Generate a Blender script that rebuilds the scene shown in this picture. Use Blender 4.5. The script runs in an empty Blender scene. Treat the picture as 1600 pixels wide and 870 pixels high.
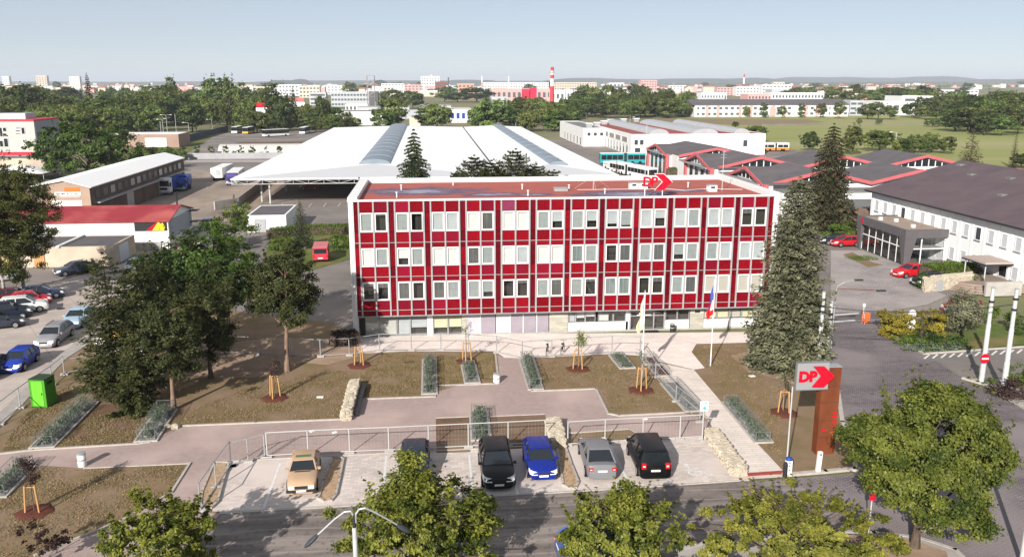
import bpy, math, random
import numpy as np
from mathutils import Vector, Matrix
rad = math.radians
S = bpy.context.scene
C = S.collection
rng = random.Random(7)

# ---------------------------------------------------------------- camera
CAM_H, F_PX, YAW, PITCH = 21.9, 1333.0, rad(5.5), rad(13.01)
cam_d = bpy.data.cameras.new('camera')
cam_d.sensor_width = 36.0
cam_d.lens = F_PX / 1600 * 36.0
cam_d.clip_end = 40000
cam_d.clip_start = 0.5
cam = bpy.data.objects.new('camera', cam_d)
C.objects.link(cam)
cam.location = (0, 0, CAM_H)
cam.rotation_euler = (math.pi / 2 - PITCH, 0, -YAW)
S.camera = cam

# ---------------------------------------------------------------- sky, sun, exposure
SUN_AZ, SUN_EL = rad(207), rad(25.5)      # azimuth of the sun, clockwise from +Y
W = bpy.data.worlds.new('World')
S.world = W
W.use_nodes = True
nt = W.node_tree
bg = nt.nodes['Background']
sky = nt.nodes.new('ShaderNodeTexSky')
sky.sky_type = 'NISHITA'
sky.sun_disc = False
sky.sun_elevation = SUN_EL
sky.sun_rotation = SUN_AZ
sky.altitude = 250
sky.air_density = 0.6
sky.dust_density = 0.0
sky.ozone_density = 1.0
veil = nt.nodes.new('ShaderNodeMix')          # thin even high haze over the whole sky
veil.data_type = 'RGBA'
veil.inputs[0].default_value = 0.55
veil.inputs[7].default_value = (7.9, 8.3, 8.9, 1)
nt.links.new(sky.outputs[0], veil.inputs[6])
nt.links.new(veil.outputs[2], bg.inputs[0])
bg.inputs[1].default_value = 0.056
sun_d = bpy.data.lights.new('sun', 'SUN')
sun_d.energy = 5.0
sun_d.angle = rad(0.5)
sun_d.color = (1.0, 0.94, 0.87)
sun = bpy.data.objects.new('sun', sun_d)
C.objects.link(sun)
sd = Vector((-math.sin(SUN_AZ) * math.cos(SUN_EL), -math.cos(SUN_AZ) * math.cos(SUN_EL), -math.sin(SUN_EL)))
sun.rotation_euler = sd.to_track_quat('-Z', 'Y').to_euler()
sun.location = (-60, -120, 90)
S.view_settings.view_transform = 'Standard'
S.view_settings.look = 'None'
S.view_settings.exposure = 0.63
S.view_settings.gamma = 1.0
S.cycles.max_bounces = 6
S.cycles.transparent_max_bounces = 12
S.cycles.volume_bounces = 0
S.cycles.caustics_reflective = False
S.cycles.caustics_refractive = False

# ---------------------------------------------------------------- survey helpers: a point of the photograph -> a point on the ground
_f = Vector((math.sin(YAW) * math.cos(PITCH), math.cos(YAW) * math.cos(PITCH), -math.sin(PITCH)))
_r = Vector((math.cos(YAW), -math.sin(YAW), 0))
_u = _r.cross(_f)
def ray(u, v): return _f + _r * ((u - 800) / F_PX) + _u * ((435 - v) / F_PX)
def G(u, v, z=0.0):
    d = ray(u, v); t = (z - CAM_H) / d.z
    return Vector((d.x * t, d.y * t, z))
def AY(u, v, Y):
    d = ray(u, v); t = Y / d.y
    return Vector((d.x * t, Y, CAM_H + d.z * t))
def AX(u, v, X):
    d = ray(u, v); t = X / d.x
    return Vector((X, d.y * t, CAM_H + d.z * t))
def vpix(p):
    q = Vector(p) - Vector((0, 0, CAM_H))
    return 435 - F_PX * q.dot(_u) / q.dot(_f)
def HT(p, v):
    lo, hi = -20.0, 300.0
    for _ in range(40):
        m = (lo + hi) / 2
        if vpix((p[0], p[1], m)) > v: lo = m
        else: hi = m
    return lo
def g2(pts): return [tuple(G(a, b).xy) for a, b in pts]

# ---------------------------------------------------------------- mesh builder
class MB:
    def __init__(s): s.v = []; s.f = []; s.m = []
    def face(s, pts, mi=0):
        n = len(s.v); s.v += [tuple(p) for p in pts]; s.f.append(tuple(range(n, n + len(pts)))); s.m.append(mi); return s
    def box(s, x0, x1, y0, y1, z0, z1, mi=0):
        n = len(s.v)
        s.v += [(x0, y0, z0), (x1, y0, z0), (x1, y1, z0), (x0, y1, z0), (x0, y0, z1), (x1, y0, z1), (x1, y1, z1), (x0, y1, z1)]
        for q in ((0, 3, 2, 1), (4, 5, 6, 7), (0, 1, 5, 4), (1, 2, 6, 5), (2, 3, 7, 6), (3, 0, 4, 7)):
            s.f.append(tuple(n + i for i in q)); s.m.append(mi)
        return s
    def prism(s, poly, z0, z1, mi=0, mtop=None):
        a = sum(poly[i][0] * poly[(i + 1) % len(poly)][1] - poly[(i + 1) % len(poly)][0] * poly[i][1] for i in range(len(poly)))
        if a < 0: poly = poly[::-1]
        n = len(s.v); k = len(poly)
        s.v += [(p[0], p[1], z0) for p in poly] + [(p[0], p[1], z1) for p in poly]
        s.f.append(tuple(n + i for i in reversed(range(k)))); s.m.append(mi)
        s.f.append(tuple(n + k + i for i in range(k))); s.m.append(mi if mtop is None else mtop)
        for i in range(k):
            j = (i + 1) % k
            s.f.append((n + i, n + j, n + k + j, n + k + i)); s.m.append(mi)
        return s
    def obox(s, c, sx, sy, sz, rz=0, mi=0):
        ca, sa = math.cos(rz), math.sin(rz)
        P = [(c[0] + ca * a * sx / 2 - sa * b * sy / 2, c[1] + sa * a * sx / 2 + ca * b * sy / 2) for a, b in ((-1, -1), (1, -1), (1, 1), (-1, 1))]
        return s.prism(P, c[2], c[2] + sz, mi)
    def tube(s, p0, p1, r0, r1=None, n=8, mi=0):
        r1 = r0 if r1 is None else r1
        p0, p1 = Vector(p0), Vector(p1); d = (p1 - p0)
        if d.length < 1e-6: return s
        d.normalize(); a = d.orthogonal().normalized(); b = d.cross(a); k = len(s.v)
        for p, r in ((p0, r0), (p1, r1)):
            for i in range(n):
                t = 2 * math.pi * i / n; s.v.append(tuple(p + a * (r * math.cos(t)) + b * (r * math.sin(t))))
        for i in range(n):
            j = (i + 1) % n; s.f.append((k + i, k + j, k + n + j, k + n + i)); s.m.append(mi)
        s.f.append(tuple(k + i for i in reversed(range(n)))); s.m.append(mi)
        s.f.append(tuple(k + n + i for i in range(n))); s.m.append(mi)
        return s
    def path(s, pts, r, n=6, mi=0, r1=None):
        m = len(pts) - 1; r1 = r if r1 is None else r1
        for i in range(m): s.tube(pts[i], pts[i + 1], r + (r1 - r) * i / m, r + (r1 - r) * (i + 1) / m, n, mi)
        return s
    def strip(s, pts, w, z0, z1, mi=0):
        for (a, b) in zip(pts, pts[1:]):
            a, b = Vector(a[:2]), Vector(b[:2]); d = b - a
            if d.length < 1e-4: continue
            d.normalize(); q = Vector((-d.y, d.x)) * (w / 2); e = d * (w * 0.35)
            s.prism([tuple(a - e + q), tuple(a - e - q), tuple(b + e - q), tuple(b + e + q)], z0, z1, mi)
        return s
    def loft(s, rings, mi=0, cap=True, closed=True):
        k = len(s.v); n = len(rings[0])
        for r in rings: s.v += [tuple(p) for p in r]
        for i in range(len(rings) - 1):
            for j in range(n if closed else n - 1):
                q = (j + 1) % n
                s.f.append((k + i * n + j, k + i * n + q, k + (i + 1) * n + q, k + (i + 1) * n + j)); s.m.append(mi)
        if cap:
            s.f.append(tuple(k + j for j in reversed(range(n)))); s.m.append(mi)
            e = k + (len(rings) - 1) * n; s.f.append(tuple(e + j for j in range(n))); s.m.append(mi)
        return s
    def lathe(s, prof, c=(0, 0, 0), n=12, mi=0):
        return s.loft([[(c[0] + r * math.cos(2 * math.pi * i / n), c[1] + r * math.sin(2 * math.pi * i / n), c[2] + z) for i in range(n)] for r, z in prof], mi)
    def mesh(s, name, mats, off=(0, 0, 0), smooth=None):
        me = bpy.data.meshes.new(name)
        v = s.v if tuple(off) == (0, 0, 0) else [(a - off[0], b - off[1], c - off[2]) for a, b, c in s.v]
        me.from_pydata(v, [], s.f)
        for m in (mats if isinstance(mats, (list, tuple)) else [mats]): me.materials.append(m)
        if any(s.m): me.polygons.foreach_set('material_index', s.m)
        if smooth is not None:
            me.polygons.foreach_set('use_smooth', [True] * len(s.f)); me.set_sharp_from_angle(angle=rad(smooth))
        me.update()
        return me
    def build(s, name, mats, parent=None, world=True, smooth=None):
        """One mesh object. With a parent the vertices are world coordinates unless world=False."""
        off = root_loc(parent) if (parent and world) else (0, 0, 0)
        return link(name, s.mesh(name, mats, off, smooth), parent)
def root_loc(p):
    l = Vector((0, 0, 0))
    while p is not None: l += p.location; p = p.parent
    return l
def link(name, me, parent=None, loc=(0, 0, 0), rz=0.0):
    o = bpy.data.objects.new(name, me); C.objects.link(o)
    o.location = loc
    if rz: o.rotation_euler = (0, 0, rz)
    if parent: o.parent = parent
    return o
def tag(o, label=None, cat=None, group=None, kind=None):
    if label: o['label'] = label
    if cat: o['category'] = cat
    if group: o['group'] = group
    if kind: o['kind'] = kind
    return o
def thing(name, label, cat, loc=(0, 0, 0), rz=0.0, group=None):
    return tag(link(name, None, None, loc, rz), label, cat, group)
def one(mb, name, mats, label, cat, loc, group=None, smooth=None):
    o = link(name, mb.mesh(name, mats, loc, smooth), None, loc)
    return tag(o, label, cat, group)
def struct(name, mb, m, smooth=None):
    return tag(mb.build(name, m, smooth=smooth), kind='structure')
def copy_tree(o, parent=None):
    c = o.copy(); C.objects.link(c); c.parent = parent
    for ch in o.children: copy_tree(ch, c)
    return c
def dup(o, loc, rz=0.0, label=None, group=None, s=None):
    c = copy_tree(o); c.location = loc; c.rotation_euler = (0, 0, rz)
    if s is not None: c.scale = s if isinstance(s, (tuple, list)) else (s, s, s)
    if label: c['label'] = label
    if group: c['group'] = group
    return c
def text_mesh(txt, size, mat, ext=0.02, bold=0.0, align='CENTER'):
    cu = bpy.data.curves.new('lettering', 'FONT'); cu.body = txt; cu.size = size; cu.extrude = ext; cu.offset = bold
    cu.align_x = align; cu.align_y = 'CENTER'; cu.resolution_u = 3
    o = bpy.data.objects.new('lettering', cu); C.objects.link(o)
    dg = bpy.context.evaluated_depsgraph_get(); dg.update()
    me = bpy.data.meshes.new_from_object(o.evaluated_get(dg))
    bpy.data.objects.remove(o); me.materials.clear(); me.materials.append(mat)
    return me

# ---------------------------------------------------------------- materials
def new_mat(name):
    m = bpy.data.materials.new(name); m.use_nodes = True
    return m, m.node_tree, m.node_tree.nodes['Principled BSDF']
def mat(name, c, rough=0.7, c2=None, ns=3.0, metal=0.0, bump=0.0, bs=20.0, spec=0.15, c3=None, ns3=0.4, lo=0.35, hi=0.65, stretch=(1, 1, 1), emis=None, coat=0.0):
    m, t, b = new_mat(name)
    b.inputs['Base Color'].default_value = (*c, 1); b.inputs['Roughness'].default_value = rough
    b.inputs['Metallic'].default_value = metal; b.inputs['Specular IOR Level'].default_value = spec
    if coat: b.inputs['Coat Weight'].default_value = coat; b.inputs['Coat Roughness'].default_value = 0.06
    N, L = t.nodes.new, t.links.new
    if c2 or bump:
        tc = N('ShaderNodeTexCoord'); mp = N('ShaderNodeMapping'); L(tc.outputs['Object'], mp.inputs[0]); mp.inputs['Scale'].default_value = stretch
    if c2:
        n = N('ShaderNodeTexNoise'); n.inputs['Scale'].default_value = ns; n.inputs['Detail'].default_value = 6; n.inputs['Roughness'].default_value = 0.65
        L(mp.outputs[0], n.inputs['Vector'])
        r = N('ShaderNodeMapRange'); r.inputs[1].default_value = lo; r.inputs[2].default_value = hi; L(n.outputs[0], r.inputs[0])
        x = N('ShaderNodeMix'); x.data_type = 'RGBA'; x.inputs[6].default_value = (*c, 1); x.inputs[7].default_value = (*c2, 1); L(r.outputs[0], x.inputs[0])
        out = x.outputs[2]
        if c3:
            n3 = N('ShaderNodeTexNoise'); n3.inputs['Scale'].default_value = ns3; n3.inputs['Detail'].default_value = 4; L(mp.outputs[0], n3.inputs['Vector'])
            r3 = N('ShaderNodeMapRange'); r3.inputs[1].default_value = 0.45; r3.inputs[2].default_value = 0.68; L(n3.outputs[0], r3.inputs[0])
            x3 = N('ShaderNodeMix'); x3.data_type = 'RGBA'; L(out, x3.inputs[6]); x3.inputs[7].default_value = (*c3, 1); L(r3.outputs[0], x3.inputs[0]); out = x3.outputs[2]
        L(out, b.inputs['Base Color'])
    if bump:
        nb = N('ShaderNodeTexNoise'); nb.inputs['Scale'].default_value = bs; nb.inputs['Detail'].default_value = 4; L(mp.outputs[0], nb.inputs['Vector'])
        bp = N('ShaderNodeBump'); bp.inputs['Strength'].default_value = bump; bp.inputs['Distance'].default_value = 0.05; L(nb.outputs[0], bp.inputs['Height']); L(bp.outputs[0], b.inputs['Normal'])
    if emis: b.inputs['Emission Color'].default_value = (*emis, 1); b.inputs['Emission Strength'].default_value = 1
    return m
def brick_mat(name, c1, c2, mortar, w, h, rough=0.9, ms=0.015, noise=0.35, bump=0.3, off=0.5, rot=0.0, c3=None, streak=None):
    """laid units too small to pick apart at this distance: cobbles, pavers, slabs"""
    m, t, b = new_mat(name); N, L = t.nodes.new, t.links.new
    tc = N('ShaderNodeTexCoord'); mp = N('ShaderNodeMapping'); L(tc.outputs['Object'], mp.inputs[0]); mp.inputs['Rotation'].default_value = (0, 0, rot)
    br = N('ShaderNodeTexBrick'); L(mp.outputs[0], br.inputs['Vector'])
    br.inputs['Color1'].default_value = (*c1, 1); br.inputs['Color2'].default_value = (*c2, 1); br.inputs['Mortar'].default_value = (*mortar, 1)
    br.inputs['Scale'].default_value = 1.0; br.inputs['Brick Width'].default_value = w; br.inputs['Row Height'].default_value = h; br.inputs['Mortar Size'].default_value = ms
    br.offset = off; br.inputs['Mortar Smooth'].default_value = 0.3
    n = N('ShaderNodeTexNoise'); n.inputs['Scale'].default_value = 0.35; n.inputs['Detail'].default_value = 8; n.inputs['Roughness'].default_value = 0.7
    if streak:
        m0 = N('ShaderNodeMapping'); m0.inputs['Rotation'].default_value = (0, 0, streak); m0.inputs['Scale'].default_value = (.22, 1.6, 1); L(tc.outputs['Object'], m0.inputs[0]); L(m0.outputs[0], n.inputs['Vector'])
    else: L(tc.outputs['Object'], n.inputs['Vector'])
    r = N('ShaderNodeMapRange'); r.inputs[1].default_value = 0.3; r.inputs[2].default_value = 0.7; r.inputs[3].default_value = 1 - noise; r.inputs[4].default_value = 1 + noise * 0.5; L(n.outputs[0], r.inputs[0])
    x = N('ShaderNodeMix'); x.data_type = 'RGBA'; x.blend_type = 'MULTIPLY'; x.inputs[0].default_value = 1
    L(br.outputs[0], x.inputs[6]); cc = N('ShaderNodeCombineColor'); [L(r.outputs[0], cc.inputs[i]) for i in range(3)]; L(cc.outputs[0], x.inputs[7])
    out = x.outputs[2]
    if c3:
        n3 = N('ShaderNodeTexNoise'); n3.inputs['Scale'].default_value = 0.12; n3.inputs['Detail'].default_value = 6; L(tc.outputs['Object'], n3.inputs['Vector'])
        r3 = N('ShaderNodeMapRange'); r3.inputs[1].default_value = 0.48; r3.inputs[2].default_value = 0.62; L(n3.outputs[0], r3.inputs[0])
        x3 = N('ShaderNodeMix'); x3.data_type = 'RGBA'; L(out, x3.inputs[6]); x3.inputs[7].default_value = (*c3, 1); L(r3.outputs[0], x3.inputs[0]); out = x3.outputs[2]
    L(out, b.inputs['Base Color']); b.inputs['Roughness'].default_value = rough; b.inputs['Specular IOR Level'].default_value = 0.08
    bp = N('ShaderNodeBump'); bp.inputs['Strength'].default_value = bump; bp.inputs['Distance'].default_value = 0.02; L(br.outputs[1], bp.inputs['Height']); bp.invert = True; L(bp.outputs[0], b.inputs['Normal'])
    return m
def leaf_mat(name, c1, c2, trans=0.35, ns=0.7, var=0.0):
    m = bpy.data.materials.new(name); m.use_nodes = True; t = m.node_tree; t.nodes.clear(); N, L = t.nodes.new, t.links.new
    tc = N('ShaderNodeTexCoord'); n = N('ShaderNodeTexNoise'); n.inputs['Scale'].default_value = ns; n.inputs['Detail'].default_value = 2; L(tc.outputs['Object'], n.inputs['Vector'])
    at = N('ShaderNodeAttribute'); at.attribute_name = 'rnd'
    ad = N('ShaderNodeMath'); ad.operation = 'ADD'; L(n.outputs[0], ad.inputs[0])
    mu = N('ShaderNodeMath'); mu.operation = 'MULTIPLY_ADD'; L(at.outputs['Fac'], mu.inputs[0]); mu.inputs[1].default_value = 0.7; mu.inputs[2].default_value = -0.35; L(mu.outputs[0], ad.inputs[1])
    r = N('ShaderNodeMapRange'); r.inputs[1].default_value = 0.2; r.inputs[2].default_value = 0.8; L(ad.outputs[0], r.inputs[0])
    x = N('ShaderNodeMix'); x.data_type = 'RGBA'; x.inputs[6].default_value = (*c1, 1); x.inputs[7].default_value = (*c2, 1); L(r.outputs[0], x.inputs[0]); out = x.outputs[2]
    if var:
        oi = N('ShaderNodeObjectInfo'); hs = N('ShaderNodeHueSaturation'); L(out, hs.inputs['Color'])
        a1 = N('ShaderNodeMapRange'); a1.inputs[3].default_value = 0.5 - 0.035 * var; a1.inputs[4].default_value = 0.5 + 0.02 * var; L(oi.outputs['Random'], a1.inputs[0]); L(a1.outputs[0], hs.inputs['Hue'])
        m1 = N('ShaderNodeMath'); m1.operation = 'MULTIPLY'; m1.inputs[1].default_value = 7.31; L(oi.outputs['Random'], m1.inputs[0]); f1 = N('ShaderNodeMath'); f1.operation = 'FRACT'; L(m1.outputs[0], f1.inputs[0])
        a2 = N('ShaderNodeMapRange'); a2.inputs[3].default_value = 1 - 0.45 * var; a2.inputs[4].default_value = 1 + 0.55 * var; L(f1.outputs[0], a2.inputs[0]); L(a2.outputs[0], hs.inputs['Value'])
        out = hs.outputs[0]
    d = N('ShaderNodeBsdfDiffuse'); L(out, d.inputs[0])
    tr = N('ShaderNodeBsdfTranslucent'); L(out, tr.inputs[0])
    mx = N('ShaderNodeMixShader'); mx.inputs[0].default_value = trans; L(d.outputs[0], mx.inputs[1]); L(tr.outputs[0], mx.inputs[2])
    gl = N('ShaderNodeBsdfGlossy'); gl.inputs['Roughness'].default_value = 0.45
    m2 = N('ShaderNodeMixShader'); m2.inputs[0].default_value = 0.012; L(mx.outputs[0], m2.inputs[1]); L(gl.outputs[0], m2.inputs[2])
    o = N('ShaderNodeOutputMaterial'); L(m2.outputs[0], o.inputs[0])
    return m
def glass_mat(name, tint=(0.92, 0.94, 0.94), refl=0.09):
    m = bpy.data.materials.new(name); m.use_nodes = True; t = m.node_tree; t.nodes.clear(); N, L = t.nodes.new, t.links.new
    tr = N('ShaderNodeBsdfTransparent'); tr.inputs[0].default_value = (*tint, 1)
    gl = N('ShaderNodeBsdfGlossy'); gl.inputs['Roughness'].default_value = 0.02
    fr = N('ShaderNodeLayerWeight'); fr.inputs[0].default_value = 0.35
    mr = N('ShaderNodeMapRange'); mr.inputs[3].default_value = refl; mr.inputs[4].default_value = 0.9; L(fr.outputs['Fresnel'], mr.inputs[0])
    mx = N('ShaderNodeMixShader'); L(mr.outputs[0], mx.inputs[0]); L(tr.outputs[0], mx.inputs[1]); L(gl.outputs[0], mx.inputs[2])
    o = N('ShaderNodeOutputMaterial'); L(mx.outputs[0], o.inputs[0])
    return m
M = {}
M['white'] = mat('white_paint', (0.74, 0.74, 0.72), 0.6, (0.66, 0.66, 0.64), 1.5)
M['pvc'] = mat('white_window_frame', (0.62, 0.62, 0.615), 0.4)
M['grey_alu'] = mat('grey_aluminium', (0.34, 0.335, 0.335), 0.5, (0.28, 0.275, 0.28), 2)
M['galv'] = mat('galvanised_steel', (0.48, 0.49, 0.5), 0.45, (0.38, 0.39, 0.4), 4, metal=0.5)
M['steel'] = mat('painted_steel', (0.5, 0.5, 0.49), 0.5, (0.4, 0.4, 0.4), 3)
M['dark'] = mat('dark_metal', (0.03, 0.03, 0.032), 0.5)
M['black'] = mat('black_rubber', (0.012, 0.012, 0.012), 0.75)
M['room'] = mat('room_shade', (0.04, 0.038, 0.035), 0.9)  # dark tone stands in for the shade of unlit rooms
M['dglass'] = mat('dark_glass', (0.012, 0.016, 0.02), 0.06, spec=0.8)
M['mglass'] = mat('dim_glass', (0.04, 0.05, 0.06), 0.08, spec=0.8)
M['glass'] = glass_mat('clear_pane')
M['purple'] = mat('purple_faded_enamel', (0.17, 0.03, 0.085), 0.6, (0.2, 0.02, 0.05), 1.5)
M['logo'] = mat('logo_red', (0.5, 0.006, 0.022), 0.45)
def enamel(name, c):
    """panel enamel: each panel a little different, faint vertical weather streaks"""
    m = mat(name, c, 0.5, tuple(x * .8 for x in c), 1.2, spec=0.06, stretch=(6, 6, .35)); t = m.node_tree; b = t.nodes['Principled BSDF']; l = b.inputs['Base Color'].links[0]; src = l.from_socket
    oi = t.nodes.new('ShaderNodeObjectInfo'); hs = t.nodes.new('ShaderNodeHueSaturation'); r = t.nodes.new('ShaderNodeMapRange'); r.inputs[3].default_value = .8; r.inputs[4].default_value = 1.2; t.links.new(oi.outputs['Random'], r.inputs[0]); t.links.new(r.outputs[0], hs.inputs['Value']); t.links.new(src, hs.inputs['Color']); t.links.new(hs.outputs[0], b.inputs['Base Color']); return m
M['red1'] = enamel('red_enamel', (0.195, 0.0025, 0.0085)); M['red2'] = enamel('faded_red_enamel', (0.195, 0.005, 0.019)); M['red3'] = enamel('dull_red_enamel', (0.12, 0.0025, 0.0085))
M['roofred'] = mat('red_roof_felt', (0.3, 0.085, 0.07), 0.8, (0.24, 0.065, 0.055), 0.6, c3=(0.36, 0.11, 0.1), ns3=0.15, bump=0.1)
M['stone'] = mat('pale_rubble_stone', (0.46, 0.4, 0.31), 0.9, (0.3, 0.26, 0.2), 5, bump=0.8, bs=8, c3=(0.52, 0.46, 0.37), ns3=2.5)
M['gabion'] = mat('gabion_stone', (0.2, 0.2, 0.19), 0.9, (0.09, 0.095, 0.09), 8, bump=0.9, bs=10, c3=(0.3, 0.3, 0.28), ns3=4)
M['conc'] = mat('concrete', (0.42, 0.4, 0.37), 0.85, (0.33, 0.31, 0.29), 1.2, bump=0.15)
M['kerb'] = mat('kerb_concrete', (0.46, 0.42, 0.37), 0.85, (0.36, 0.33, 0.3), 3)
M['wood'] = mat('stake_wood', (0.52, 0.3, 0.13), 0.7, (0.42, 0.23, 0.09), 6, stretch=(1, 1, 0.2))
M['bark'] = mat('bark', (0.13, 0.095, 0.07), 0.9, (0.06, 0.045, 0.035), 6, bump=0.6, bs=15, stretch=(1, 1, 0.3))
M['pinebark'] = mat('pine_bark', (0.26, 0.17, 0.12), 0.9, (0.14, 0.1, 0.075), 5, bump=0.6, bs=12, stretch=(1, 1, 0.3))
M['mulch'] = mat('bark_mulch', (0.085, 0.028, 0.02), 0.95, (0.15, 0.055, 0.038), 14, bump=1.0, bs=20)
M['corten'] = mat('weathering_steel', (0.165, 0.045, 0.017), 0.75, (0.11, 0.032, 0.014), 1.6, c3=(0.21, 0.065, 0.024), ns3=0.7, stretch=(1, 1, 0.4))
M['signgrey'] = mat('sign_grey', (0.27, 0.275, 0.28), 0.5)
M['green'] = mat('green_plastic', (0.075, 0.3, 0.02), 0.5, (0.065, 0.26, 0.02), 2)
M['plate'] = mat('plate_white', (0.75, 0.75, 0.72), 0.5)
M['lamp'] = mat('headlamp', (0.75, 0.76, 0.74), 0.1, spec=0.8)
M['tail'] = mat('tail_red', (0.5, 0.01, 0.012), 0.2, spec=0.7)
M['rim'] = mat('wheel_rim', (0.4, 0.4, 0.41), 0.3, metal=0.7)
M['yellow'] = mat('yellow_blind', (0.76, 0.72, 0.48), 0.8)
M['cream'] = mat('cream_render', (0.55, 0.46, 0.35), 0.85, (0.46, 0.38, 0.3), 0.5, c3=(0.38, 0.31, 0.26), ns3=0.2)
M['lav'] = mat('lavender_shutter', (0.3, 0.265, 0.3), 0.7, (0.26, 0.23, 0.27), 2)
M['orange'] = mat('orange_barrier', (0.75, 0.17, 0.04), 0.5)
M['blue'] = mat('blue_paint', (0.02, 0.06, 0.3), 0.4)
M['teal'] = mat('teal_paint', (0.03, 0.29, 0.31), 0.4)
M['pinkred'] = mat('pink_red_paint', (0.5, 0.12, 0.13), 0.6, (0.42, 0.1, 0.11), 1)
M['darkroof'] = mat('dark_grey_roof', (0.1, 0.09, 0.095), 0.85, (0.13, 0.12, 0.125), 0.4, bump=0.1, bs=4)
M['greyroof'] = mat('mid_grey_roof', (0.2, 0.2, 0.19), 0.85, (0.16, 0.16, 0.16), 0.4)
M['brick'] = mat('dull_brick', (0.3, 0.17, 0.11), 0.9, (0.22, 0.13, 0.09), 2)
# ---------------------------------------------------------------- ground
M['ground'] = mat('far_ground', (0.13, 0.15, 0.065), 0.95, (0.2, 0.185, 0.1), 0.01, c3=(0.26, 0.22, 0.15), ns3=0.003)
M['asphalt'] = mat('yard_asphalt', (0.21, 0.185, 0.17), 0.9, (0.155, 0.138, 0.128), 0.25, c3=(0.27, 0.235, 0.21), ns3=0.06, bump=0.1)
M['dirt'] = mat('dirt_yard', (0.36, 0.29, 0.235), 0.95, (0.27, 0.215, 0.175), 0.35, c3=(0.2, 0.165, 0.14), ns3=0.12, bump=0.2, bs=6, stretch=(1, 0.45, 1))
M['soil'] = mat('garden_soil', (0.245, 0.155, 0.098), 0.95, (0.15, 0.128, 0.056), 0.8, bump=0.5, bs=22, c3=(0.25, 0.175, 0.12), ns3=0.3, lo=0.3, hi=0.72)
M['soilred'] = mat('reddish_soil', (0.18, 0.1, 0.068), 0.95, (0.105, 0.076, 0.04), 1.4, bump=0.5, bs=22, c3=(0.23, 0.16, 0.11), ns3=0.16, lo=0.4, hi=0.62)
M['baresoil'] = mat('trodden_soil', (0.36, 0.26, 0.19), 0.95, (0.27, 0.185, 0.13), 0.7, bump=0.5, bs=5)
M['grass'] = mat('short_grass', (0.07, 0.12, 0.022), 0.95, (0.13, 0.15, 0.045), 1.2, bump=0.6, bs=20, c3=(0.2, 0.15, 0.065), ns3=0.25)
M['gravel'] = mat('pink_gravel', (0.385, 0.296, 0.268), 0.95, (0.325, 0.25, 0.228), 2.5, bump=0.45, bs=45, c3=(0.45, 0.345, 0.31), ns3=0.25)
M['terrace'] = brick_mat('terrace_slabs', (0.72, 0.63, 0.575), (0.8, 0.71, 0.65), (0.58, 0.5, 0.45), 0.8, 0.4, noise=0.12, ms=0.012, bump=0.25)
M['walk'] = brick_mat('walkway_slabs', (0.65, 0.57, 0.51), (0.72, 0.64, 0.575), (0.44, 0.38, 0.33), 1.2, 0.3, noise=0.15, ms=0.014, bump=0.25)
M['pavers'] = brick_mat('parking_pavers', (0.52, 0.45, 0.41), (0.66, 0.58, 0.53), (0.42, 0.36, 0.32), 0.42, 0.21, noise=0.25, ms=0.01, bump=0.25, c3=(0.6, 0.525, 0.48))
M['cobble'] = brick_mat('grey_cobbles', (0.18, 0.152, 0.16), (0.245, 0.21, 0.218), (0.12, 0.103, 0.105), 0.26, 0.2, streak=0.95, noise=0.45, ms=0.03, bump=0.5, rot=0.5, c3=(0.23, 0.2, 0.2))
M['yardpave'] = brick_mat('yard_paving_blocks', (0.3, 0.265, 0.255), (0.36, 0.32, 0.305), (0.22, 0.195, 0.19), 0.4, 0.3, noise=0.3, ms=0.02, bump=0.3, c3=(0.36, 0.32, 0.3))
M['street'] = brick_mat('concrete_street', (0.42, 0.355, 0.315), (0.48, 0.41, 0.365), (0.3, 0.255, 0.22), 5.0, 4.0, noise=0.22, ms=0.03, bump=0.3, off=0.0, rot=-0.55)
M['pavement'] = mat('pavement', (0.4, 0.365, 0.335), 0.9, (0.32, 0.29, 0.27), 0.9, bump=0.15)
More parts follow.
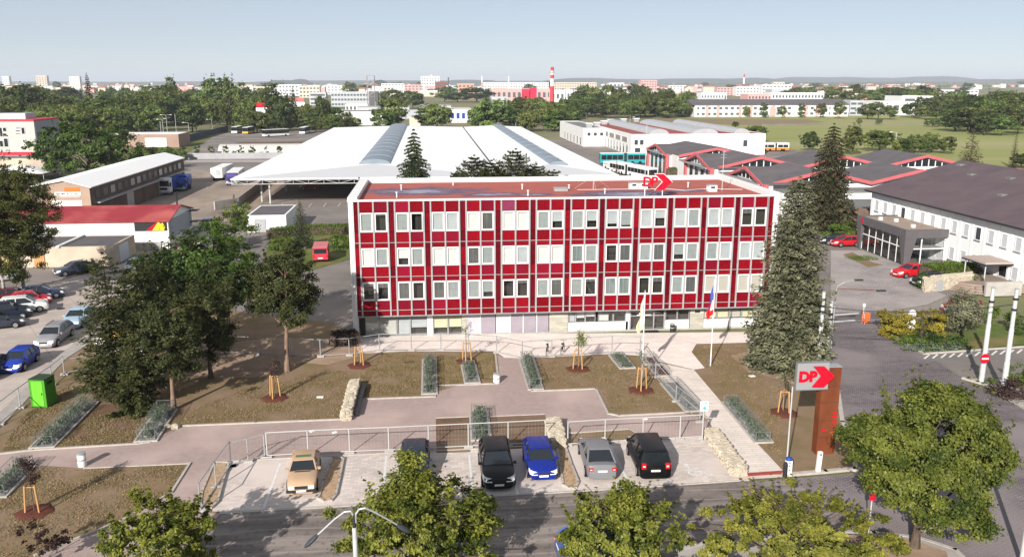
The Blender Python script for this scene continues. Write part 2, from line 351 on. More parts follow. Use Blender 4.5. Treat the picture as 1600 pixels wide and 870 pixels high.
def milled():
    m, t, b = new_mat('milled_asphalt'); N, L = t.nodes.new, t.links.new
    tc = N('ShaderNodeTexCoord'); mp = N('ShaderNodeMapping'); L(tc.outputs['Object'], mp.inputs[0]); mp.inputs['Scale'].default_value = (0.12, 1.0, 1)
    n = N('ShaderNodeTexNoise'); n.inputs['Scale'].default_value = 0.9; n.inputs['Detail'].default_value = 5; L(mp.outputs[0], n.inputs['Vector'])
    n2 = N('ShaderNodeTexNoise'); n2.inputs['Scale'].default_value = 2.2; n2.inputs['Detail'].default_value = 8; n2.inputs['Roughness'].default_value = 0.75; L(tc.outputs['Object'], n2.inputs['Vector'])
    wv = N('ShaderNodeTexWave'); wv.wave_type = 'BANDS'; wv.bands_direction = 'Y'; wv.inputs['Scale'].default_value = 0.28; wv.inputs['Distortion'].default_value = 3.5; wv.inputs['Detail'].default_value = 3; wv.inputs['Detail Scale'].default_value = 0.6; L(tc.outputs['Object'], wv.inputs['Vector'])
    r = N('ShaderNodeMapRange'); r.inputs[1].default_value = 0.4; r.inputs[2].default_value = 0.6; L(n.outputs[0], r.inputs[0])
    x = N('ShaderNodeMix'); x.data_type = 'RGBA'; x.inputs[6].default_value = (0.15, 0.124, 0.112, 1); x.inputs[7].default_value = (0.26, 0.222, 0.2, 1); L(r.outputs[0], x.inputs[0])
    r2 = N('ShaderNodeMapRange'); r2.inputs[1].default_value = 0.52; r2.inputs[2].default_value = 0.6; L(n2.outputs[0], r2.inputs[0])
    x2 = N('ShaderNodeMix'); x2.data_type = 'RGBA'; L(x.outputs[2], x2.inputs[6]); x2.inputs[7].default_value = (0.085, 0.07, 0.063, 1)
    m3 = N('ShaderNodeMath'); m3.operation = 'MULTIPLY'; m3.inputs[1].default_value = 0.55; L(r2.outputs[0], m3.inputs[0]); L(m3.outputs[0], x2.inputs[0])
    r4 = N('ShaderNodeMapRange'); r4.inputs[1].default_value = 0.93; r4.inputs[2].default_value = 0.98; L(wv.outputs[1], r4.inputs[0])
    x4 = N('ShaderNodeMix'); x4.data_type = 'RGBA'; L(x2.outputs[2], x4.inputs[6]); x4.inputs[7].default_value = (0.33, 0.285, 0.255, 1)
    m4 = N('ShaderNodeMath'); m4.operation = 'MULTIPLY'; m4.inputs[1].default_value = 0.4; L(r4.outputs[0], m4.inputs[0]); L(m4.outputs[0], x4.inputs[0])
    L(x4.outputs[2], b.inputs['Base Color']); b.inputs['Roughness'].default_value = 0.9; b.inputs['Specular IOR Level'].default_value = 0.25
    bp = N('ShaderNodeBump'); bp.inputs['Strength'].default_value = 0.6; bp.inputs['Distance'].default_value = 0.03; L(n2.outputs[0], bp.inputs['Height']); L(bp.outputs[0], b.inputs['Normal'])
    return m
M['milled'] = milled()
M['field'] = mat('meadow', (0.21, 0.235, 0.07), 0.95, (0.27, 0.275, 0.1), 0.03, c3=(0.31, 0.285, 0.14), ns3=0.012, stretch=(0.4, 1.6, 1), bump=0.4, bs=2)
M['stubble'] = mat('brown_field', (0.24, 0.18, 0.11), 0.95, (0.2, 0.16, 0.09), 0.03, stretch=(0.3, 1.5, 1))
M['line'] = mat('road_paint', (0.72, 0.72, 0.7), 0.7, (0.55, 0.54, 0.52), 6)
M['mulchtan'] = mat('tan_planting_mulch', (0.47, 0.34, 0.22), 0.95, (0.38, 0.26, 0.16), 5, bump=0.6, bs=25)
def sheet(name, pts, z, m, world=False):
    p = pts if world else g2(pts)
    mb = MB(); n = len(p)
    a = sum(p[i][0] * p[(i + 1) % n][1] - p[(i + 1) % n][0] * p[i][1] for i in range(n))
    if a < 0: p = p[::-1]
    mb.face([(x, y, z) for x, y in p])
    return struct(name, mb, m)
mb = MB(); mb.face([(-14000, -300, -0.12), (14000, -300, -0.12), (14000, 20000, -0.12), (-14000, 20000, -0.12)]); struct('ground', mb, M['ground'])
sheet('depot_yard', [(-62, 62), (-30, 62), (-9, 74), (50, 74), (58, 84), (118, 84), (118, 330), (-72, 330), (-72, 250), (-60, 140)], -0.06, M['asphalt'], True)
sheet('dirt_yard', [(262, 268), (455, 268), (430, 300), (380, 345), (300, 348), (290, 335), (255, 320), (170, 340), (240, 300)], -0.045, M['dirt'])
sheet('field', [(118, 210), (420, 210), (520, 560), (160, 560), (122, 400)], -0.055, M['field'], True)
sheet('brown_field', [(1010, 185), (1262, 187), (1290, 191), (1200, 196), (1040, 193)], -0.048, M['stubble'])
sheet('field_path', [(1190, 194), (1300, 193), (1600, 194), (1600, 195.5), (1300, 194.6), (1190, 196)], -0.041, M['dirt'])
sheet('verge', [(415, 395), (432, 352), (552, 352), (556, 402), (500, 418), (452, 432), (420, 470), (395, 480)], -0.03, M['grass'])
sheet('back_lane', [(335, 420), (372, 360), (418, 352), (430, 366), (398, 404), (375, 440), (330, 470)], -0.026, M['asphalt'])
sheet('bus_yard', [(262, 246), (300, 247), (520, 247), (560, 200), (480, 203), (352, 205)], -0.05, M['asphalt'])
sheet('lane_grass', [(258, 270), (292, 240), (330, 215), (300, 205), (190, 215), (170, 262)], -0.035, M['grass'])
sheet('street', [(-260, 760), (0, 658), (104, 556), (160, 520), (215, 480), (300, 425), (345, 388), (352, 366), (330, 352), (300, 372), (262, 396), (215, 405), (100, 437), (0, 462), (-260, 520)], -0.012, M['street'])
sheet('garden_ground', [(-60, 710), (0, 664), (104, 558), (160, 522), (250, 470), (520, 505), (562, 526), (1180, 520), (1285, 560), (1311, 610), (1318, 660), (1336, 700), (1340, 733), (1225, 744), (345, 802), (290, 860), (120, 910), (-200, 930)], 0.0, M['soil'])
sheet('bare_ground', [(395, 590), (470, 566), (512, 570), (560, 556), (560, 532), (440, 527), (300, 540), (250, 590)], 0.005, M['baresoil'])
sheet('bare_ground', [(76, 702), (233, 690), (268, 648), (240, 622), (160, 632), (118, 660)], 0.006, M['soilred'])
sheet('bare_ground', [(1142, 556), (1172, 548), (1225, 575), (1290, 590), (1296, 606), (1240, 600), (1165, 578)], 0.007, M['baresoil'])
sheet('side_lawn', [(-80, 668 + 130), (0, 772), (42, 741), (64, 728), (131, 732), (295, 725), (268, 770), (190, 815), (55, 868), (-60, 900)], 0.009, M['soil'])
sheet('gravel_path', [(-60, 716), (0, 709), (52, 703), (215, 693), (232, 691), (279, 666), (400, 661), (534, 655.5), (552, 654.5), (568, 624), (680, 620), (681, 603), (771, 600), (779, 596.5), (774, 552), (788, 559), (816, 560), (831, 611.5), (931, 608), (950, 646.5), (967, 650), (1068, 645), (1108, 655), (1112, 690), (1000, 694), (400, 722), (330, 724), (306, 800), (345, 802), (280, 875), (110, 878), (55, 868), (190, 814), (268, 770), (297, 724), (131, 731), (65, 727), (40, 741), (-60, 778)], 0.013, M['gravel'])
sheet('planting_bed', [(681, 654), (733, 652), (735, 706), (682, 708)], 0.018, M['soilred'])
sheet('planting_bed', [(757, 652), (852, 648), (858, 698), (757, 704)], 0.018, M['soilred'])
sheet('planting_bed', [(886, 678), (984, 671), (1003, 681), (960, 692), (888, 696)], 0.018, M['soil'])
sheet('terrace', [(560, 552), (640, 548), (774, 549), (788, 559), (816, 560), (955, 553), (1003, 556), (1018, 562), (1084, 577.5), (1101, 575), (1080.5, 550), (1088, 537.5), (1260, 533), (1260, 518), (555, 524)], 0.022, M['terrace'])
sheet('walkway', [(1008, 562), (1080, 577.5), (1084, 577.5), (1171, 680), (1226.5, 739), (1166, 743), (1128, 690), (1095, 640), (1040, 600)], 0.026, M['walk'])
sheet('parking_lot', [(345, 800), (318, 797), (333, 722), (400, 718.5), (600, 709.5), (830, 697), (1000, 689), (1112, 683), (1168, 742), (1226, 741), (1228, 745)], 0.017, M['pavers'])
sheet('front_road', [(343, 803), (1228, 747), (1338, 739), (1480, 800), (1520, 900), (1060, 870), (700, 905), (200, 960), (285, 862)], -0.02, M['milled'])
sheet('side_road', [(1228, 747), (1338, 739), (1318, 662), (1311, 606), (1294, 560), (1300, 500), (1296, 436), (1300, 391), (1347, 391), (1409, 414), (1440, 445), (1480, 462), (1448, 476), (1382, 487), (1374, 508), (1427, 544), (1444, 553), (1700, 535), (1700, 585), (1506, 592), (1554, 617), (1600, 637), (1900, 800), (1700, 960), (1520, 900)], -0.016, M['cobble'])
sheet('yard_paving', [(1298, 391), (1347, 391), (1409, 414), (1440, 445), (1480, 462), (1448, 476), (1382, 487), (1298, 488)], -0.011, M['yardpave'])
sheet('paved_apron', [(1444, 553), (1600, 543), (1800, 530), (1800, 585), (1556, 590), (1506, 591)], -0.01, M['asphalt'])
sheet('pavement', [(1060, 862), (1100, 851), (1285, 836), (1302, 833), (1365, 835), (1432, 842), (1490, 860), (1530, 900), (1060, 905)], 0.1, M['pavement'])
sheet('traffic_island', [(1310, 840), (1360, 838), (1425, 845), (1478, 864), (1490, 900), (1310, 900)], 0.11, M['baresoil'])
sheet('right_pavement', [(1506, 591.5), (1536, 600), (1640, 660), (1800, 730), (1800, 700), (1640, 632), (1560, 592)], 0.05, M['pavement'])
sheet('right_lawn', [(1443, 552), (1700, 530), (1700, 498), (1520, 508), (1440, 500), (1376, 497), (1376, 510), (1428, 543)], 0.02, M['grass'])
# kerbs and edging strips
k = MB()
def edge(pts, w=0.14, z1=0.09, z0=-0.04): k.strip(g2(pts), w, z0, z1)
edge([(0, 709.5), (52, 703.5), (215, 693.5), (234, 691)]); edge([(279, 666), (400, 661), (534, 655.5)]); edge([(553, 654), (568, 624), (680, 620), (681, 603), (771, 600), (779, 596.5), (774, 552)])
edge([(818, 561), (831, 611.5), (931, 608), (950, 646.5), (967, 650), (1068, 645)]); edge([(297, 724), (268, 770), (190, 814), (55, 868)]); edge([(131, 731.5), (297, 724)], 0.1, 0.05)
edge([(681, 653), (733, 651)], 0.08, 0.05); edge([(757, 651), (850, 647)], 0.08, 0.05); edge([(888, 677), (984, 670.5), (1003, 681), (965, 691)], 0.1, 0.06)
edge([(560, 552), (640, 548), (774, 549)], 0.08, 0.05); edge([(318, 798), (333, 722), (400, 718.5), (830, 697), (1112, 683)], 0.1, 0.06)
edge([(1003, 556), (1040, 600), (1108, 656)], 0.12, 0.1)
struct('kerb', k, M['kerb'])
k = MB(); edge([(1226, 742), (1290, 737), (1340, 732)], 0.3, 0.1); edge([(1337, 735), (1333, 702), (1316, 660), (1309, 610), (1293, 565)], 0.28, 0.1); edge([(1060, 861), (1100, 850.5), (1285, 835), (1302, 832), (1365, 834), (1432, 841), (1492, 860), (1530, 898)], 0.22, 0.12)
edge([(1506, 591.5), (1536, 600), (1640, 660), (1800, 740)], 0.3, 0.11); edge([(1374, 508), (1427, 543.5), (1444, 553), (1700, 535)], 0.2, 0.1)
struct('kerb', k, M['kerb'])
k = MB(); k.strip(g2([(345, 801), (600, 785), (900, 766), (1168, 748)]), 0.2, -0.06, 0.012); struct('kerb', k, M['kerb'])
k = MB(); k.strip(g2([(1167, 742), (1226, 738)]), 0.35, 0.02, 0.06); struct('red_kerb', k, mat('red_brick_edge', (0.36, 0.07, 0.055), 0.85, (0.28, 0.06, 0.05), 8))
# street pavement on the near side of the left street
sheet('pavement', [(0, 668), (104, 560), (150, 530), (140, 520), (96, 551), (0, 644), (-80, 715), (-80, 740)], 0.035, M['pavement'])
# painted marks
def paint(name, pts, w, z, m=None):
    mb = MB(); p = g2(pts)
    for a, b in zip(p, p[1:]):
        d = (Vector(b) - Vector(a)).normalized(); q = Vector((-d.y, d.x)) * w / 2
        mb.face([(a[0] - q.x, a[1] - q.y, z), (b[0] - q.x, b[1] - q.y, z), (b[0] + q.x, b[1] + q.y, z), (a[0] + q.x, a[1] + q.y, z)])
    return struct(name, mb, m or M['line'])
for pts in ([(438, 724), (412, 794)], [(604, 712), (597, 778)], [(733, 711), (739, 776)], [(790, 706), (809, 772)], [(952, 693), (979, 748)], [(1018, 700), (1049, 759)], [(672, 712), (668, 760)]):
    paint('parking_line', pts, 0.13, 0.023)
for a in [(1302, 492, 1342, 489), (1302, 502.5, 1336, 500)]: paint('road_line', [(a[0], a[1]), (a[2], a[3])], 0.35, -0.008)
for i in range(12):
    x = 1449 + i * 13.2; y = 559 - i * 0.78; paint('parking_line', [(x - 5, y + 1.2), (x + 3, y - 5)], 0.16, -0.003)
paint('road_line', [(1107, 851), (1126, 872)], 0.18, 0.107)
# wheelchair mark on the pavers
c = G(1086, 738); mb = MB()
def arc(cx, cy, r, a0, a1, w, n=14):
    for i in range(n):
        a, b = a0 + (a1 - a0) * i / n, a0 + (a1 - a0) * (i + 1) / n
        mb.face([(cx + (r - w) * math.cos(a), cy + (r - w) * math.sin(a), 0.024), (cx + r * math.cos(a), cy + r * math.sin(a), 0.024), (cx + r * math.cos(b), cy + r * math.sin(b), 0.024), (cx + (r - w) * math.cos(b), cy + (r - w) * math.sin(b), 0.024)])
def bar(x0, y0, x1, y1, w=0.1):
    d = Vector((x1 - x0, y1 - y0)).normalized(); q = Vector((-d.y, d.x)) * w / 2
    mb.face([(x0 - q.x, y0 - q.y, 0.0245), (x1 - q.x, y1 - q.y, 0.0245), (x1 + q.x, y1 + q.y, 0.0245), (x0 + q.x, y0 + q.y, 0.0245)])
arc(c.x, c.y, 0.42, rad(100), rad(370), 0.1); bar(c.x - .1, c.y + .1, c.x - .2, c.y + .85); bar(c.x - .1, c.y + .15, c.x + .45, c.y + .1); bar(c.x + .45, c.y + .1, c.x + .7, c.y - .4); bar(c.x + .7, c.y - .4, c.x + .95, c.y - .3); bar(c.x - .15, c.y + .5, c.x + .3, c.y + .45)
arc(c.x - .22, c.y + 1.05, 0.14, 0, 6.2832, 0.139)
struct('wheelchair_mark', mb, M['line'])
# manhole covers and small pale things lying about
for u, v in ((95, 482), (640, 566), (1240, 0)):
    if v: p = G(u, v); mb = MB(); mb.lathe([(0.001, 0.0), (0.4, 0.0), (0.38, 0.014), (0.001, 0.016)], (p.x, p.y, 0.0), 14); one(mb, 'manhole_cover', M['dark'], 'round dark manhole cover set into the pale concrete street' if u < 200 else 'round dark manhole cover in the brown lawn of the garden', 'manhole cover', (p.x, p.y, 0))
# hills far away
def hill(name, u0, u1, v, D, m, seed, depth=900):
    r = random.Random(seed); n = 40; xs = []; ph = [r.uniform(0, 6.28) for _ in range(4)]
    rows = []
    for j, (dd, hh) in enumerate(((-depth, 0.0), (-depth * .5, 0.62), (0, 1.0), (depth, 0.3), (depth * 2, 0))):
        row = []
        for i in range(n + 1):
            t = i / n; d0 = ray(u0 + (u1 - u0) * t, 127); k_ = (D + dd) / d0.y
            env = min(1, min(t, 1 - t) * 6) ** 0.7
            H0 = max(5, (127 - v) / F_PX * D * 1.02 + CAM_H) * env * (0.86 + 0.1 * math.sin(t * 7 + ph[0]) + 0.05 * math.sin(t * 19 + ph[1]) + 0.02 * math.sin(t * 47 + ph[2]))
            row.append((d0.x * k_, D + dd, -1 + H0 * hh))
        rows.append(row)
    mb = MB(); mb.loft(rows, cap=False, closed=False); o = struct(name, mb, m); o.data.polygons.foreach_set('use_smooth', [True] * len(o.data.polygons)); return o
M['hill'] = mat('wooded_hill', (0.04, 0.06, 0.045), 0.95, (0.06, 0.08, 0.06), 0.004, c3=(0.1, 0.1, 0.07), ns3=0.0016)
M['hill2'] = mat('field_hill', (0.12, 0.125, 0.075), 0.95, (0.17, 0.155, 0.1), 0.003, c3=(0.05, 0.065, 0.04), ns3=0.0015)
for a in ((-200, 420, 127, 9000, 'hill', 1), (350, 1000, 125.6, 8200, 'hill', 2), (600, 800, 124.8, 7000, 'hill', 9), (820, 1260, 121.4, 7600, 'hill', 3), (1180, 1560, 118.8, 8600, 'hill', 4), (1000, 1800, 127.5, 5600, 'hill2', 5), (1480, 1800, 123, 6600, 'hill2', 6), (415, 490, 123.6, 6000, 'hill', 7)):
    hill('hill', a[0], a[1], a[2], a[3], M[a[4]], a[5])
# ---------------------------------------------------------------- the red office block
FY, X0, B = 71.77, -4.788, 3.0
main = thing('office_building', 'long three storey office block with red panelled facade and white windows', 'building', (11.8, FY, 0))
ML = main.location
ms = {}
def cell(name, w, d, h, m, loc, key=None, parent=None, lab=None):
    """a box of w x d x h whose front left bottom corner is at loc; alike boxes share their mesh"""
    k = (name, round(w, 3), round(d, 3), round(h, 3), m.name)
    if k not in ms: ms[k] = MB().box(0, w, 0, d, 0, h).mesh(name, m)
    p = parent or main
    o = link(name, ms[k], p, Vector(loc) - root_loc(p))
    if lab: o['label'] = lab
    return o
MUL = [X0 + B * i + o for i in range(12) for o in (-1.21, 0, 1.21)]
XL, XR, ZB, ZT, YB = -6.85, 30.4, 2.15, 12.14, 86.3
# bodies: side walls, rear wall, floor slab edge, inside
mb = MB(); mb.box(XL, XL + 0.42, FY - 0.02, YB, 0, 12.1); mb.box(XR - 0.42, XR, FY - 0.02, YB, 0, 12.1); mb.box(XL + .42, XR - .42, YB - 0.3, YB, 0, 12.1)
mb.build('wall', M['white'], main)
mb = MB(); mb.box(XL + .42, XR - .42, FY + 0.55, FY + 0.62, 2.3, 11.9); mb.build('dark_backing', M['room'], main)  # flat dark sheet close behind the windows, room shade put into its colour
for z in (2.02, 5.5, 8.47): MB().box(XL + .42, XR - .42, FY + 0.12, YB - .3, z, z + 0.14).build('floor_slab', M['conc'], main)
mb = MB(); mb.box(XL + .42, XR - .42, FY + 0.14, YB - 0.3, 11.88, 12.02)
def stained_felt():
    m, t, b = new_mat('stained_red_felt'); N, L = t.nodes.new, t.links.new; tc = N('ShaderNodeTexCoord')
    n = N('ShaderNodeTexNoise'); n.inputs['Scale'].default_value = 0.5; n.inputs['Detail'].default_value = 6; L(tc.outputs['Object'], n.inputs['Vector'])
    x = N('ShaderNodeMix'); x.data_type = 'RGBA'; L(n.outputs[0], x.inputs[0]); x.inputs[6].default_value = (.42, .135, .11, 1); x.inputs[7].default_value = (.32, .095, .08, 1); tot = None
    for u, v, sx, sy in ((655, 299, 8.5, 4.2), (770, 304, 4.5, 2.4), (985, 303, 7.5, 3.6), (1075, 298, 2.5, 1.5), (835, 304, 3, 1.6)):
        p = G(u, v, 12.02) - ML; mp = N('ShaderNodeMapping'); mp.vector_type = 'TEXTURE'; mp.inputs['Location'].default_value = (p.x, p.y, 12.02); mp.inputs['Scale'].default_value = (sx, sy, 50); L(tc.outputs['Object'], mp.inputs[0]); g = N('ShaderNodeTexGradient'); g.gradient_type = 'SPHERICAL'; L(mp.outputs[0], g.inputs[0])
        if tot is None: tot = g.outputs['Fac']
        else: q = N('ShaderNodeMath'); q.operation = 'MAXIMUM'; L(tot, q.inputs[0]); L(g.outputs['Fac'], q.inputs[1]); tot = q.outputs[0]
    mp = N('ShaderNodeMapping'); mp.inputs['Scale'].default_value = (.5, 1.3, 1); L(tc.outputs['Object'], mp.inputs[0]); n2 = N('ShaderNodeTexNoise'); n2.inputs['Scale'].default_value = 1.1; n2.inputs['Detail'].default_value = 7; n2.inputs['Roughness'].default_value = .7; L(mp.outputs[0], n2.inputs['Vector'])
    ad = N('ShaderNodeMath'); ad.operation = 'MULTIPLY_ADD'; L(tot, ad.inputs[0]); ad.inputs[1].default_value = .55; L(n2.outputs[0], ad.inputs[2])
    r = N('ShaderNodeMapRange'); r.inputs[1].default_value = .66; r.inputs[2].default_value = .72; L(ad.outputs[0], r.inputs[0]); y = N('ShaderNodeMix'); y.data_type = 'RGBA'; L(r.outputs[0], y.inputs[0]); L(x.outputs[2], y.inputs[6]); y.inputs[7].default_value = (.15, .105, .145, 1)
    r2 = N('ShaderNodeMapRange'); r2.inputs[1].default_value = .86; r2.inputs[2].default_value = .96; L(ad.outputs[0], r2.inputs[0]); z = N('ShaderNodeMix'); z.data_type = 'RGBA'; L(r2.outputs[0], z.inputs[0]); L(y.outputs[2], z.inputs[6]); z.inputs[7].default_value = (.3, .3, .37, 1)
    L(z.outputs[2], b.inputs['Base Color']); b.inputs['Roughness'].default_value = .85; b.inputs['Specular IOR Level'].default_value = .05; return m
M['roofstain'] = stained_felt()
roof = mb.build('roof', M['roofstain'], main)
# parapet
mb = MB(); mb.box(XL - .06, XR + .06, FY - .1, FY + .22, 12.1, 12.24); mb.build('parapet', M['white'], main)
mb = MB(); mb.box(XL - .06, XL + .75, FY + .22, YB + .05, 12.02, 12.42); mb.build('parapet', M['white'], main)
mb = MB(); mb.box(XR - .75, XR + .06, FY + .22, YB + .05, 12.02, 12.42); mb.build('parapet', M['white'], main)
mb = MB(); mb.box(XL + .75, XR - .75, YB - .55, YB + .05, 12.02, 12.44); mb.build('parapet', M['white'], main)
for x in np.arange(XL + 1.2, XR - 1, 2.9):       # metal coping seams
    MB().box(x, x + .03, YB - .56, YB + .06, 12.44, 12.455).build('coping_seam', M['grey_alu'], main)
# mullions and rails
for x in MUL: cell('mullion', 0.13, 0.16, ZT - ZB, M['grey_alu'], (x - .065, FY - .09, ZB))
for x in (XR - 0.95,): cell('mullion', 0.13, 0.16, ZT - ZB, M['grey_alu'], (x - .065, FY - .09, ZB))
for x in (X0 - 1.79,): cell('mullion', 0.13, 0.16, ZT - ZB, M['white'], (x - .065, FY - .09, ZB))
for z in (8.555, 5.6, 2.645): cell('rail', XR - XL - .9, 0.05, 0.05, M['grey_alu'], (XL + .45, FY - .055, z))
cell('sill_beam', XR - XL - .84, 0.14, 0.07, M['grey_alu'], (XL + .42, FY - .07, ZB - .05))
segs = [(11.18, 12.08), (9.5, 11.14), (8.61, 9.46), (8.17, 8.555), (6.53, 8.13), (5.655, 6.49), (5.22, 5.6), (3.55, 5.18), (2.7, 3.51), (2.22, 2.645)]
prng = random.Random(3)
for i in range(12):
    cx = X0 + B * i
    for hside in (0, 1):
        x = cx - 1.145 if hside == 0 else cx + .065
        for n, (a, b) in enumerate(segs):
            if n in (1, 4, 7): continue
            r = prng.random()
            m = M['red1'] if r < .72 else M['red2'] if r < .93 else M['red1']
            if n == 0 and i == 4 and hside == 0: m = M['purple']
            if n == 0 and i == 1 and hside == 0: m = M['red2']
            cell('panel', 1.08, 0.05, b - a, m, (x, FY, a), lab='panel faded to purple' if m is M['purple'] else None)
for i in range(13):
    x = X0 + B * (i - 1) + 1.275; w = 0.45 if i else 0.5
    for a, b in segs: cell('narrow_panel', w, 0.04, b - a, M['red3'] if prng.random() < .75 else M['red1'], (x if i else X0 - 1.72, FY + .03, a))
# windows
BL = {'W': mat('white_blind', (0.78, 0.78, 0.76), 0.8), 'L': mat('pale_blind', (0.56, 0.59, 0.6), 0.8, (0.48, 0.51, 0.53), 2), 'G': mat('grey_blind', (0.38, 0.42, 0.41), 0.8, (0.33, 0.36, 0.36), 3), 'K': mat('dull_curtain', (0.16, 0.165, 0.16), 0.85, (0.09, 0.09, 0.09), 9, stretch=(1, 1, .05)), 'C': mat('cream_blind', (0.62, 0.58, 0.5), 0.8), 'T': mat('striped_curtain', (0.3, 0.36, 0.35), 0.85, (0.1, 0.13, 0.13), 9, stretch=(1, 1, .04))}
rows = [(9.5, 11.14, 'GD GO LL WK WW GL GL LG LL LG LL DD'), (6.53, 8.13, 'WG WG WW KG WL WW TG DK GK GG GL LL'), (3.55, 5.18, 'DD KD KG GG DD GK GD TT DD GK CC CC')]
fr_mesh = {}; pane_mesh = MB().face([(.15, .03, .15), (1.06, .03, .15), (1.06, .03, 1.48), (.15, .03, 1.48)]).mesh('pane', M['glass'])
def frame_mesh(w, h, t=.13):
    mb = MB(); mb.box(0, w, 0, .1, 0, t); mb.box(0, w, 0, .1, h - t, h); mb.box(0, t, 0.001, .099, t, h - t); mb.box(w - t, w, 0.001, .099, t, h - t); mb.box(-.02, w + .02, -.05, 0, 0, .04); return mb.mesh('window', M['pvc'])
for z0, z1, codes in rows:
    h = z1 - z0
    if h not in fr_mesh: fr_mesh[h] = frame_mesh(1.1, h)
    fm = fr_mesh[h]
    for i, cc in enumerate(codes.split()):
        for s, c in enumerate(cc):
            x = X0 + B * i + (-1.155 if s == 0 else .055)
            w = link('window', fm, main, Vector((x, FY - .035, z0)) - ML)
            k = ('pane', h)
            if k not in ms: ms[k] = MB().face([(.12, .04, .12), (.98, .04, .12), (.98, .04, h - .12), (.12, .04, h - .12)]).mesh('pane', M['glass'])
            pn = link('pane', ms[k], w)
            if c == 'O':
                pn.rotation_euler = (0, 0, rad(-28)); pn.location = (.2, .0, 0); w['label'] = 'window standing ajar'
                continue
            if c == 'D': 
                if prng.random() < .5: continue
                c, fr = 'K', prng.uniform(.12, .3)
            else: fr = 1.0 if c in 'KTC' or prng.random() < .78 else prng.uniform(.5, .97)
            fr = round(fr, 1); k = ('blind', h, fr, c)
            if k not in ms: ms[k] = MB().box(.1, 1.0, .12, .14, h - .12 - (h - .24) * fr, h - .12).mesh('blind', BL[c])
            link('blind', ms[k], w)
# ground floor: set back under the red storeys
GY = 72.75
def gx(u, v=512): return AY(u, v, GY).x
def gbox(name, u0, u1, z0, z1, m, d=.12, y=GY, lab=None):
    a, b = gx(u0), gx(u1); return cell(name, b - a - .004, d, z1 - z0, m, (a + .002, y, z0), lab=lab)
cell('soffit', XR - XL - .9, 1.2, .05, M['grey_alu'], (XL + .45, FY + .1, 2.04))
MB().box(XL + .3, XR - .3, GY + .75, GY + .8, 0, 2.04).build('dark_backing', M['room'], main)  # dark sheet again, painted shade behind the ground floor glazing
MB().box(XL + .2, XR - .2, GY - .1, GY + .8, -.1, .06).build('plinth', M['conc'], main)
M['blindpale'] = mat('pale_roller_blind', (0.62, 0.62, 0.56), 0.8, (0.55, 0.55, 0.5), 2)
M['cladstone'] = mat('slate_cladding', (0.4, 0.38, 0.32), 0.85, (0.28, 0.27, 0.23), 3, stretch=(0.5, 1, 5), bump=.4, bs=4, c3=(0.5, 0.47, 0.4), ns3=1.2)
def gwin(u0, u1, z0, z1, bl=None, fr=1.0, sash=1):
    a, b = gx(u0), gx(u1); t = .05
    mb = MB(); mb.box(a, b, GY, GY + .08, z0, z0 + t); mb.box(a, b, GY, GY + .08, z1 - t, z1); mb.box(a, a + t, GY + .001, GY + .079, z0 + t, z1 - t); mb.box(b - t, b, GY + .001, GY + .079, z0 + t, z1 - t)
    for i in range(1, sash): x = a + (b - a) * i / sash; mb.box(x - t / 2, x + t / 2, GY + .001, GY + .079, z0 + t, z1 - t)
    w = mb.build('shop_window', M['grey_alu'], main)
    MB().face([(a + t, GY + .04, z0 + t), (b - t, GY + .04, z0 + t), (b - t, GY + .04, z1 - t), (a + t, GY + .04, z1 - t)]).build('pane', M['glass'], w)
    if bl: MB().box(a + t + .01, b - t - .01, GY + .16, GY + .18, z1 - t - (z1 - z0 - 2 * t) * fr, z1 - t - .005).build('blind', bl, w)
    return w
gbox('wall_pier', 558, 571, .06, 2.04, M['dark'])
gwin(571, 593, .06, 2.04, M['blindpale'], .98); gwin(593, 620, .06, 2.04, M['blindpale'], .99)
gwin(621, 641, .06, 2.04, BL['L'], .99); gwin(641, 668, .06, 2.04, BL['L'], .66)
gbox('wall_pier', 668, 676.5, .06, 2.04, M['white'])
gwin(676.5, 700, .06, 2.04, M['yellow'], .7); gwin(700, 722, .06, 2.04, M['yellow'], .68)
gbox('stone_cladding', 722, 731, .06, 2.04, M['cladstone'])
gbox('wall_panel', 731, 750, .06, 2.04, mat('pale_lilac_panel', (0.42, 0.41, 0.45), .6)); gbox('roller_shutter', 751, 774, .06, 1.95, M['lav']); gbox('wall_panel', 775, 796.5, .06, 2.04, mat('pale_panel', (0.47, 0.46, 0.49), .6))
gbox('roller_shutter', 798, 816, .06, 1.95, M['lav']); gbox('roller_shutter', 818.5, 837, .06, 1.95, M['lav']); gbox('roller_shutter', 839, 857, .06, 1.95, M['lav'])
for u in (797, 817, 838, 750.5): gbox('mullion', u - .5, u + 1.2, .06, 2.04, M['white'], .1, GY - .06)
gbox('stone_cladding', 858, 887, .06, 2.04, M['cladstone'], .3, GY - .1)
gbox('base_panel', 888, 907, .06, .82, M['white']); gbox('base_panel', 907.5, 935, .06, .82, M['white']); gbox('base_panel', 935.5, 981, .06, .82, M['white'])
gwin(888, 899, .84, 2.04, BL['L'], .98); gwin(899, 914, .84, 2.04, BL['W'], .7); gwin(914, 930, .84, 2.04, BL['W'], .6); gwin(934, 957.5, .84, 2.04, None); gwin(958, 977, .84, 2.04, BL['K'], .5)
MB().box(gx(936), gx(951), GY + .2, GY + .4, .9, 1.55).build('cupboard', M['white'], main)
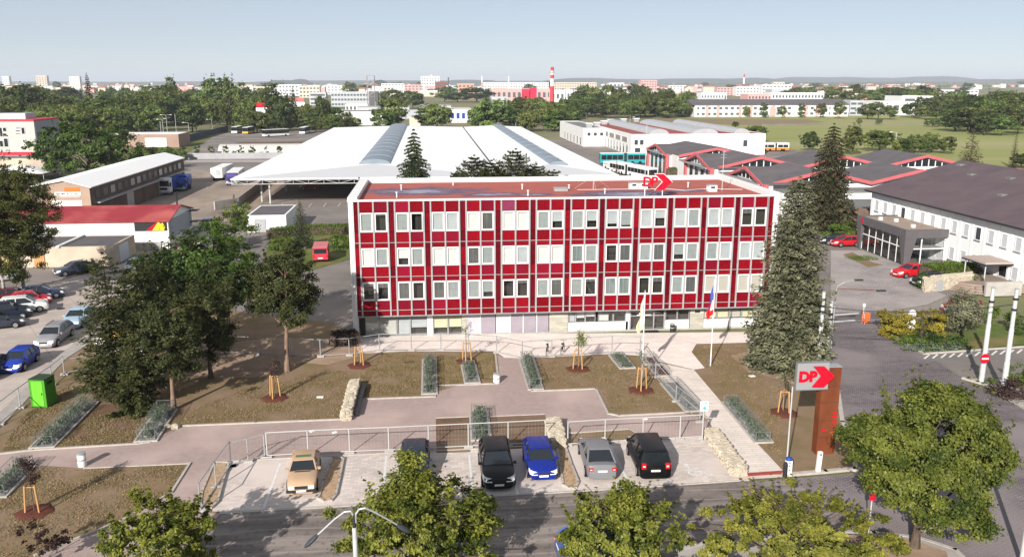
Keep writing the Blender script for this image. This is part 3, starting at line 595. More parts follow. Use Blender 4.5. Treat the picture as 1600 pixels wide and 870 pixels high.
# entrance doors
ent = gx(984); ex = gx(1037)
mb = MB()
for t in (0, .345, .69, 1): x = ent + (ex - ent) * t; mb.box(x - .05, x + .05, GY - .08, GY + .02, .06, 1.98)
mb.box(ent - .05, ex + .05, GY - .079, GY + .019, 1.98, 2.04); mb.box(ent, ex, GY - .078, GY + .018, 1.3, 1.36)
door = mb.build('entrance_door', M['grey_alu'], main)
MB().face([(ent, GY - .03, .08), (ex, GY - .03, .08), (ex, GY - .03, 1.98), (ent, GY - .03, 1.98)]).build('pane', M['glass'], door)
MB().box(ent + .6, ent + 1.9, GY - .1, GY - .085, 1.36, 1.44).build('push_bar', M['white'], door)
MB().box(ent + .8, ent + 1.15, GY - .06, GY - .04, 1.4, 1.62).build('notice', M['plate'], door)
gwin(1039, 1057, .84, 2.04); gwin(1057.5, 1076, .84, 2.04, BL['K'], .3); gbox('base_panel', 1038, 1057, .06, .82, M['white']); gbox('base_panel', 1057.5, 1076, .06, .82, M['white'])
gbox('stone_cladding', 1077, 1098, .06, 2.04, M['cladstone'], .3, GY - .1); gbox('wall_plaque', 1084, 1092, 1.5, 1.68, M['dark'], .02, GY - .125)
for u0, u1, bl in ((1099, 1119, M['yellow']), (1119.5, 1138, M['yellow']), (1138.5, 1157, BL['C']), (1157.5, 1176, M['yellow']), (1176.5, 1194, M['yellow']), (1194.5, 1210, BL['C'])):
    gwin(u0, u1, .84, 2.04, bl, .97); gbox('base_panel', u0, u1 - .3, .06, .82, M['white'])
gbox('wall_pier', 977.5, 983, .06, 2.04, M['white'])
# door mat, wall lamp
mb = MB().box(gx(1000), gx(1026), GY - 1.0, GY - .35, .023, .045); one(mb, 'door_mat', M['dark'], 'dark door mat on the terrace before the glass entrance doors', 'door mat', (gx(1012), GY - .7, .023))
# rooftop things
RZ = 12.02
def hood(u, v, w, d, h, name, label, cat, m='white', grp=None):
    p = G(u, v, RZ); t = thing(name, label, cat, (p.x, p.y, RZ), 0, grp)
    MB().box(-w / 2, w / 2, -d / 2, d / 2, 0, h - .06).build('housing', M[m], t, False); MB().box(-w / 2 - .04, w / 2 + .04, -d / 2 - .04, d / 2 + .04, h - .06, h).build('lid', M['grey_alu'], t, False)
    return t
hood(876, 298, 1.25, .8, .3, 'roof_hatch', 'low pale hatch on the red roof, left of the antenna frame', 'roof hatch', 'grey_alu')
for u, v, lab in ((989.5, 295, 'white box with a dark opening on the red roof, left of the roof sign'), (1004, 295, 'grey box on the red roof just behind the letters of the roof sign'), (1112, 299, 'white box on the red roof near its right end, below the mast')):
    t = hood(u, v, .8, .7, .62, 'ventilation_box', lab, 'vent box', 'white')
    MB().box(-.2, .2, -.36, -.352, .3, .48).build('grille', M['dark'], t, False)
for u, v, lab in ((816, 296, 'short white vent pipe on the red roof, left of the hatch'), (889, 297, 'short white vent pipe on the red roof beside the hatch'), (627, 297, 'short white vent pipe near the left end of the red roof'), (620, 309, 'short white vent pipe at the front edge of the red roof, left'), (708, 290, 'tall thin vent pipe standing left of the dark roof stain'), (1075, 293, 'small white mushroom vent on the red roof, right of the roof sign'), (825, 306, 'short vent pipe at the front roof edge below the hatch'), (945, 303, 'short vent pipe in the dark roof stain left of the roof sign')):
    p = G(u, v, RZ); mb = MB(); mb.tube((p.x, p.y, RZ), (p.x, p.y, RZ + .45), .05, n=8); mb.tube((p.x, p.y, RZ + .45), (p.x, p.y, RZ + .5), .12, .1, 8); one(mb, 'vent_pipe', M['white'], lab, 'vent pipe', (p.x, p.y, RZ))
def antenna(u, v, vt, lab, stays=True, dish=False):
    p = G(u, v, RZ); h = HT(p, vt) - RZ; t = thing('roof_mast', lab, 'mast', (p.x, p.y, RZ))
    MB().tube((0, 0, 0), (0, 0, h), .035, .025, 6).build('pole', M['steel'], t, False)
    mb = MB()
    for k in range(3): mb.tube((-.3 + .05 * k, 0, h * (.82 + .07 * k)), (.3 - .05 * k, 0, h * (.82 + .07 * k)), .012, n=4)
    mb.build('antenna_arm', M['steel'], t, False)
    if stays:
        for k in range(3):
            a = k * 2.094 + .5; MB().tube((0, 0, h * .7), (1.9 * math.cos(a), 1.5 * math.sin(a), .03), .012, n=4).build('stay', M['steel'], t, False)
    return t
antenna(927, 296, 266, 'slim guyed mast on the red roof, right of the hatch'); antenna(1007, 304, 195, 'tall dark lattice mast rising behind the roof sign', False); antenna(1128, 298, 235, 'slim white mast at the right end of the red roof', False)
mb = MB(); mb.path([tuple(G(u, v, RZ + .25)) for u, v in ((902, 296.5), (980, 295.5), (1040, 295), (1070, 297.5), (1100, 295), (1160, 296))], .02, 4); p = G(1000, 296, RZ + .25); one(mb, 'roof_cable', M['white'], 'thin white cable strung low across the right half of the red roof', 'cable', tuple(p))
# roof sign: DP and an arrow on two posts
SY = 72.35
sgn = thing('roof_sign', 'red letters DP and arrow sign standing on the front edge of the red roof', 'sign', (AY(1028, 300, SY).x, SY, RZ))
for u in (1007.5, 1035): x = AY(u, 300, SY).x; MB().tube((x, SY, RZ), (x, SY, RZ + 1.0), .04, n=6).build('post', M['white'], sgn)
def sp(u, v, y=SY): p = AY(u, v, y); return (p.x, p.z)
def plate(poly, y0, y1, mi=0, mb=None):
    mb = mb or MB(); n = len(poly); k = len(mb.v); mb.v += [(x, y0, z) for x, z in poly] + [(x, y1, z) for x, z in poly]
    a = sum(poly[i][0] * poly[(i + 1) % n][1] - poly[(i + 1) % n][0] * poly[i][1] for i in range(n))
    idx = list(range(n)) if a > 0 else list(reversed(range(n)))
    mb.f += [tuple(k + i for i in idx), tuple(k + n + i for i in reversed(idx))]; mb.m += [mi, mi]
    for q in range(n): i, j = idx[q], idx[(q + 1) % n]; mb.f.append((k + j, k + i, k + n + i, k + n + j)); mb.m.append(mi)
    return mb
chev = [(1023.5, 272), (1037, 272), (1050, 284.2), (1037, 297), (1023.5, 297), (1036, 284.2)]
plate([sp(*q) for q in chev], SY - .05, SY + .05).build('arrow', M['logo'], sgn)
cc = [(1022.3, 271.2), (1037.5, 271.2), (1051.5, 284.2), (1037.5, 297.8), (1022.3, 297.8), (1034.6, 284.2)]
plate([sp(*q) for q in cc], SY + .055, SY + .075).build('arrow_border', M['plate'], sgn)
for ch, u in (('D', 1011.8), ('P', 1022.6)):
    p = AY(u, 284.8, SY); o = link('letter', text_mesh(ch, 1.15, M['logo'], .04, .035), sgn, Vector((p.x, SY, p.z)) - sgn.location); o.rotation_euler = (rad(90), 0, 0)
# ---------------------------------------------------------------- big white canopy
M['cwhite'] = mat('white_membrane', (0.86, 0.85, 0.83), 0.6, (0.83, 0.82, 0.8), 0.1)
M['polycarb'] = mat('grey_blue_skylight', (0.2, 0.245, 0.29), 0.4, (0.17, 0.21, 0.25), 0.5, spec=0.4)
E_Z = 4.85; CX0, CXV, CX1 = -35.4, 13.0, 35.2; CY0, CY1 = 157.0, 331.0; R_Z = 5.45
can = thing('parking_canopy', 'vast white canopy roof on columns with two arched skylights behind the red office block', 'canopy', ((CX0 + CX1) / 2, CY0, 0))
def canopy_roof(x0, x1, rz, hip):
    xm = (x0 + x1) / 2; mb = MB(); t = .25
    P = [(x0, CY0, E_Z), (x1, CY0, E_Z), (xm, CY0 + hip, rz), (x0, CY1, E_Z), (x1, CY1, E_Z), (xm, CY1, rz)]
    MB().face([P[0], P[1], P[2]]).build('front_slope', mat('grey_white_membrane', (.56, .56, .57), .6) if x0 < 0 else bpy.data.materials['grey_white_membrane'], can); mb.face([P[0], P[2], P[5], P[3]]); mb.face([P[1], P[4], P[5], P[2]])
    mb.face([P[3], P[5], P[4]]); mb.box(x0, x1, CY0 - .12, CY0 - .01, E_Z - .22, E_Z + .02); mb.box(x0 - .12, x0 - .01, CY0 - .12, CY1, E_Z - .22, E_Z + .02)
    mb.face([(x0, CY0, E_Z - .1), (x0, CY1, E_Z - .1), (x1, CY1, E_Z - .1), (x1, CY0, E_Z - .1)])
    mb.build('roof', M['cwhite'], can)
    return xm
def skylight(xm, w, y0, y1, z, rise):
    mb = MB(); rings = []
    for y in (y0, y1): rings.append([(xm - w / 2 * math.cos(math.pi * i / 10), y, z + rise * math.sin(math.pi * i / 10)) for i in range(11)])
    mb.loft(rings, cap=True, closed=False); o = mb.build('skylight', M['polycarb'], can)
    rb = MB()
    for y in np.arange(y0, y1 + .1, 12.0):
        rb.path([(xm - (w / 2 + .03) * math.cos(math.pi * i / 10), y, z + (rise + .03) * math.sin(math.pi * i / 10)) for i in range(11)], .05, 4)
    tag(rb.build('rib', M['grey_alu'], o), kind='stuff'); return o
xm = canopy_roof(CX0, CXV - .15, R_Z, 20.0); skylight(-11.2, 6.4, CY0 + 20.0, CY1 + .6, R_Z - .12, 1.0)
xm2 = canopy_roof(CXV + .15, CX1, R_Z - .1, 17.0); skylight(26.3, 3.8, CY0 + 16.0, CY1 + .6, R_Z - .24, 0.7)
MB().box(CXV - .15, CXV + .15, CY0, CY1, E_Z + .0, E_Z + .12).build('valley_gutter', M['dark'], can)
tr = MB(); zt, zb = E_Z - .25, E_Z - 1.0
tr.tube((CX0, CY0 + .05, zt - .05), (CX1, CY0 + .05, zt - .05), .07, n=5); tr.tube((CX0, CY0 + .05, zb), (CX1, CY0 + .05, zb), .08, n=5)
n = 26
for i in range(n + 1):
    x = CX0 + (CX1 - CX0) * i / n; tr.tube((x, CY0 + .05, zb), (x, CY0 + .05, zt), .05, n=4)
    if i < n:
        x2 = CX0 + (CX1 - CX0) * (i + 1) / n; tr.tube((x, CY0 + .05, zb if i % 2 else zt), (x2, CY0 + .05, zt if i % 2 else zb), .045, n=4)
tr.build('truss', M['steel'], can)
tr = MB(); 
tr.tube((CX0, CY0, zb), (CX0, CY1, zb), .08, n=5)
n = 60
for i in range(n):
    y = CY0 + (CY1 - CY0) * i / n; y2 = CY0 + (CY1 - CY0) * (i + 1) / n; tr.tube((CX0, y, zb if i % 2 else zt), (CX0, y2, zt if i % 2 else zb), .045, n=4)
tr.build('truss', M['steel'], can)
for x in (-29.2, -12, 5, 13, 24, 33):
    for y in (CY0 + 2.2, CY0 + 20, CY0 + 46, CY0 + 80): MB().tube((x, y, 0), (x, y, zb + .1), .17, n=8).build('column', M['steel'], can)
MB().tube((-31.2, CY0 + 5, 0), (-31.2, CY0 + 5, zb + .1), .17, n=8).build('column', M['steel'], can)
mb = MB()
for x in np.arange(-27, 30, 2.6): mb.box(x, x + .1, CY0 - 2.2, CY0 + 2.6, -.052, -.04)
struct('bay_line', mb, M['line'])
# ---------------------------------------------------------------- helpers for plain buildings
def gable(name, label, cat, x0, x1, y0, y1, ez, rz, axis, wall, roof, over=.3, apex=.5, group=None):
    """walls with a gabled roof; axis 'x' or 'y' is the ridge direction"""
    t = thing(name, label, cat, ((x0 + x1) / 2, y0, 0), 0, group); mb = MB()
    if axis == 'y':
        xm = x0 + (x1 - x0) * apex; pr = [(x0, 0), (x1, 0), (x1, ez), (xm, rz), (x0, ez)]
        mb.loft([[(x, y, z) for x, z in pr] for y in (y0, y1)]); mb.build('wall', wall, t)
        r = MB(); T = .14
        for a, b, za, zb_ in ((x0 - over, xm, ez - (rz - ez) * over / max(.1, xm - x0), rz), (xm, x1 + over, rz, ez - (rz - ez) * over / max(.1, x1 - xm))):
            r.loft([[(a, y, za + .01), (b, y, zb_ + .01), (b, y, zb_ + T), (a, y, za + T)] for y in (y0 - over, y1 + over)])
    else:
        ym = y0 + (y1 - y0) * apex; pr = [(y0, 0), (y1, 0), (y1, ez), (ym, rz), (y0, ez)]
        mb.loft([[(x, y, z) for y, z in pr] for x in (x0, x1)]); mb.build('wall', wall, t)
        r = MB(); T = .14
        for a, b, za, zb_ in ((y0 - over, ym, ez - (rz - ez) * over / max(.1, ym - y0), rz), (ym, y1 + over, rz, ez - (rz - ez) * over / max(.1, y1 - ym))):
            r.loft([[(x, a, za + .01), (x, b, zb_ + .01), (x, b, zb_ + T), (x, a, za + T)] for x in (x0 - over, x1 + over)])
    r.build('roof', roof, t)
    return t
def block(name, label, cat, x0, x1, y0, y1, h, wall, roof, par=.25, group=None, z0=0):
    t = thing(name, label, cat, ((x0 + x1) / 2, y0, z0), 0, group)
    MB().box(x0, x1, y0, y1, z0, h).build('wall', wall, t)
    mb = MB(); w = min(.3, (x1 - x0) / 8)
    mb.box(x0 + w, x1 - w, y0 + w, y1 - w, h + .004, h + .06); mb.build('roof', roof, t)
    if par:
        mb = MB(); mb.box(x0, x1, y0, y0 + w, h, h + par); mb.box(x0, x1, y1 - w, y1, h, h + par); mb.box(x0, x0 + w, y0 + w, y1 - w, h, h + par); mb.box(x1 - w, x1, y0 + w, y1 - w, h, h + par); mb.build('parapet', wall, t)
    return t
wm = {}
def win(t, side, a, z, w, h, at, m=None, fr=None, name='window', t_=.07):
    """a window: frame proud of the wall, pane as sub-part. side s (faces -Y), w (faces -X), e (faces +X)"""
    m = m or M['dglass']; fr = fr or M['pvc']; k = (name, side, round(w, 2), round(h, 2), m.name, fr.name)
    if k not in wm:
        T = min(t_, w * .18); f = MB(); g = MB()
        for bx in ((0, w, 0, T), (0, w, h - T, h), (0, T, T, h - T), (w - T, w, T, h - T)):
            if side == 's': f.box(bx[0], bx[1], -.06, .02, bx[2], bx[3])
            else: f.box(-.06 if side == 'w' else -.02, .02 if side == 'w' else .06, bx[0], bx[1], bx[2], bx[3])
        if side == 's': g.box(T, w - T, -.02, .01, T, h - T)
        else: g.box(-.02 if side == 'w' else -.01, .01 if side == 'w' else .02, T, w - T, T, h - T)
        wm[k] = (f.mesh(name, fr), g.mesh('pane', m))
    loc = (a, at, z) if side == 's' else (at, a, z)
    o = link(name, wm[k][0], t, Vector(loc) - t.location); link('pane', wm[k][1], o); return o
# ---------------------------------------------------------------- long warehouse with pale roof, left
wh = gable('warehouse', 'long low warehouse with a white roof and worn brown side wall', 'building', -62.6, -53.2, 139.3, 192, 5.7, 6.75, 'y', mat('worn_render', (0.4, 0.29, 0.22), .9, (0.33, .235, .18), .35, bump=.1), M['cwhite'], .35, .6)
M['brownwall'] = mat('brown_side_wall', (0.17, 0.115, 0.085), .9, (0.11, .08, .065), .5, bump=.2)
MB().box(-53.2, -53.05, 139.6, 192, 0, 5.5).build('side_cladding', M['brownwall'], wh)
MB().box(-53.05, -52.2, 140.5, 191, 3.05, 3.2).build('loading_awning', M['galv'], wh)
for i in range(15):
    win(wh, 'e', 141 + i * 3.3, 3.7, 2.3, 1.35, -53.02, mat('grimy_pane%d' % (i % 3), ((.05, .05, .05), (.1, .1, .1), (.35, .34, .33))[i % 3], .3) if i < 3 else bpy.data.materials['grimy_pane%d' % ((i * 7 // 3) % 3)], M['brownwall'])
for i in range(5): MB().box(-53.04, -52.98, 146 + i * 9, 149.5 + i * 9, 0, 2.7).build('loading_door', M['galv'] if i % 2 else M['brownwall'], wh)
def ap(u, v, Y): p = AY(u, v, Y); return p.x, p.z
WY = 139.3
def wplate(name, u0, v0, u1, v1, m, par, Y, d=.05, txt=None, tm=None):
    a, b = AY(u0, v1, Y), AY(u1, v0, Y); o = MB().box(a.x, b.x, Y - d, Y - .002, a.z, b.z).build(name, m, par)
    if txt:
        l = link('lettering', text_mesh(txt, (b.z - a.z) * .78, tm or M['dark'], .01, .004), o, Vector(((a.x + b.x) / 2, Y - d - .01, (a.z + b.z) / 2)) - root_loc(par)); l.rotation_euler = (rad(90), 0, 0)
        k = min(1, (b.x - a.x) * .92 / max(.01, l.dimensions.x)); l.scale = (k, 1, 1)
    return o
wplate('window', 51, 291, 63.5, 309, M['room'], wh, WY)
wplate('sign_board', 101, 293, 124, 299.5, M['orange'], wh, WY)
wplate('sign_board', 86, 300, 126, 306, M['plate'], wh, WY, .06, 'PNEUMATIKY A DISKY')
wplate('sign_board', 88, 306.7, 125, 308.7, mat('pale_red_board', (.6, .45, .43), .7), wh, WY)
wplate('garage_door', 84, 313, 128, 330, M['white'], wh, WY)
# ---------------------------------------------------------------- red roofed shed
rs = gable('storage_shed', 'long white shed with a dull red sheet roof beside the concrete street', 'building', -58, -34.9, 116.4, 128.0, 3.75, 5.0, 'x', M['white'], mat('red_sheet_roof', (.3, .035, .045), .6, (.25, .03, .04), .5, c3=(.4, .1, .09), ns3=.2), .3, .5)
MB().box(-34.9, -34.75, 117, 127.2, 1.3, 3.7).build('end_cladding', mat('grey_blue_cladding', (.3, .33, .36), .6), rs)
a, b = AY(211, 361, 116.4), AY(260, 346, 116.4)
bay = MB().box(a.x, b.x, 116.3, 116.39, a.z, b.z + .05).build('painted_panel', M['dark'], rs)
plate([ap(u, v, 116.28) for u, v in ((228, 360), (246, 346), (252, 346), (240, 360))], 116.25, 116.28).build('red_wedge', M['logo'], bay)
for q in ([(238, 360), (247, 347), (252, 350), (248, 360)], [(249, 360), (252, 351), (256, 353), (257, 360)], [(252, 349.5), (254, 347.5), (258, 356), (256.6, 357)]):
    plate([ap(u, v, 116.26) for u, v in q], 116.22, 116.25).build('yellow_shape', mat('yellow_print', (.75, .6, .03), .6), bay)
MB().tube((-36.4, 126.5, 4.2), (-36.4, 126.5, 6.3), .12, n=8).build('flue', M['dark'], rs)
MB().box(-57.5, -36, 116.2, 116.38, 0, .9).build('plinth', M['conc'], rs)
for z in (2.0, 3.6): MB().box(-34.75, -33.6, 126, 128, z, z + .06).build('stair_landing', M['dark'], rs)
# garage row
gr = block('garage', 'low garage row with a dark flat felt roof and cream peeling walls', 'building', -50, -38.4, 105.6, 113.5, 2.35, M['cream'], M['darkroof'], .12)
MB().box(-44.9, -44.5, 105.4, 113.6, 2.42, 2.62).build('fire_wall', M['white'], gr)
MB().box(-38.4, -38.32, 107.6, 110.8, 0.05, 2.15).build('garage_door', mat('pale_blue_door', (.52, .56, .62), .5), gr)
MB().box(-47.6, -46.4, 105.5, 105.62, .1, 2.0).build('door', M['wood'], gr)
ys = block('annex', 'small yellow plastered annex left of the garage row, half behind the birch', 'building', -53, -50.05, 104.6, 112, 2.0, mat('yellow_render', (.62, .45, .2), .85, (.55, .4, .2), .6), M['darkroof'], .1)
win(ys, 's', -52.2, .9, .9, .8, 104.6)
# white shed right of the shrubs
sh = block('shed', 'small white shed with a dark flat roof on the depot yard', 'building', -27.1, -21.4, 128.2, 139, 2.45, M['white'], M['darkroof'], .1)
MB().box(-26, -24.4, 128.1, 128.22, .05, 2).build('door', M['galv'], sh)
# boundary wall of the yard behind the shed
p, q, s_ = G(336, 328), G(372, 322), G(440, 285)
mb = MB(); mb.strip([p, q], .25, 0, 1.5); mb.strip([q, (s_.x - 3, s_.y)], .25, 0, 1.5); one(mb, 'yard_wall', M['conc'], 'low grey concrete wall between the dirt yard and the canopy', 'wall', tuple(q))
mb = MB(); mb.strip([(-30, 131), (-36.5, 163)], .25, 0, 1.3); one(mb, 'yard_wall', M['brownwall'], 'dark brown low wall beside the canopy corner', 'wall', (-33, 147, 0))
# canopy lean-to roof over the bin store by the street
bs_ = thing('bin_shelter', 'grey felt roof shelter on posts beside the street, partly behind trees', 'shelter', tuple(G(305, 400)))
q = [G(300, 404, 2.2), G(333, 380, 2.2), G(325, 374, 2.4), G(296, 392, 2.4)]
MB().loft([[tuple(v_ + Vector((0, 0, d))) for v_ in q] for d in (0, .12)]).build('roof', M['greyroof'], bs_)
for v_ in q[:2]: MB().tube((v_.x, v_.y, 0), (v_.x, v_.y, 2.2), .08, n=6).build('post', M['dark'], bs_)
# globe lamp by the gate
p = G(325, 392); t = thing('globe_lamp', 'white globe lamp on a short post by the gate', 'lamp', tuple(p)); MB().tube((p.x, p.y, 0), (p.x, p.y, HT(p, 374)), .05, n=6).build('post', M['dark'], t)
mb = MB(); mb.lathe([(.35 * math.sin(a), -.35 * math.cos(a)) for a in np.linspace(.05, 3.1, 8)], (p.x, p.y, HT(p, 374)), 12); mb.build('globe', M['plate'], t, smooth=60)
# ---------------------------------------------------------------- white building with red base, far left
lb = block('factory_building', 'pale block with a red base band and red roof edge at the left edge', 'building', -150, -114.5, 264.5, 282, 10.3, mat('pale_grey_render', (.52, .49, .46), .8, (.47, .44, .42), .3), M['greyroof'], .5)
MB().box(-150.05, -114.45, 264.4, 282.1, 0, 1.7).build('base_band', mat('bright_red_band', (.55, .03, .06), .6), lb)
MB().box(-150.1, -114.4, 264.35, 282.2, 10.5, 10.95).build('roof_edge', mat('red_fascia', (.5, .05, .07), .6), lb)
MB().box(-114.5, -114.36, 264.7, 281.8, 1.72, 10.4).build('side_cladding', mat('slate_blue_wall', (.28, .29, .34), .7), lb)
MB().box(-128, -119, 270, 277, 10.9, 12.6).build('roof_plant_room', M['galv'], lb)
for u0, v0, u1, v1 in ((0, 199, 3.5, 214), (4.5, 199, 10, 206), (4.5, 208, 10.5, 213.5), (7, 216, 12.5, 230), (0, 219.5, 5, 230), (24, 199, 32, 201.5), (24, 203.2, 32, 206), (24, 207.5, 32, 210), (34, 199, 38.5, 210), (35.5, 218.5, 39.5, 222.5)):
    a, b = AY(u0, v1, 264.5), AY(u1, v0, 264.5); win(lb, 's', a.x, a.z, b.x - a.x, b.z - a.z, 264.45, t_=.12)
for u0, u1 in ((65, 72), (80, 86)):
    a, b = AX(u0, 202.5, -114.4), AX(u1, 199.5, -114.4); win(lb, 'e', min(a.y, b.y), a.z, abs(b.y - a.y), .8, -114.36)
q_ = G(0, 277); l2 = block('annex', 'long low beige annex before the red based block', 'building', q_.x - 12, G(69, 277).x, q_.y, q_.y + 9, HT(q_, 249), M['cream'], M['greyroof'], .15)
tn = thing('tent', 'small white party tent behind the birch', 'tent', tuple(G(18, 283)))
mb = MB(); c = G(18, 283); mb.loft([[(c.x - 8, c.y, 1.6), (c.x + 7, c.y, 1.6), (c.x + 7, c.y + 9, 1.6), (c.x - 8, c.y + 9, 1.6)], [(c.x - 2, c.y + 3, 3.0), (c.x + 2, c.y + 3, 3.0), (c.x + 2, c.y + 6, 3.0), (c.x - 2, c.y + 6, 3.0)]]); mb.build('canvas', M['cwhite'], tn)
for dx, dy in ((-8, 0), (7, 0), (7, 9), (-8, 9)): MB().tube((c.x + dx, c.y + dy, 0), (c.x + dx, c.y + dy, 1.65), .06, n=5).build('pole', M['steel'], tn)
l3 = block('pavilion', 'low brown pavilion with pale roof edge by the wood', 'building', -108, -84.5, 302, 316, 4.3, mat('pinkish_brown_wall', (.36, .25, .2), .85, (.3, .21, .17), .3), M['cwhite'], .1)
MB().box(-95.5, -88.5, 301.9, 302.05, .2, 3.2).build('gate', M['white'], l3)
# retaining walls and barrel shed beyond the trucks
mb = MB().box(-73, -33.5, 254.5, 254.8, 0, 1.75); one(mb, 'white_wall', mat('dusty_white_wall', (.36, .36, .37), .8, (.3, .3, .31), .3), 'long white wall behind the row of young trees', 'wall', (-53, 254.5, 0))
sheet('lane_kerb', [(290, 250), (440, 250), (440, 253.5), (290, 253.5)], -0.02, M['pavement'])
bsd = thing('barrel_shed', 'white half round shed with a flat brown roof part behind the long white wall', 'shed', (-45, 260, 0))
mb = MB(); R0 = 4.2; mb.loft([[(x, 264 - R0 * math.cos(math.pi * i / 12), 3.6 * math.sin(math.pi * i / 12)) for i in range(13)] for x in (-62, -33)]); mb.build('shell', mat('pale_shell', (.5, .48, .45), .7, (.44, .42, .4), .3), bsd)
MB().box(-58, -34, 265, 272, 3.2, 3.7).build('flat_roof', M['brownwall'], bsd)
a, b = G(268, 228), G(356, 205); mb = MB().strip([a, b], .3, 0, 2.4); one(mb, 'fence', mat('dark_blue_fence', (.06, .07, .1), .7), 'dark solid fence running beside the bus park into the distance', 'fence', tuple(a))
# ---------------------------------------------------------------- white depot hall with red roof and arched skylights
dh = thing('depot_hall', 'big white depot hall with a red roof and three grey arched skylights', 'building', (80, 252, 0))
MB().box(60.4, 102, 254, 330, 0, 6.1).build('wall', M['white'], dh)
mb = MB(); mb.box(60.8, 101.6, 254.4, 329.6, 6.104, 6.2); mb.build('roof', M['roofred'], dh)
MB().box(60.4, 102, 254, 254.4, 6.1, 6.4).build('parapet', M['white'], dh); MB().box(60.4, 60.8, 254.4, 330, 6.1, 6.4).build('parapet', M['white'], dh); MB().box(101.6, 102, 254.4, 330, 6.1, 6.4).build('parapet', M['white'], dh)
for xm, w in ((70, 6), (84.5, 8), (96, 5)):
    mb = MB(); mb.loft([[(xm - w / 2 * math.cos(math.pi * i / 8), y, 6.2 + 1.5 * math.sin(math.pi * i / 8)) for i in range(9)] for y in (258, 326)], closed=False); mb.build('skylight', mat('grey_skylight', (.4, .41, .42), .4, (.35, .36, .37), .5), dh)
for i in range(6):
    y0 = 259 + i * 9.5; o = win(dh, 'w', y0, 3.6, 7.4, 1.6, 60.38, mat('grey_brown_glazing', (.2, .17, .16), .4) if i == 0 else bpy.data.materials['grey_brown_glazing'])
for i in range(11): win(dh, 'w', 258 + i * 4.6, .2, 2.2, 2.9, 60.38, M['mglass'], name='hall_door')
for x in (61.3, 63): win(dh, 's', x, 3.2, 1.2, 1.6, 253.98, M['mglass'])
win(dh, 's', 61.5, .2, 1.8, 2.2, 253.98, M['mglass'], name='hall_door'); win(dh, 's', 95, 2.5, 1.4, 2.0, 253.98, M['mglass'])
da = block('depot_annex', 'white annex with rooftop vent boxes at the far left end of the depot hall', 'building', 52.6, 60.35, 292, 345, 6.0, M['white'], M['greyroof'], .3)
for i in range(6): win(da, 'w', 295 + i * 7, .3, 2.5, 2.6, 52.58, M['mglass'], name='hall_door')
for i in range(3): win(da, 's', 54 + i * 2.2, 3.6, 1.2, 1.2, 291.98, M['mglass'])
for i_, (x, y) in enumerate(((56, 300), (60, 306), (65, 318), (70, 330), (76, 334), (82, 338))):
    h = 6.1; t = thing('roof_vent', 'grey vent box on the depot annex roof, %s from the left' % 'first second third fourth fifth sixth'.split()[i_], 'vent box', (x, y, h), 0, 'vent boxes on the depot roof'); MB().box(-1, 1, -1, 1, 0, 1.2).build('housing', M['galv'], t, False); MB().box(-1.2, 1.2, -1.2, 1.2, 1.2, 1.5).build('lid', M['white'], t, False)
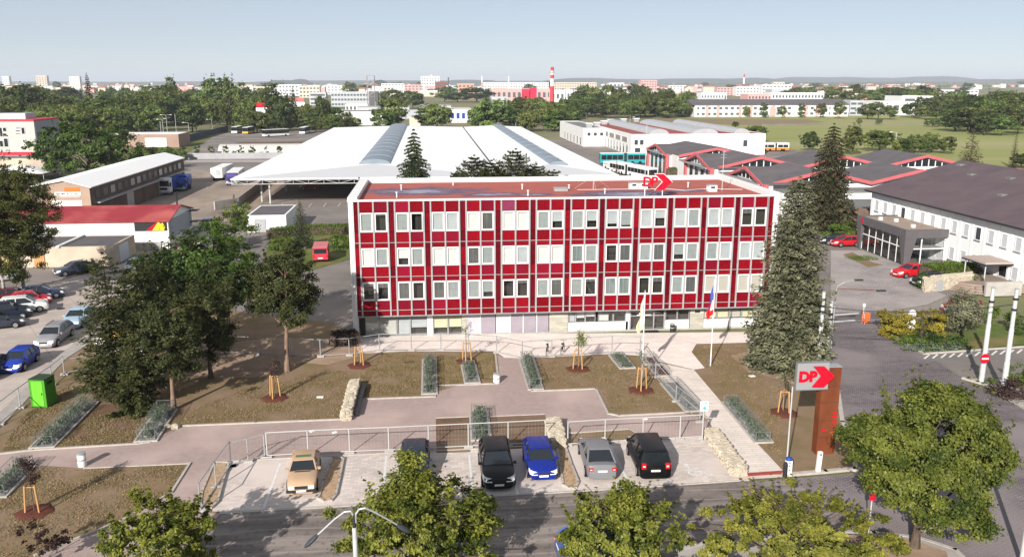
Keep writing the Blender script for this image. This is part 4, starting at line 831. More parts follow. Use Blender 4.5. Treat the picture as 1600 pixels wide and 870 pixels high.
# ---------------------------------------------------------------- gabled workshops with pink red trim
def workshop(label, gy0, gy1, xw, rowy, xs, ez, rz, depth, ap_=.5):
    """west gable facing the yard and, behind it, spans with glazed gables facing the office block"""
    t = thing('workshop', label, 'building', (xw, gy0, 0)); ym = gy0 + (gy1 - gy0) * ap_
    x1 = xs[0]
    # west wing, ridge along x
    mb = MB(); pr = [(gy0, 0), (gy1, 0), (gy1, ez), (ym, rz), (gy0, ez)]; mb.loft([[(x, y, z) for y, z in pr] for x in (xw, x1)]); mb.build('wall', M['white'], t)
    r = MB(); T = .18
    for a, b, za, zb_ in ((gy0 - .4, ym, ez - .1, rz), (ym, gy1 + .4, rz, ez - .1)): r.loft([[(x, a, za + .01), (x, b, zb_ + .01), (x, b, zb_ + T), (x, a, za + T)] for x in (xw - .6, x1 + 8)])
    r.build('roof', M['darkroof'], t)
    f = MB()
    for (ya, za), (yb, zb_) in (((gy0 - .5, ez - .25), (ym, rz)), ((ym, rz), (gy1 + .5, ez - .25))):
        f.loft([[(x, ya, za - .25), (x, yb, zb_ - .25), (x, yb, zb_ + .28), (x, ya, za + .28)] for x in (xw - .85, xw - .6)])
    f.build('barge_board', M['pinkred'], t)
    for y in (gy0, gy1): MB().box(xw - .5, xw + .3, y - .5, y + .5, 0, ez).build('pillar', M['pinkred'], t)
    g = MB(); n = 7
    g.face([(xw - .05, gy1 - 1.6, ez + .1), (xw - .05, gy0 + 1.6, ez + .1), (xw - .05, ym, rz - .45)]); gl = g.build('gable_window', M['dglass'], t)
    b = MB()
    for i in range(1, n): y = gy0 + 1.6 + (gy1 - gy0 - 3.2) * i / n; zz = ez + (rz - ez - .5) * (1 - abs(y - ym) / (gy1 - ym - 1.0)); b.box(xw - .14, xw - .06, y - .07, y + .07, ez + .1, max(ez + .25, zz))
    b.build('glazing_bar', M['white'], gl)
    MB().box(xw - 1.2, xw, gy0 + .5, gy1 - .5, ez - .25, ez - .05).build('canopy_slab', M['grey_alu'], t)
    k = max(2, int((gy1 - gy0) / 4.2))
    for i in range(k):
        y = gy0 + .9 + (gy1 - gy0 - 1.8) * i / k; win(t, 'w', y, .1, (gy1 - gy0 - 1.8) / k * .62, ez - .7, xw - .03, M['mglass'], M['grey_alu'], 'hall_door')
    # spans with the ridge along y, glazed gable to -y
    for xa, xb in zip(xs, xs[1:]):
        xm = (xa + xb) / 2; w = MB(); w.loft([[(x, y, z) for x, z in ((xa, 0), (xb, 0), (xb, ez), (xm, rz), (xa, ez))] for y in (rowy, rowy + depth)]); w.build('wall', M['white'], t)
        r = MB()
        for a, b_, za, zb_ in ((xa, xm, ez, rz), (xm, xb, rz, ez)): r.loft([[(a, y, za + .01), (b_, y, zb_ + .01), (b_, y, zb_ + T), (a, y, za + T)] for y in (rowy - .5, rowy + depth)])
        r.build('roof', M['darkroof'], t)
        f = MB()
        for (a, za), (b_, zb_) in (((xa, ez), (xm, rz)), ((xm, rz), (xb, ez))): f.loft([[(a, y, za - .3), (b_, y, zb_ - .3), (b_, y, zb_ + .26), (a, y, za + .26)] for y in (rowy - .75, rowy - .5)])
        f.build('barge_board', M['pinkred'], t)
        g = MB().face([(xa + 2.2, rowy - .04, ez - .15), (xb - 2.2, rowy - .04, ez - .15), (xm, rowy - .04, rz - .5)]); gl = g.build('gable_window', M['dglass'], t); b = MB(); n = 9
        for i in range(1, n): x = xa + 2.2 + (xb - xa - 4.4) * i / n; zz = ez + (rz - ez - .55) * (1 - abs(x - xm) / (xb - xm - 1.7)); b.box(x - .09, x + .09, rowy - .14, rowy - .06, ez - .15, max(ez, zz))
        b.build('glazing_bar', M['white'], gl)
        MB().box(xa, xb, rowy - 5, rowy - .05, 0, ez - 1.0).build('front_range', M['white'], t); MB().box(xa + .1, xb - .1, rowy - 5.2, rowy - .1, ez - 1.0, ez - .8).build('front_roof', M['greyroof'], t)
    return t
workshop('pink trimmed workshop with a grey gable, farthest of the three beside the parked buses', 200.2, 217.5, 56.5, 195, [57.5, 75.5], 5.0, 6.6, 24)
workshop('pink trimmed workshop in the middle of the three, glazed gables over a dark roof', 166.5, 183.5, 56.2, 167, [57.5, 75, 92.5, 110], 5.0, 7.0, 16)
workshop('pink trimmed workshop nearest of the three, partly behind the tall spruces', 138.5, 155, 56.2, 139.5, [57.5, 75, 92.5, 110], 5.0, 7.0, 15)
sd_ = block('workshop_shed', 'low flat roofed shed with a shaded open front behind the dark spruce', 'building', 60, 80, 121, 131, 3.2, M['brownwall'], M['greyroof'], .15)
# ---------------------------------------------------------------- white office with purple grey roof, right
wo = thing('white_office', 'long white two storey office with a purple grey hipped roof', 'building', (62.6, 84, 0))
wx, yo0, yo1, oz = 62.6, 60.0, 115.6, 6.75
M['owhite'] = mat('bright_white_render', (.86, .86, .85), .7, (.8, .8, .79), .4); MB().box(wx, wx + 26, yo0, yo1, 0, oz).build('wall', M['owhite'], wo)
M['purpleroof'] = mat('purple_grey_roof', (0.1, 0.075, 0.085), .85, (0.125, .095, .1), .35, bump=.12, bs=3)
mb = MB(); a0, a1, b0, b1, e = wx - .8, wx + 26.8, yo0 - .6, yo1 + .6, oz + .12
rx = wx + 13; rz_ = 10.9
mb.loft([[(a0, b0, e - .18), (a1, b0, e - .18), (a1, b1, e - .18), (a0, b1, e - .18)], [(a0, b0, e), (a1, b0, e), (a1, b1, e), (a0, b1, e)]])
mb.face([(a0, b1, e), (a0, b0, e), (rx, b0 + 3, rz_), (rx, b1 - .5, rz_)]); mb.face([(a1, b0, e), (a1, b1, e), (rx, b1 - .5, rz_), (rx, b0 + 3, rz_)]); mb.face([(a0, b0, e), (a1, b0, e), (rx, b0 + 3, rz_)]); mb.face([(a1, b1, e), (a0, b1, e), (rx, b1 - .5, rz_)])
mb.build('roof', M['purpleroof'], wo)
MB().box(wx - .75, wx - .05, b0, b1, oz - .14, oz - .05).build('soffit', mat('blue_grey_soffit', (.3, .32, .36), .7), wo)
MB().tube((a0 - .06, b0, e - .1), (a0 - .06, b1, e - .1), .09, n=6).build('gutter', M['dark'], wo)
for u, v in ((1501, 258), (1566, 305), (1518, 273), (1579, 279)):
    # roof lights and vents on the slope facing the street
    d = ray(u, v); s0 = Vector((a0, b1, e)); nrm = Vector((a0, b0, e)) - s0; nrm = nrm.cross(Vector((rx, b1 - .5, rz_)) - s0); tt = (s0 - Vector((0, 0, CAM_H))).dot(nrm) / d.dot(nrm); p = Vector((0, 0, CAM_H)) + d * tt
    MB().box(p.x - .4, p.x + .4, p.y - .5, p.y + .5, p.z - .3, p.z + .14).build('roof_vent', M['greyroof'], wo)
i = 0
y = yo1 - 2.3
while y > yo0 + 1:
    win(wo, 'w', y, 4.1, 1.05, 1.5, wx - .015, (M['mglass'] if i % 7 == 3 else (bpy.data.materials.get('sky_blind') or mat('sky_blind', (.5, .52, .55), .4))), M['white'])
    MB().box(wx - .16, wx - .065, y - .06, y + 1.11, 4.02, 4.1).build('sill', M['grey_alu'], wo)
    if y < 97.0 and not (89.0 > y > 84.5):
        win(wo, 'w', y, .9, 1.05, 1.5, wx - .015, M['mglass'] if i % 5 == 1 else bpy.data.materials['sky_blind'], M['white']); MB().box(wx - .16, wx - .065, y - .06, y + 1.11, .82, .9).build('sill', M['grey_alu'], wo)
    MB().box(wx - .05, wx - .01, y + 1.5, y + 1.85, .4, oz - .15).build('pilaster', M['owhite'], wo)
    y -= 2.28; i += 1
# doorway canopy and landing
MB().box(wx - 3.2, wx, 84.6, 88.6, 2.65, 2.85).build('door_canopy', mat('beige_canopy', (.4, .33, .29), .8), wo); MB().box(wx - 3.25, wx, 84.5, 88.7, 2.5, 2.65).build('canopy_fascia', M['dark'], wo)
for y in (84.8, 88.3): MB().tube((wx - 3, y, .9), (wx - 3, y, 2.5), .07, n=6).build('canopy_post', M['steel'], wo)
win(wo, 'w', 85.2, .9, 1.6, 1.6, wx - .02, M['dglass'], M['white'], 'door')
ld = thing('entrance_stair', 'curved stone landing with four steps before the white office', 'stair', (57.5, 86, 0))
for k_, (r0, z) in enumerate(((4.6, .2), (4.2, .4), (3.8, .6), (3.4, .8))):
    mb = MB(); mb.prism([(wx - .1, 82.2 - k_ * .01)] + [(59.2 - r0 * math.sin(math.pi * j / 10) * .9, 86.2 - r0 * math.cos(math.pi * j / 10)) for j in range(11)] + [(wx - .1, 90.3)], z - .2, z - .002 * k_); mb.build('step', mat('brown_stone_step', (.3, .23, .19), .9, (.24, .19, .16), 2) if k_ == 0 else bpy.data.materials['brown_stone_step'], ld)
mb = MB().box(57.5, 61.5, 81.3, 81.6, 0, 1.5); one(mb, 'retaining_wall', M['conc'], 'pale concrete wall right of the curved landing steps', 'wall', (59, 81.3, 0))
p0, p1, p2 = G(1441, 451), G(1470, 470), G(1515, 440)
# pavilion at the front
pv = thing('entrance_pavilion', 'dark grey glazed entrance pavilion with slanted frame on the white office', 'building', (57.5, 97, 0))
px0, py0, py1, ph = 57.4, 96.9, 108.2, 4.35
M['pgrey'] = mat('graphite_cladding', (0.115, 0.105, 0.11), .6, (.095, .088, .092), 1.5)
mb = MB(); mb.box(px0, wx - .02, py0 + .3, py1 - .02, ph - .3, ph - .14); mb.build('roof', mat('gravel_roof', (.34, .27, .22), .9, (.27, .21, .17), 2), pv)
mb = MB(); mb.box(px0 - .35, px0 + .05, py0 - .35, py1 + .3, ph - .95, ph + .02); mb.box(px0 + .051, wx - .02, py0 - .35, py0 + .05, ph - .95, ph + .015); mb.box(px0 + .05, wx - .02, py1, py1 + .3, ph - .95, ph + .01); mb.build('fascia', M['pgrey'], pv)
mb = MB(); mb.loft([[(px0 - .35, py0 - .35, ph - .95), (px0 + 1.15, py0 - .35, ph - .95), (px0 + 1.15, py0 + 1.0, ph - .95), (px0 - .35, py0 + 1.0, ph - .95)][::-1], [(px0 - .1, py0 - .1, 0), (px0 + .55, py0 - .1, 0), (px0 + .55, py0 + .4, 0), (px0 - .1, py0 + .4, 0)][::-1]]); mb.build('corner_pier', M['pgrey'], pv)
mb = MB(); mb.loft([[(px0 - .35, py1 - .9, ph - .95), (px0 + .4, py1 - .9, ph - .95), (px0 + .4, py1 + .3, ph - .95), (px0 - .35, py1 + .3, ph - .95)][::-1], [(px0 - .1, py1 - .4, 0), (px0 + .4, py1 - .4, 0), (px0 + .4, py1 + .1, 0), (px0 - .1, py1 + .1, 0)][::-1]]); mb.build('corner_pier', M['pgrey'], pv)
fr = MB()
for i in range(7): y = py0 + .5 + (py1 - py0 - 1.0) * i / 6; fr.box(px0 + .12, px0 + .22, y - .05, y + .05, 0, ph - .95)
fr.box(px0 + .1, px0 + .23, py0 + .4, py1 - .4, 2.0, 2.12)
f1 = fr.build('window_frame', M['white'], pv); MB().face([(px0 + .17, py1 - .4, .05), (px0 + .17, py0 + .4, .05), (px0 + .17, py0 + .4, ph - .95), (px0 + .17, py1 - .4, ph - .95)]).build('pane', M['glass'], f1)
fr = MB()
for x in (px0 + .6, px0 + 2.1, wx - .1): fr.box(x - .06, x + .06, py0 + .1, py0 + .2, .05, ph - .95)
fr.box(px0 + .6, wx - .1, py0 + .09, py0 + .21, 1.9, 2.02); fr.box(px0 + 2.1, wx - .1, py0 + .05, py0 + .2, .02, .55, 1)
f2 = fr.build('window_frame', [M['white'], M['pgrey']], pv); MB().face([(px0 + .6, py0 + .15, .05), (wx - .1, py0 + .15, .05), (wx - .1, py0 + .15, ph - .95), (px0 + .6, py0 + .15, ph - .95)]).build('pane', M['glass'], f2)
MB().box(px0 + 1.5, wx, py0 + .5, py1 - .3, 1.85, 2.0).build('gallery_floor', M['conc'], pv); MB().box(px0 + .3, wx, py0 + .3, py1 - .3, 0.0, .05).build('inner_floor', M['greyroof'], pv)
for x, y in ((px0 + 2.2, py0 + 2.5), (px0 + 2.5, py0 + 7), (px0 + 1.2, py0 + 8.5)): MB().box(x - .2, x + .2, y - .2, y + .2, ph - .14, ph + .25).build('roof_vent', M['white'], pv)
plate([(py1 - 1.2 + .0, ph - .75), (py1 - 1.2 + .5, ph - .5), (py1 - 1.2, ph - .15), (py1 - 1.7, ph - .45)], 0, .03)
mb = MB(); yy, zz = py1 - 1.1, ph - .45; mb.loft([[(px0 - .38, yy - .3, zz - .3), (px0 - .38, yy + .3, zz - .3), (px0 - .38, yy + .2, zz + .3), (px0 - .38, yy - .3, zz + .3)], [(px0 - .352, yy - .3, zz - .3), (px0 - .352, yy + .3, zz - .3), (px0 - .352, yy + .2, zz + .3), (px0 - .352, yy - .3, zz + .3)]]); mb.build('logo_mark', M['logo'], pv)
MB().box(px0 - .1, wx, py1 - .35, py1 - .3, 0, ph - .95).build('end_wall', M['pgrey'], pv)
# ---------------------------------------------------------------- foliage tools
def quad_mesh(name, cen, a, b, m, rnd=None):
    """many small leaf quads: centre, half axes a and b (n x 3)"""
    n = len(cen); v = np.empty((n, 4, 3), np.float32)
    v[:, 0] = cen - a; v[:, 1] = cen - b; v[:, 2] = cen + a; v[:, 3] = cen + b
    me = bpy.data.meshes.new(name); me.vertices.add(n * 4); me.vertices.foreach_set('co', v.ravel())
    me.loops.add(n * 4); me.loops.foreach_set('vertex_index', np.arange(n * 4, dtype=np.int32)); me.polygons.add(n)
    me.polygons.foreach_set('loop_start', np.arange(0, n * 4, 4, dtype=np.int32)); me.polygons.foreach_set('loop_total', np.full(n, 4, np.int32))
    me.update(calc_edges=True); at = me.attributes.new('rnd', 'FLOAT', 'FACE')
    at.data.foreach_set('value', (np.random.default_rng(n).random(n) if rnd is None else rnd).astype(np.float32)); me.materials.append(m); return me
def unit(v): return v / np.maximum(1e-6, np.linalg.norm(v, axis=1, keepdims=True))
def leaf_axes(R, n, L, Wd, out=None, up=0.6, dirs=None):
    """random leaf orientation, normals leaning up and outwards"""
    nm = R.normal(size=(n, 3)); nm = unit(nm) * .9
    nm[:, 2] += up
    if out is not None: nm += out * .7
    nm = unit(nm); t = R.normal(size=(n, 3)) if dirs is None else dirs + R.normal(size=(n, 3)) * .35
    a = unit(np.cross(np.cross(nm, t), nm)); b = np.cross(nm, a); s = R.uniform(.7, 1.3, (n, 1))
    return a * s * L / 2, b * s * Wd / 2
def clump_crown(seed, rx, ry, rz, cz, ncl, nleaf, L, m, name='crown', shoots=0, crad=.2, hollow=.45, flat=.6, bottom=-.75, cx=0, cy=0, extra=()):
    """crown of leaf clumps spread through an uneven volume. returns mesh, clump centres"""
    R = np.random.default_rng(seed); d = unit(R.normal(size=(ncl * 3, 3))); d = d[d[:, 2] > bottom][:ncl]; k = len(d)
    lump = 1 + .2 * np.sin(d[:, 0] * 3.1 + seed) * np.cos(d[:, 1] * 2.7 + seed * 2) + .14 * np.sin(d[:, 2] * 5 + seed * 3 + d[:, 0] * 4)
    rad_ = (hollow + (1 - hollow) * R.random(k) ** .55) * lump
    c = d * rad_[:, None] * np.array([rx, ry, rz]); cr = crad * (rx + rz) / 2 * R.uniform(.55, 1.35, k)
    if shoots:
        sd_ = unit(R.normal(size=(shoots, 3)) * np.array([.8, .8, .3]) + np.array([0, 0, .9])); base = sd_ * np.array([rx, ry, rz]) * .85
        for t in np.linspace(0, 1, 5): c = np.vstack([c, base + np.array([0, 0, 1.0]) * t * rz * .34 * R.uniform(.5, 1.2, (shoots, 1)) + sd_ * t * .15 * rx]); cr = np.concatenate([cr, crad * (rx + rz) / 2 * (.5 - .33 * t) * np.ones(shoots)])
    for x, y, z0, z1, r_ in extra:
        n_ = int((z1 - z0) / r_ * 2) + 2; c = np.vstack([c, np.stack([np.full(n_, x) + R.normal(0, r_ * .4, n_), np.full(n_, y) + R.normal(0, r_ * .4, n_), np.linspace(z0, z1, n_) - cz], 1)]); cr = np.concatenate([cr, r_ * np.linspace(1.2, .5, n_)])
    w = cr ** 2; idx = R.choice(len(c), nleaf, p=w / w.sum())
    g = R.normal(size=(nleaf, 3)) * .52; g[:, 2] *= flat
    P = c[idx] + g * cr[idx][:, None]; out = unit(P / np.array([rx, ry, rz])); a, b = leaf_axes(R, nleaf, L, L * .62, out)
    rn = .6 * R.random(len(c))[idx] + .4 * R.random(nleaf); P = P + np.array([cx, cy, cz])
    return quad_mesh(name, P, a, b, m, rn), c + np.array([cx, cy, cz]), cr
def limbs(mb, cl, base_r, h0, h1, n, seed, lean=(0, 0), r_tip=.03):
    """tapered trunk with limbs reaching to some of the clumps"""
    r = random.Random(seed); k = 6; pts = []
    for i in range(k + 1): t = i / k; pts.append(Vector((lean[0] * t + r.uniform(-.05, .05) * (i > 0) * h1 * .12, lean[1] * t + r.uniform(-.05, .05) * (i > 0) * h1 * .12, h1 * t)))
    for i in range(k): mb.tube(pts[i], pts[i + 1], base_r * (1 - .8 * i / k) * (1.35 if i == 0 else 1), base_r * (1 - .8 * (i + 1) / k), 8)
    ids = list(range(len(cl))); r.shuffle(ids)
    for j in ids[:n]:
        q = Vector(cl[j]); zc = max(h0, min(h1 * .9, q.z - .55 * math.hypot(q.x, q.y))); t = zc / h1; i = min(k - 1, int(t * k)); p = pts[i].lerp(pts[i + 1], t * k - i)
        md = p.lerp(q, .5) + Vector((r.uniform(-.2, .2), r.uniform(-.2, .2), .12 * (q - p).length)); r0 = base_r * (1 - .75 * t) * .5
        mb.tube(p, md, r0, r0 * .6, 5); mb.tube(md, q, r0 * .6, r_tip * .6, 5)
    return mb
LM = {}
LM['linden'] = leaf_mat('street_tree_leaf', (0.06, 0.085, 0.013), (0.29, 0.3, 0.055), .35, .55)
LM['ylinden'] = leaf_mat('yellowish_street_tree_leaf', (0.085, 0.1, 0.016), (0.34, 0.33, 0.06), .38, .6)
LM['bigtree'] = leaf_mat('maple_leaf', (0.035, 0.058, 0.01), (0.2, 0.22, 0.042), .3, .6)
LM['blue'] = leaf_mat('blue_spruce_needle', (0.06, 0.066, 0.038), (0.24, 0.24, 0.142), .15, .8)
LM['spruce'] = leaf_mat('dark_spruce_needle', (0.025, 0.03, 0.013), (0.105, 0.095, 0.05), .15, .7)
LM['gspruce'] = leaf_mat('green_spruce_needle', (0.03, 0.045, 0.02), (0.08, 0.1, 0.045), .15, .7)
LM['pine'] = leaf_mat('pine_needle', (0.022, 0.03, 0.011), (0.088, 0.096, 0.032), .18, .8)
LM['hedge'] = leaf_mat('hedge_leaf', (0.05, 0.09, 0.014), (0.14, 0.2, 0.03), .3, 1.5)
LM['gold'] = leaf_mat('golden_conifer', (0.17, 0.135, 0.016), (0.36, 0.3, 0.045), .25, 1.2)
LM['birch'] = leaf_mat('birch_leaf', (0.04, 0.052, 0.012), (0.14, 0.145, 0.04), .4, .5)
LM['decid'] = leaf_mat('broad_leaf', (0.03, 0.06, 0.012), (0.095, 0.15, 0.03), .3, .5)
LM['lav'] = leaf_mat('grey_green_herb', (0.07, 0.1, 0.06), (0.18, 0.22, 0.15), .3, 3)
LM['purple'] = leaf_mat('dark_red_leaf', (0.03, 0.016, 0.016), (0.085, 0.05, 0.04), .3, 2)
LM['sapling'] = leaf_mat('sapling_leaf', (0.11, 0.16, 0.03), (0.26, 0.32, 0.08), .4, 2)
LM['bgtree'] = leaf_mat('wood_leaf', (0.05, 0.082, 0.02), (0.18, 0.225, 0.062), .4, .25, var=1.0)
LM['ivy'] = leaf_mat('creeper_leaf', (0.025, 0.05, 0.012), (0.08, 0.13, 0.03), .3, 2)
def herbs(name, parent, cen, n, sx, sy, h, m, L=.16, seed=1, rz=0.0, kind='stuff'):
    """low plants filling a bed: world centre, half sizes"""
    R = np.random.default_rng(seed); P = np.stack([R.uniform(-sx, sx, n), R.uniform(-sy, sy, n), R.random(n) ** .7 * h], 1)
    c, s = math.cos(rz), math.sin(rz); P = np.stack([P[:, 0] * c - P[:, 1] * s, P[:, 0] * s + P[:, 1] * c, P[:, 2]], 1)
    a, b = leaf_axes(R, n, L, L * .45, None, .1, np.tile([0, 0, 1.0], (n, 1)))
    off = Vector(cen) - (root_loc(parent) if parent else Vector((0, 0, 0)))
    o = link(name, quad_mesh(name, P, a, b, m), parent, off)
    return tag(o, kind=kind) if kind else o
# ---------------------------------------------------------------- cars
paintm = {}
def paint_mat(c, name):
    if name not in paintm: paintm[name] = mat(name, c, .35, spec=.25, coat=.22)
    return paintm[name]
wheel_me = {}
CT = dict(hatch=(3.9, 1.68, 1.43, .80, .92, 1.0, 1.7, 3.25, 3.78, .95), sedan=(4.6, 1.77, 1.46, .82, .95, 1.3, 2.1, 3.2, 4.15, 1.02), suv=(4.55, 1.85, 1.66, .98, 1.06, 1.2, 1.95, 3.85, 4.42, 1.1), van=(4.4, 1.82, 1.8, .98, 1.1, .95, 1.65, 4.15, 4.33, 1.1), boxy=(4.15, 1.62, 1.4, .84, .92, 1.35, 1.9, 3.15, 3.75, .95), wagon=(4.65, 1.76, 1.47, .8, .94, 1.3, 2.05, 4.05, 4.55, .98))
def car(kind, color, cname, label, loc, heading, grp=None, lite=False, sc=1.0, sunroof=False, racks=False, hl='lamp'):
    L, W_, H, hood, belt, ws, rf, rr, rb, deck = CT[kind]; w = W_ / 2
    rz = math.atan2(heading[0], -heading[1]); t = thing('parked_car', label, 'car', loc, rz, grp)
    if sc != 1: t.scale = (sc, sc, sc)
    pm = paint_mat(color, cname); h2 = L / 2
    st = [(0, hood * .70, .80), (.10, hood * .86, .90), (.42, hood, .965), (ws * .6, hood + (belt - hood) * .45, .99), (ws, belt, 1), ((ws + rb) / 2, belt + .02, 1), (rb - .15, belt + .03, .99), (rb + .02, deck, .965), (L - .1, deck - .03, .92), (L, deck * .78, .84)]
    mb = MB(); rings = []
    for y, zt, wf in st:
        x = w * wf; half = [(x * .86, .2), (x * .985, .33), (x, .33 + (zt - .33) * .55), (x * .965, zt - .07), (x * .84, zt), (x * .4, zt + .025)]
        rings.append([(a, y - h2, z) for a, z in half] + [(-a, y - h2, z) for a, z in reversed(half)])
    mb.loft(rings); 
    for sx in (-1, 1):
        for wy in (.8, L - .82):
            k = len(mb.v); n = 14; R_ = .375
            mb.v += [(sx * (w + .004), wy - h2 + R_ * math.cos(math.pi * i / n), max(.18, .3 + R_ * math.sin(math.pi * i / n))) for i in range(n + 1)]; mb.f.append(tuple(k + i for i in (range(n + 1) if sx > 0 else reversed(range(n + 1))))); mb.m.append(1)
    mb.build('body', [pm, M['black']], t, False, smooth=38)
    # cabin
    bw, tw, zb_, zt = w * .9, w * .70, belt + .01, H - .07
    B_ = lambda s, y: (s * bw, y - h2, zb_); T_ = lambda s, y: (s * tw, y - h2, zt)
    g = MB(); g.face([B_(-1, ws), B_(1, ws), T_(1, rf), T_(-1, rf)]); g1 = g
    rbz = (deck - zb_); g2_ = MB().face([B_(1, rb), B_(-1, rb), T_(-1, rr), T_(1, rr)])
    sides = [MB().face([B_(1, ws), B_(1, rb), T_(1, rr), T_(1, rf)]), MB().face([B_(-1, rb), B_(-1, ws), T_(-1, rf), T_(-1, rr)])]
    if lite:
        g.v, g.f, g.m = [], [], []
        for q in ([B_(-1, ws), B_(1, ws), T_(1, rf), T_(-1, rf)], [B_(1, rb), B_(-1, rb), T_(-1, rr), T_(1, rr)], [B_(1, ws), B_(1, rb), T_(1, rr), T_(1, rf)], [B_(-1, rb), B_(-1, ws), T_(-1, rf), T_(-1, rr)]): g.face(q)
        g.build('window', M['dglass'], t, False)
    else:
        g.build('windscreen', M['dglass'], t, False); g2_.build('rear_window', M['dglass'], t, False)
        for s_ in sides: s_.build('side_window', M['dglass'], t, False)
    r = MB(); rg = []
    for f, z in ((1.06, zt - .02), (1.05, zt + .03), (.86, H)):
        y0, y1 = rf - .07 if z < H else rf + .12, rr + .07 if z < H else rr - .1; x = tw * f; rg.append([(-x, y0 + .06 - h2, z), (-x * .8, y0 - h2, z), (x * .8, y0 - h2, z), (x, y0 + .06 - h2, z), (x, y1 - .06 - h2, z), (x * .8, y1 - h2, z), (-x * .8, y1 - h2, z), (-x, y1 - .06 - h2, z)])
    r.loft(rg)
    for s in (-1, 1):
        r.tube(B_(s * 1.005, ws), T_(s, rf), .045, n=5); r.tube(B_(s * 1.005, rb), T_(s, rr), .06, n=5); ym = (rf + rr) / 2 - .1; r.tube(B_(s * 1.005, ym), T_(s * 1.01, ym), .045, n=5)
        if kind in ('suv', 'wagon', 'van', 'sedan', 'hatch') and rr - rf > 1.4: y3 = rr - (rb - rr) * 0 - .45; r.tube(B_(s * 1.005, rb - .6), T_(s * 1.01, y3 + .2), .05, n=5)
    r.build('roof', pm, t, False, smooth=40)
    if sunroof: MB().obox((0, rf + .35 - h2, H - .012), .85, .3, .02).build('sunroof', mat('green_tinted_sunroof', (.1, .17, .07), .2), t, False)
    if racks:
        for s in (-1, 1): MB().tube((s * tw * .92, rf + .2 - h2, H + .03), (s * tw * .92, rr - .1 - h2, H + .03), .022, n=5).build('roof_rail', M['dark'], t, False)
    key = lite
    if key not in wheel_me:
        n = 10 if lite else 16
        ty = MB(); ty.loft([[(x, .31 * k * math.cos(2 * math.pi * i / n), .31 * k * math.sin(2 * math.pi * i / n)) for i in range(n)] for x, k in ((-.1, .7), (-.1, .95), (-.06, 1), (.06, 1), (.1, .95), (.1, .7))])
        rm = MB(); rm.loft([[(x, .205 * k * math.cos(2 * math.pi * i / n), .205 * k * math.sin(2 * math.pi * i / n)) for i in range(n)] for x, k in ((-.108, .3), (-.112, 1), (.112, 1), (.108, .3))]); wheel_me[key] = (ty.mesh('wheel', M['black'], smooth=40), rm.mesh('rim', M['rim'], smooth=40))
    for sx in (-1, 1):
        for wy in (.8, L - .82):
            o = link('wheel', wheel_me[key][0], t, (sx * (w - .075), wy - h2, .31))
            link('rim', wheel_me[key][1], o)
    for s in (-1, 1):
        if kind == 'boxy': MB().box(s * .52 - .16, s * .52 + .16, -h2 - .01, -h2 + .1, hood * .58, hood * .58 + .17).build('headlight', M['lamp'], t, False)
        else:
            mb = MB(); lo_ = [(.42, -.02, .58), (.79, -.012, .60), (.925, .10, .65), (.985, .34, .74)]; up_ = [(.45, .055, .80), (.72, .075, .87), (.88, .16, .93), (.965, .42, .975)]
            for (q0, q1, q2, q3) in zip(lo_, lo_[1:], up_[1:], up_): 
                P = [(s * w * q[0], q[1] - h2, hood * q[2] + .012) for q in (q0, q1, q2, q3)]; mb.face(P if s > 0 else P[::-1])
            mb.build('headlight', M['lamp'], t, False)
        hh = .34 if kind in ('van', 'suv', 'wagon') else .2; z0 = deck * .66 if kind != 'van' else .78; MB().box(min(s * w * .6, s * w * .885), max(s * w * .6, s * w * .885), L - .09 - h2, L + .012 - h2, z0, z0 + hh).build('tail_light', M['tail'], t, False); MB().box(min(s * w * .66, s * w * .8), max(s * w * .66, s * w * .8), L + .013 - h2, L + .02 - h2, z0 + hh * .35, z0 + hh * .6).build('reversing_light', M['lamp'], t, False)
        if not lite: MB().box(min(s * (w - .03), s * (w + .15)), max(s * (w - .03), s * (w + .15)), ws + .12 - h2, ws + .24 - h2, belt - .03, belt + .1).build('mirror', pm, t, False)
    if kind == 'boxy':
        MB().box(-.36, .36, -h2 - .012, -h2 + .06, hood * .58, hood * .58 + .16).build('grille', M['dark'], t, False); MB().box(-w * .97, w * .97, -h2 - .09, -h2 + .06, .33, .45).build('bumper', M['dark'], t, False); MB().obox((0, ws - .12 - h2, belt + .02), .85, .1, .02).build('air_intake', M['dark'], t, False)
    else: MB().box(-w * .36, w * .36, -h2 - .004, -h2 + .06, hood * .62, hood * .78).build('grille', M['dark'], t, False)
    MB().box(-.26, .26, -h2 - .1 if kind == 'boxy' else -h2 - .018, -h2 - .09 if kind == 'boxy' else -h2 - .002, .36, .47).build('number_plate', M['plate'], t, False)
    MB().box(-.26, .26, L + .002 - h2, L + .018 - h2, .62, .73).build('number_plate', M['plate'], t, False)
    return t
PK = lambda u, v, dy: (lambda p: (p.x, p.y + dy - .52, .018))(G(u, v))
D0, DB = (0, -1), (0, 1)
car('boxy', (.44, .3, .19), 'beige_paint', 'boxy old beige car with a green sunroof in the parking lot', PK(470, 770, 2.05), (.06, -1), sunroof=True)
car('suv', (.004, .004, .005), 'black_paint', 'black car facing the road, second from the blue hatchback side of the lot', PK(779, 761, 2.2), D0)['label'] = 'black car with bright headlights facing the road, left of the blue hatchback'
car('hatch', (.005, .018, .2), 'bright_blue_paint', 'bright blue hatchback facing the road beside the planted island', PK(848, 748, 1.95), D0)
car('sedan', (.17, .17, .18), 'silver_paint', 'silver liftback parked nose to the fence, right of the planted island', PK(941, 746, 2.2), (.05, 1))
car('van', (.003, .003, .0035), 'black_van_paint', 'black high roofed family van parked nose to the fence', PK(1022, 745, 2.1), (.04, 1), hl='lamp')
car('hatch', (.02, .025, .04), 'dark_blue_grey_paint', 'dark car almost hidden behind the street tree in the parking lot', PK(648, 752, 1.95), D0)
car('hatch', (.05, .1, .32), 'mid_blue_paint', 'blue car glimpsed beneath the street trees at the lower edge', (G(938, 880).x, G(938, 868).y, .0), (1, .05))
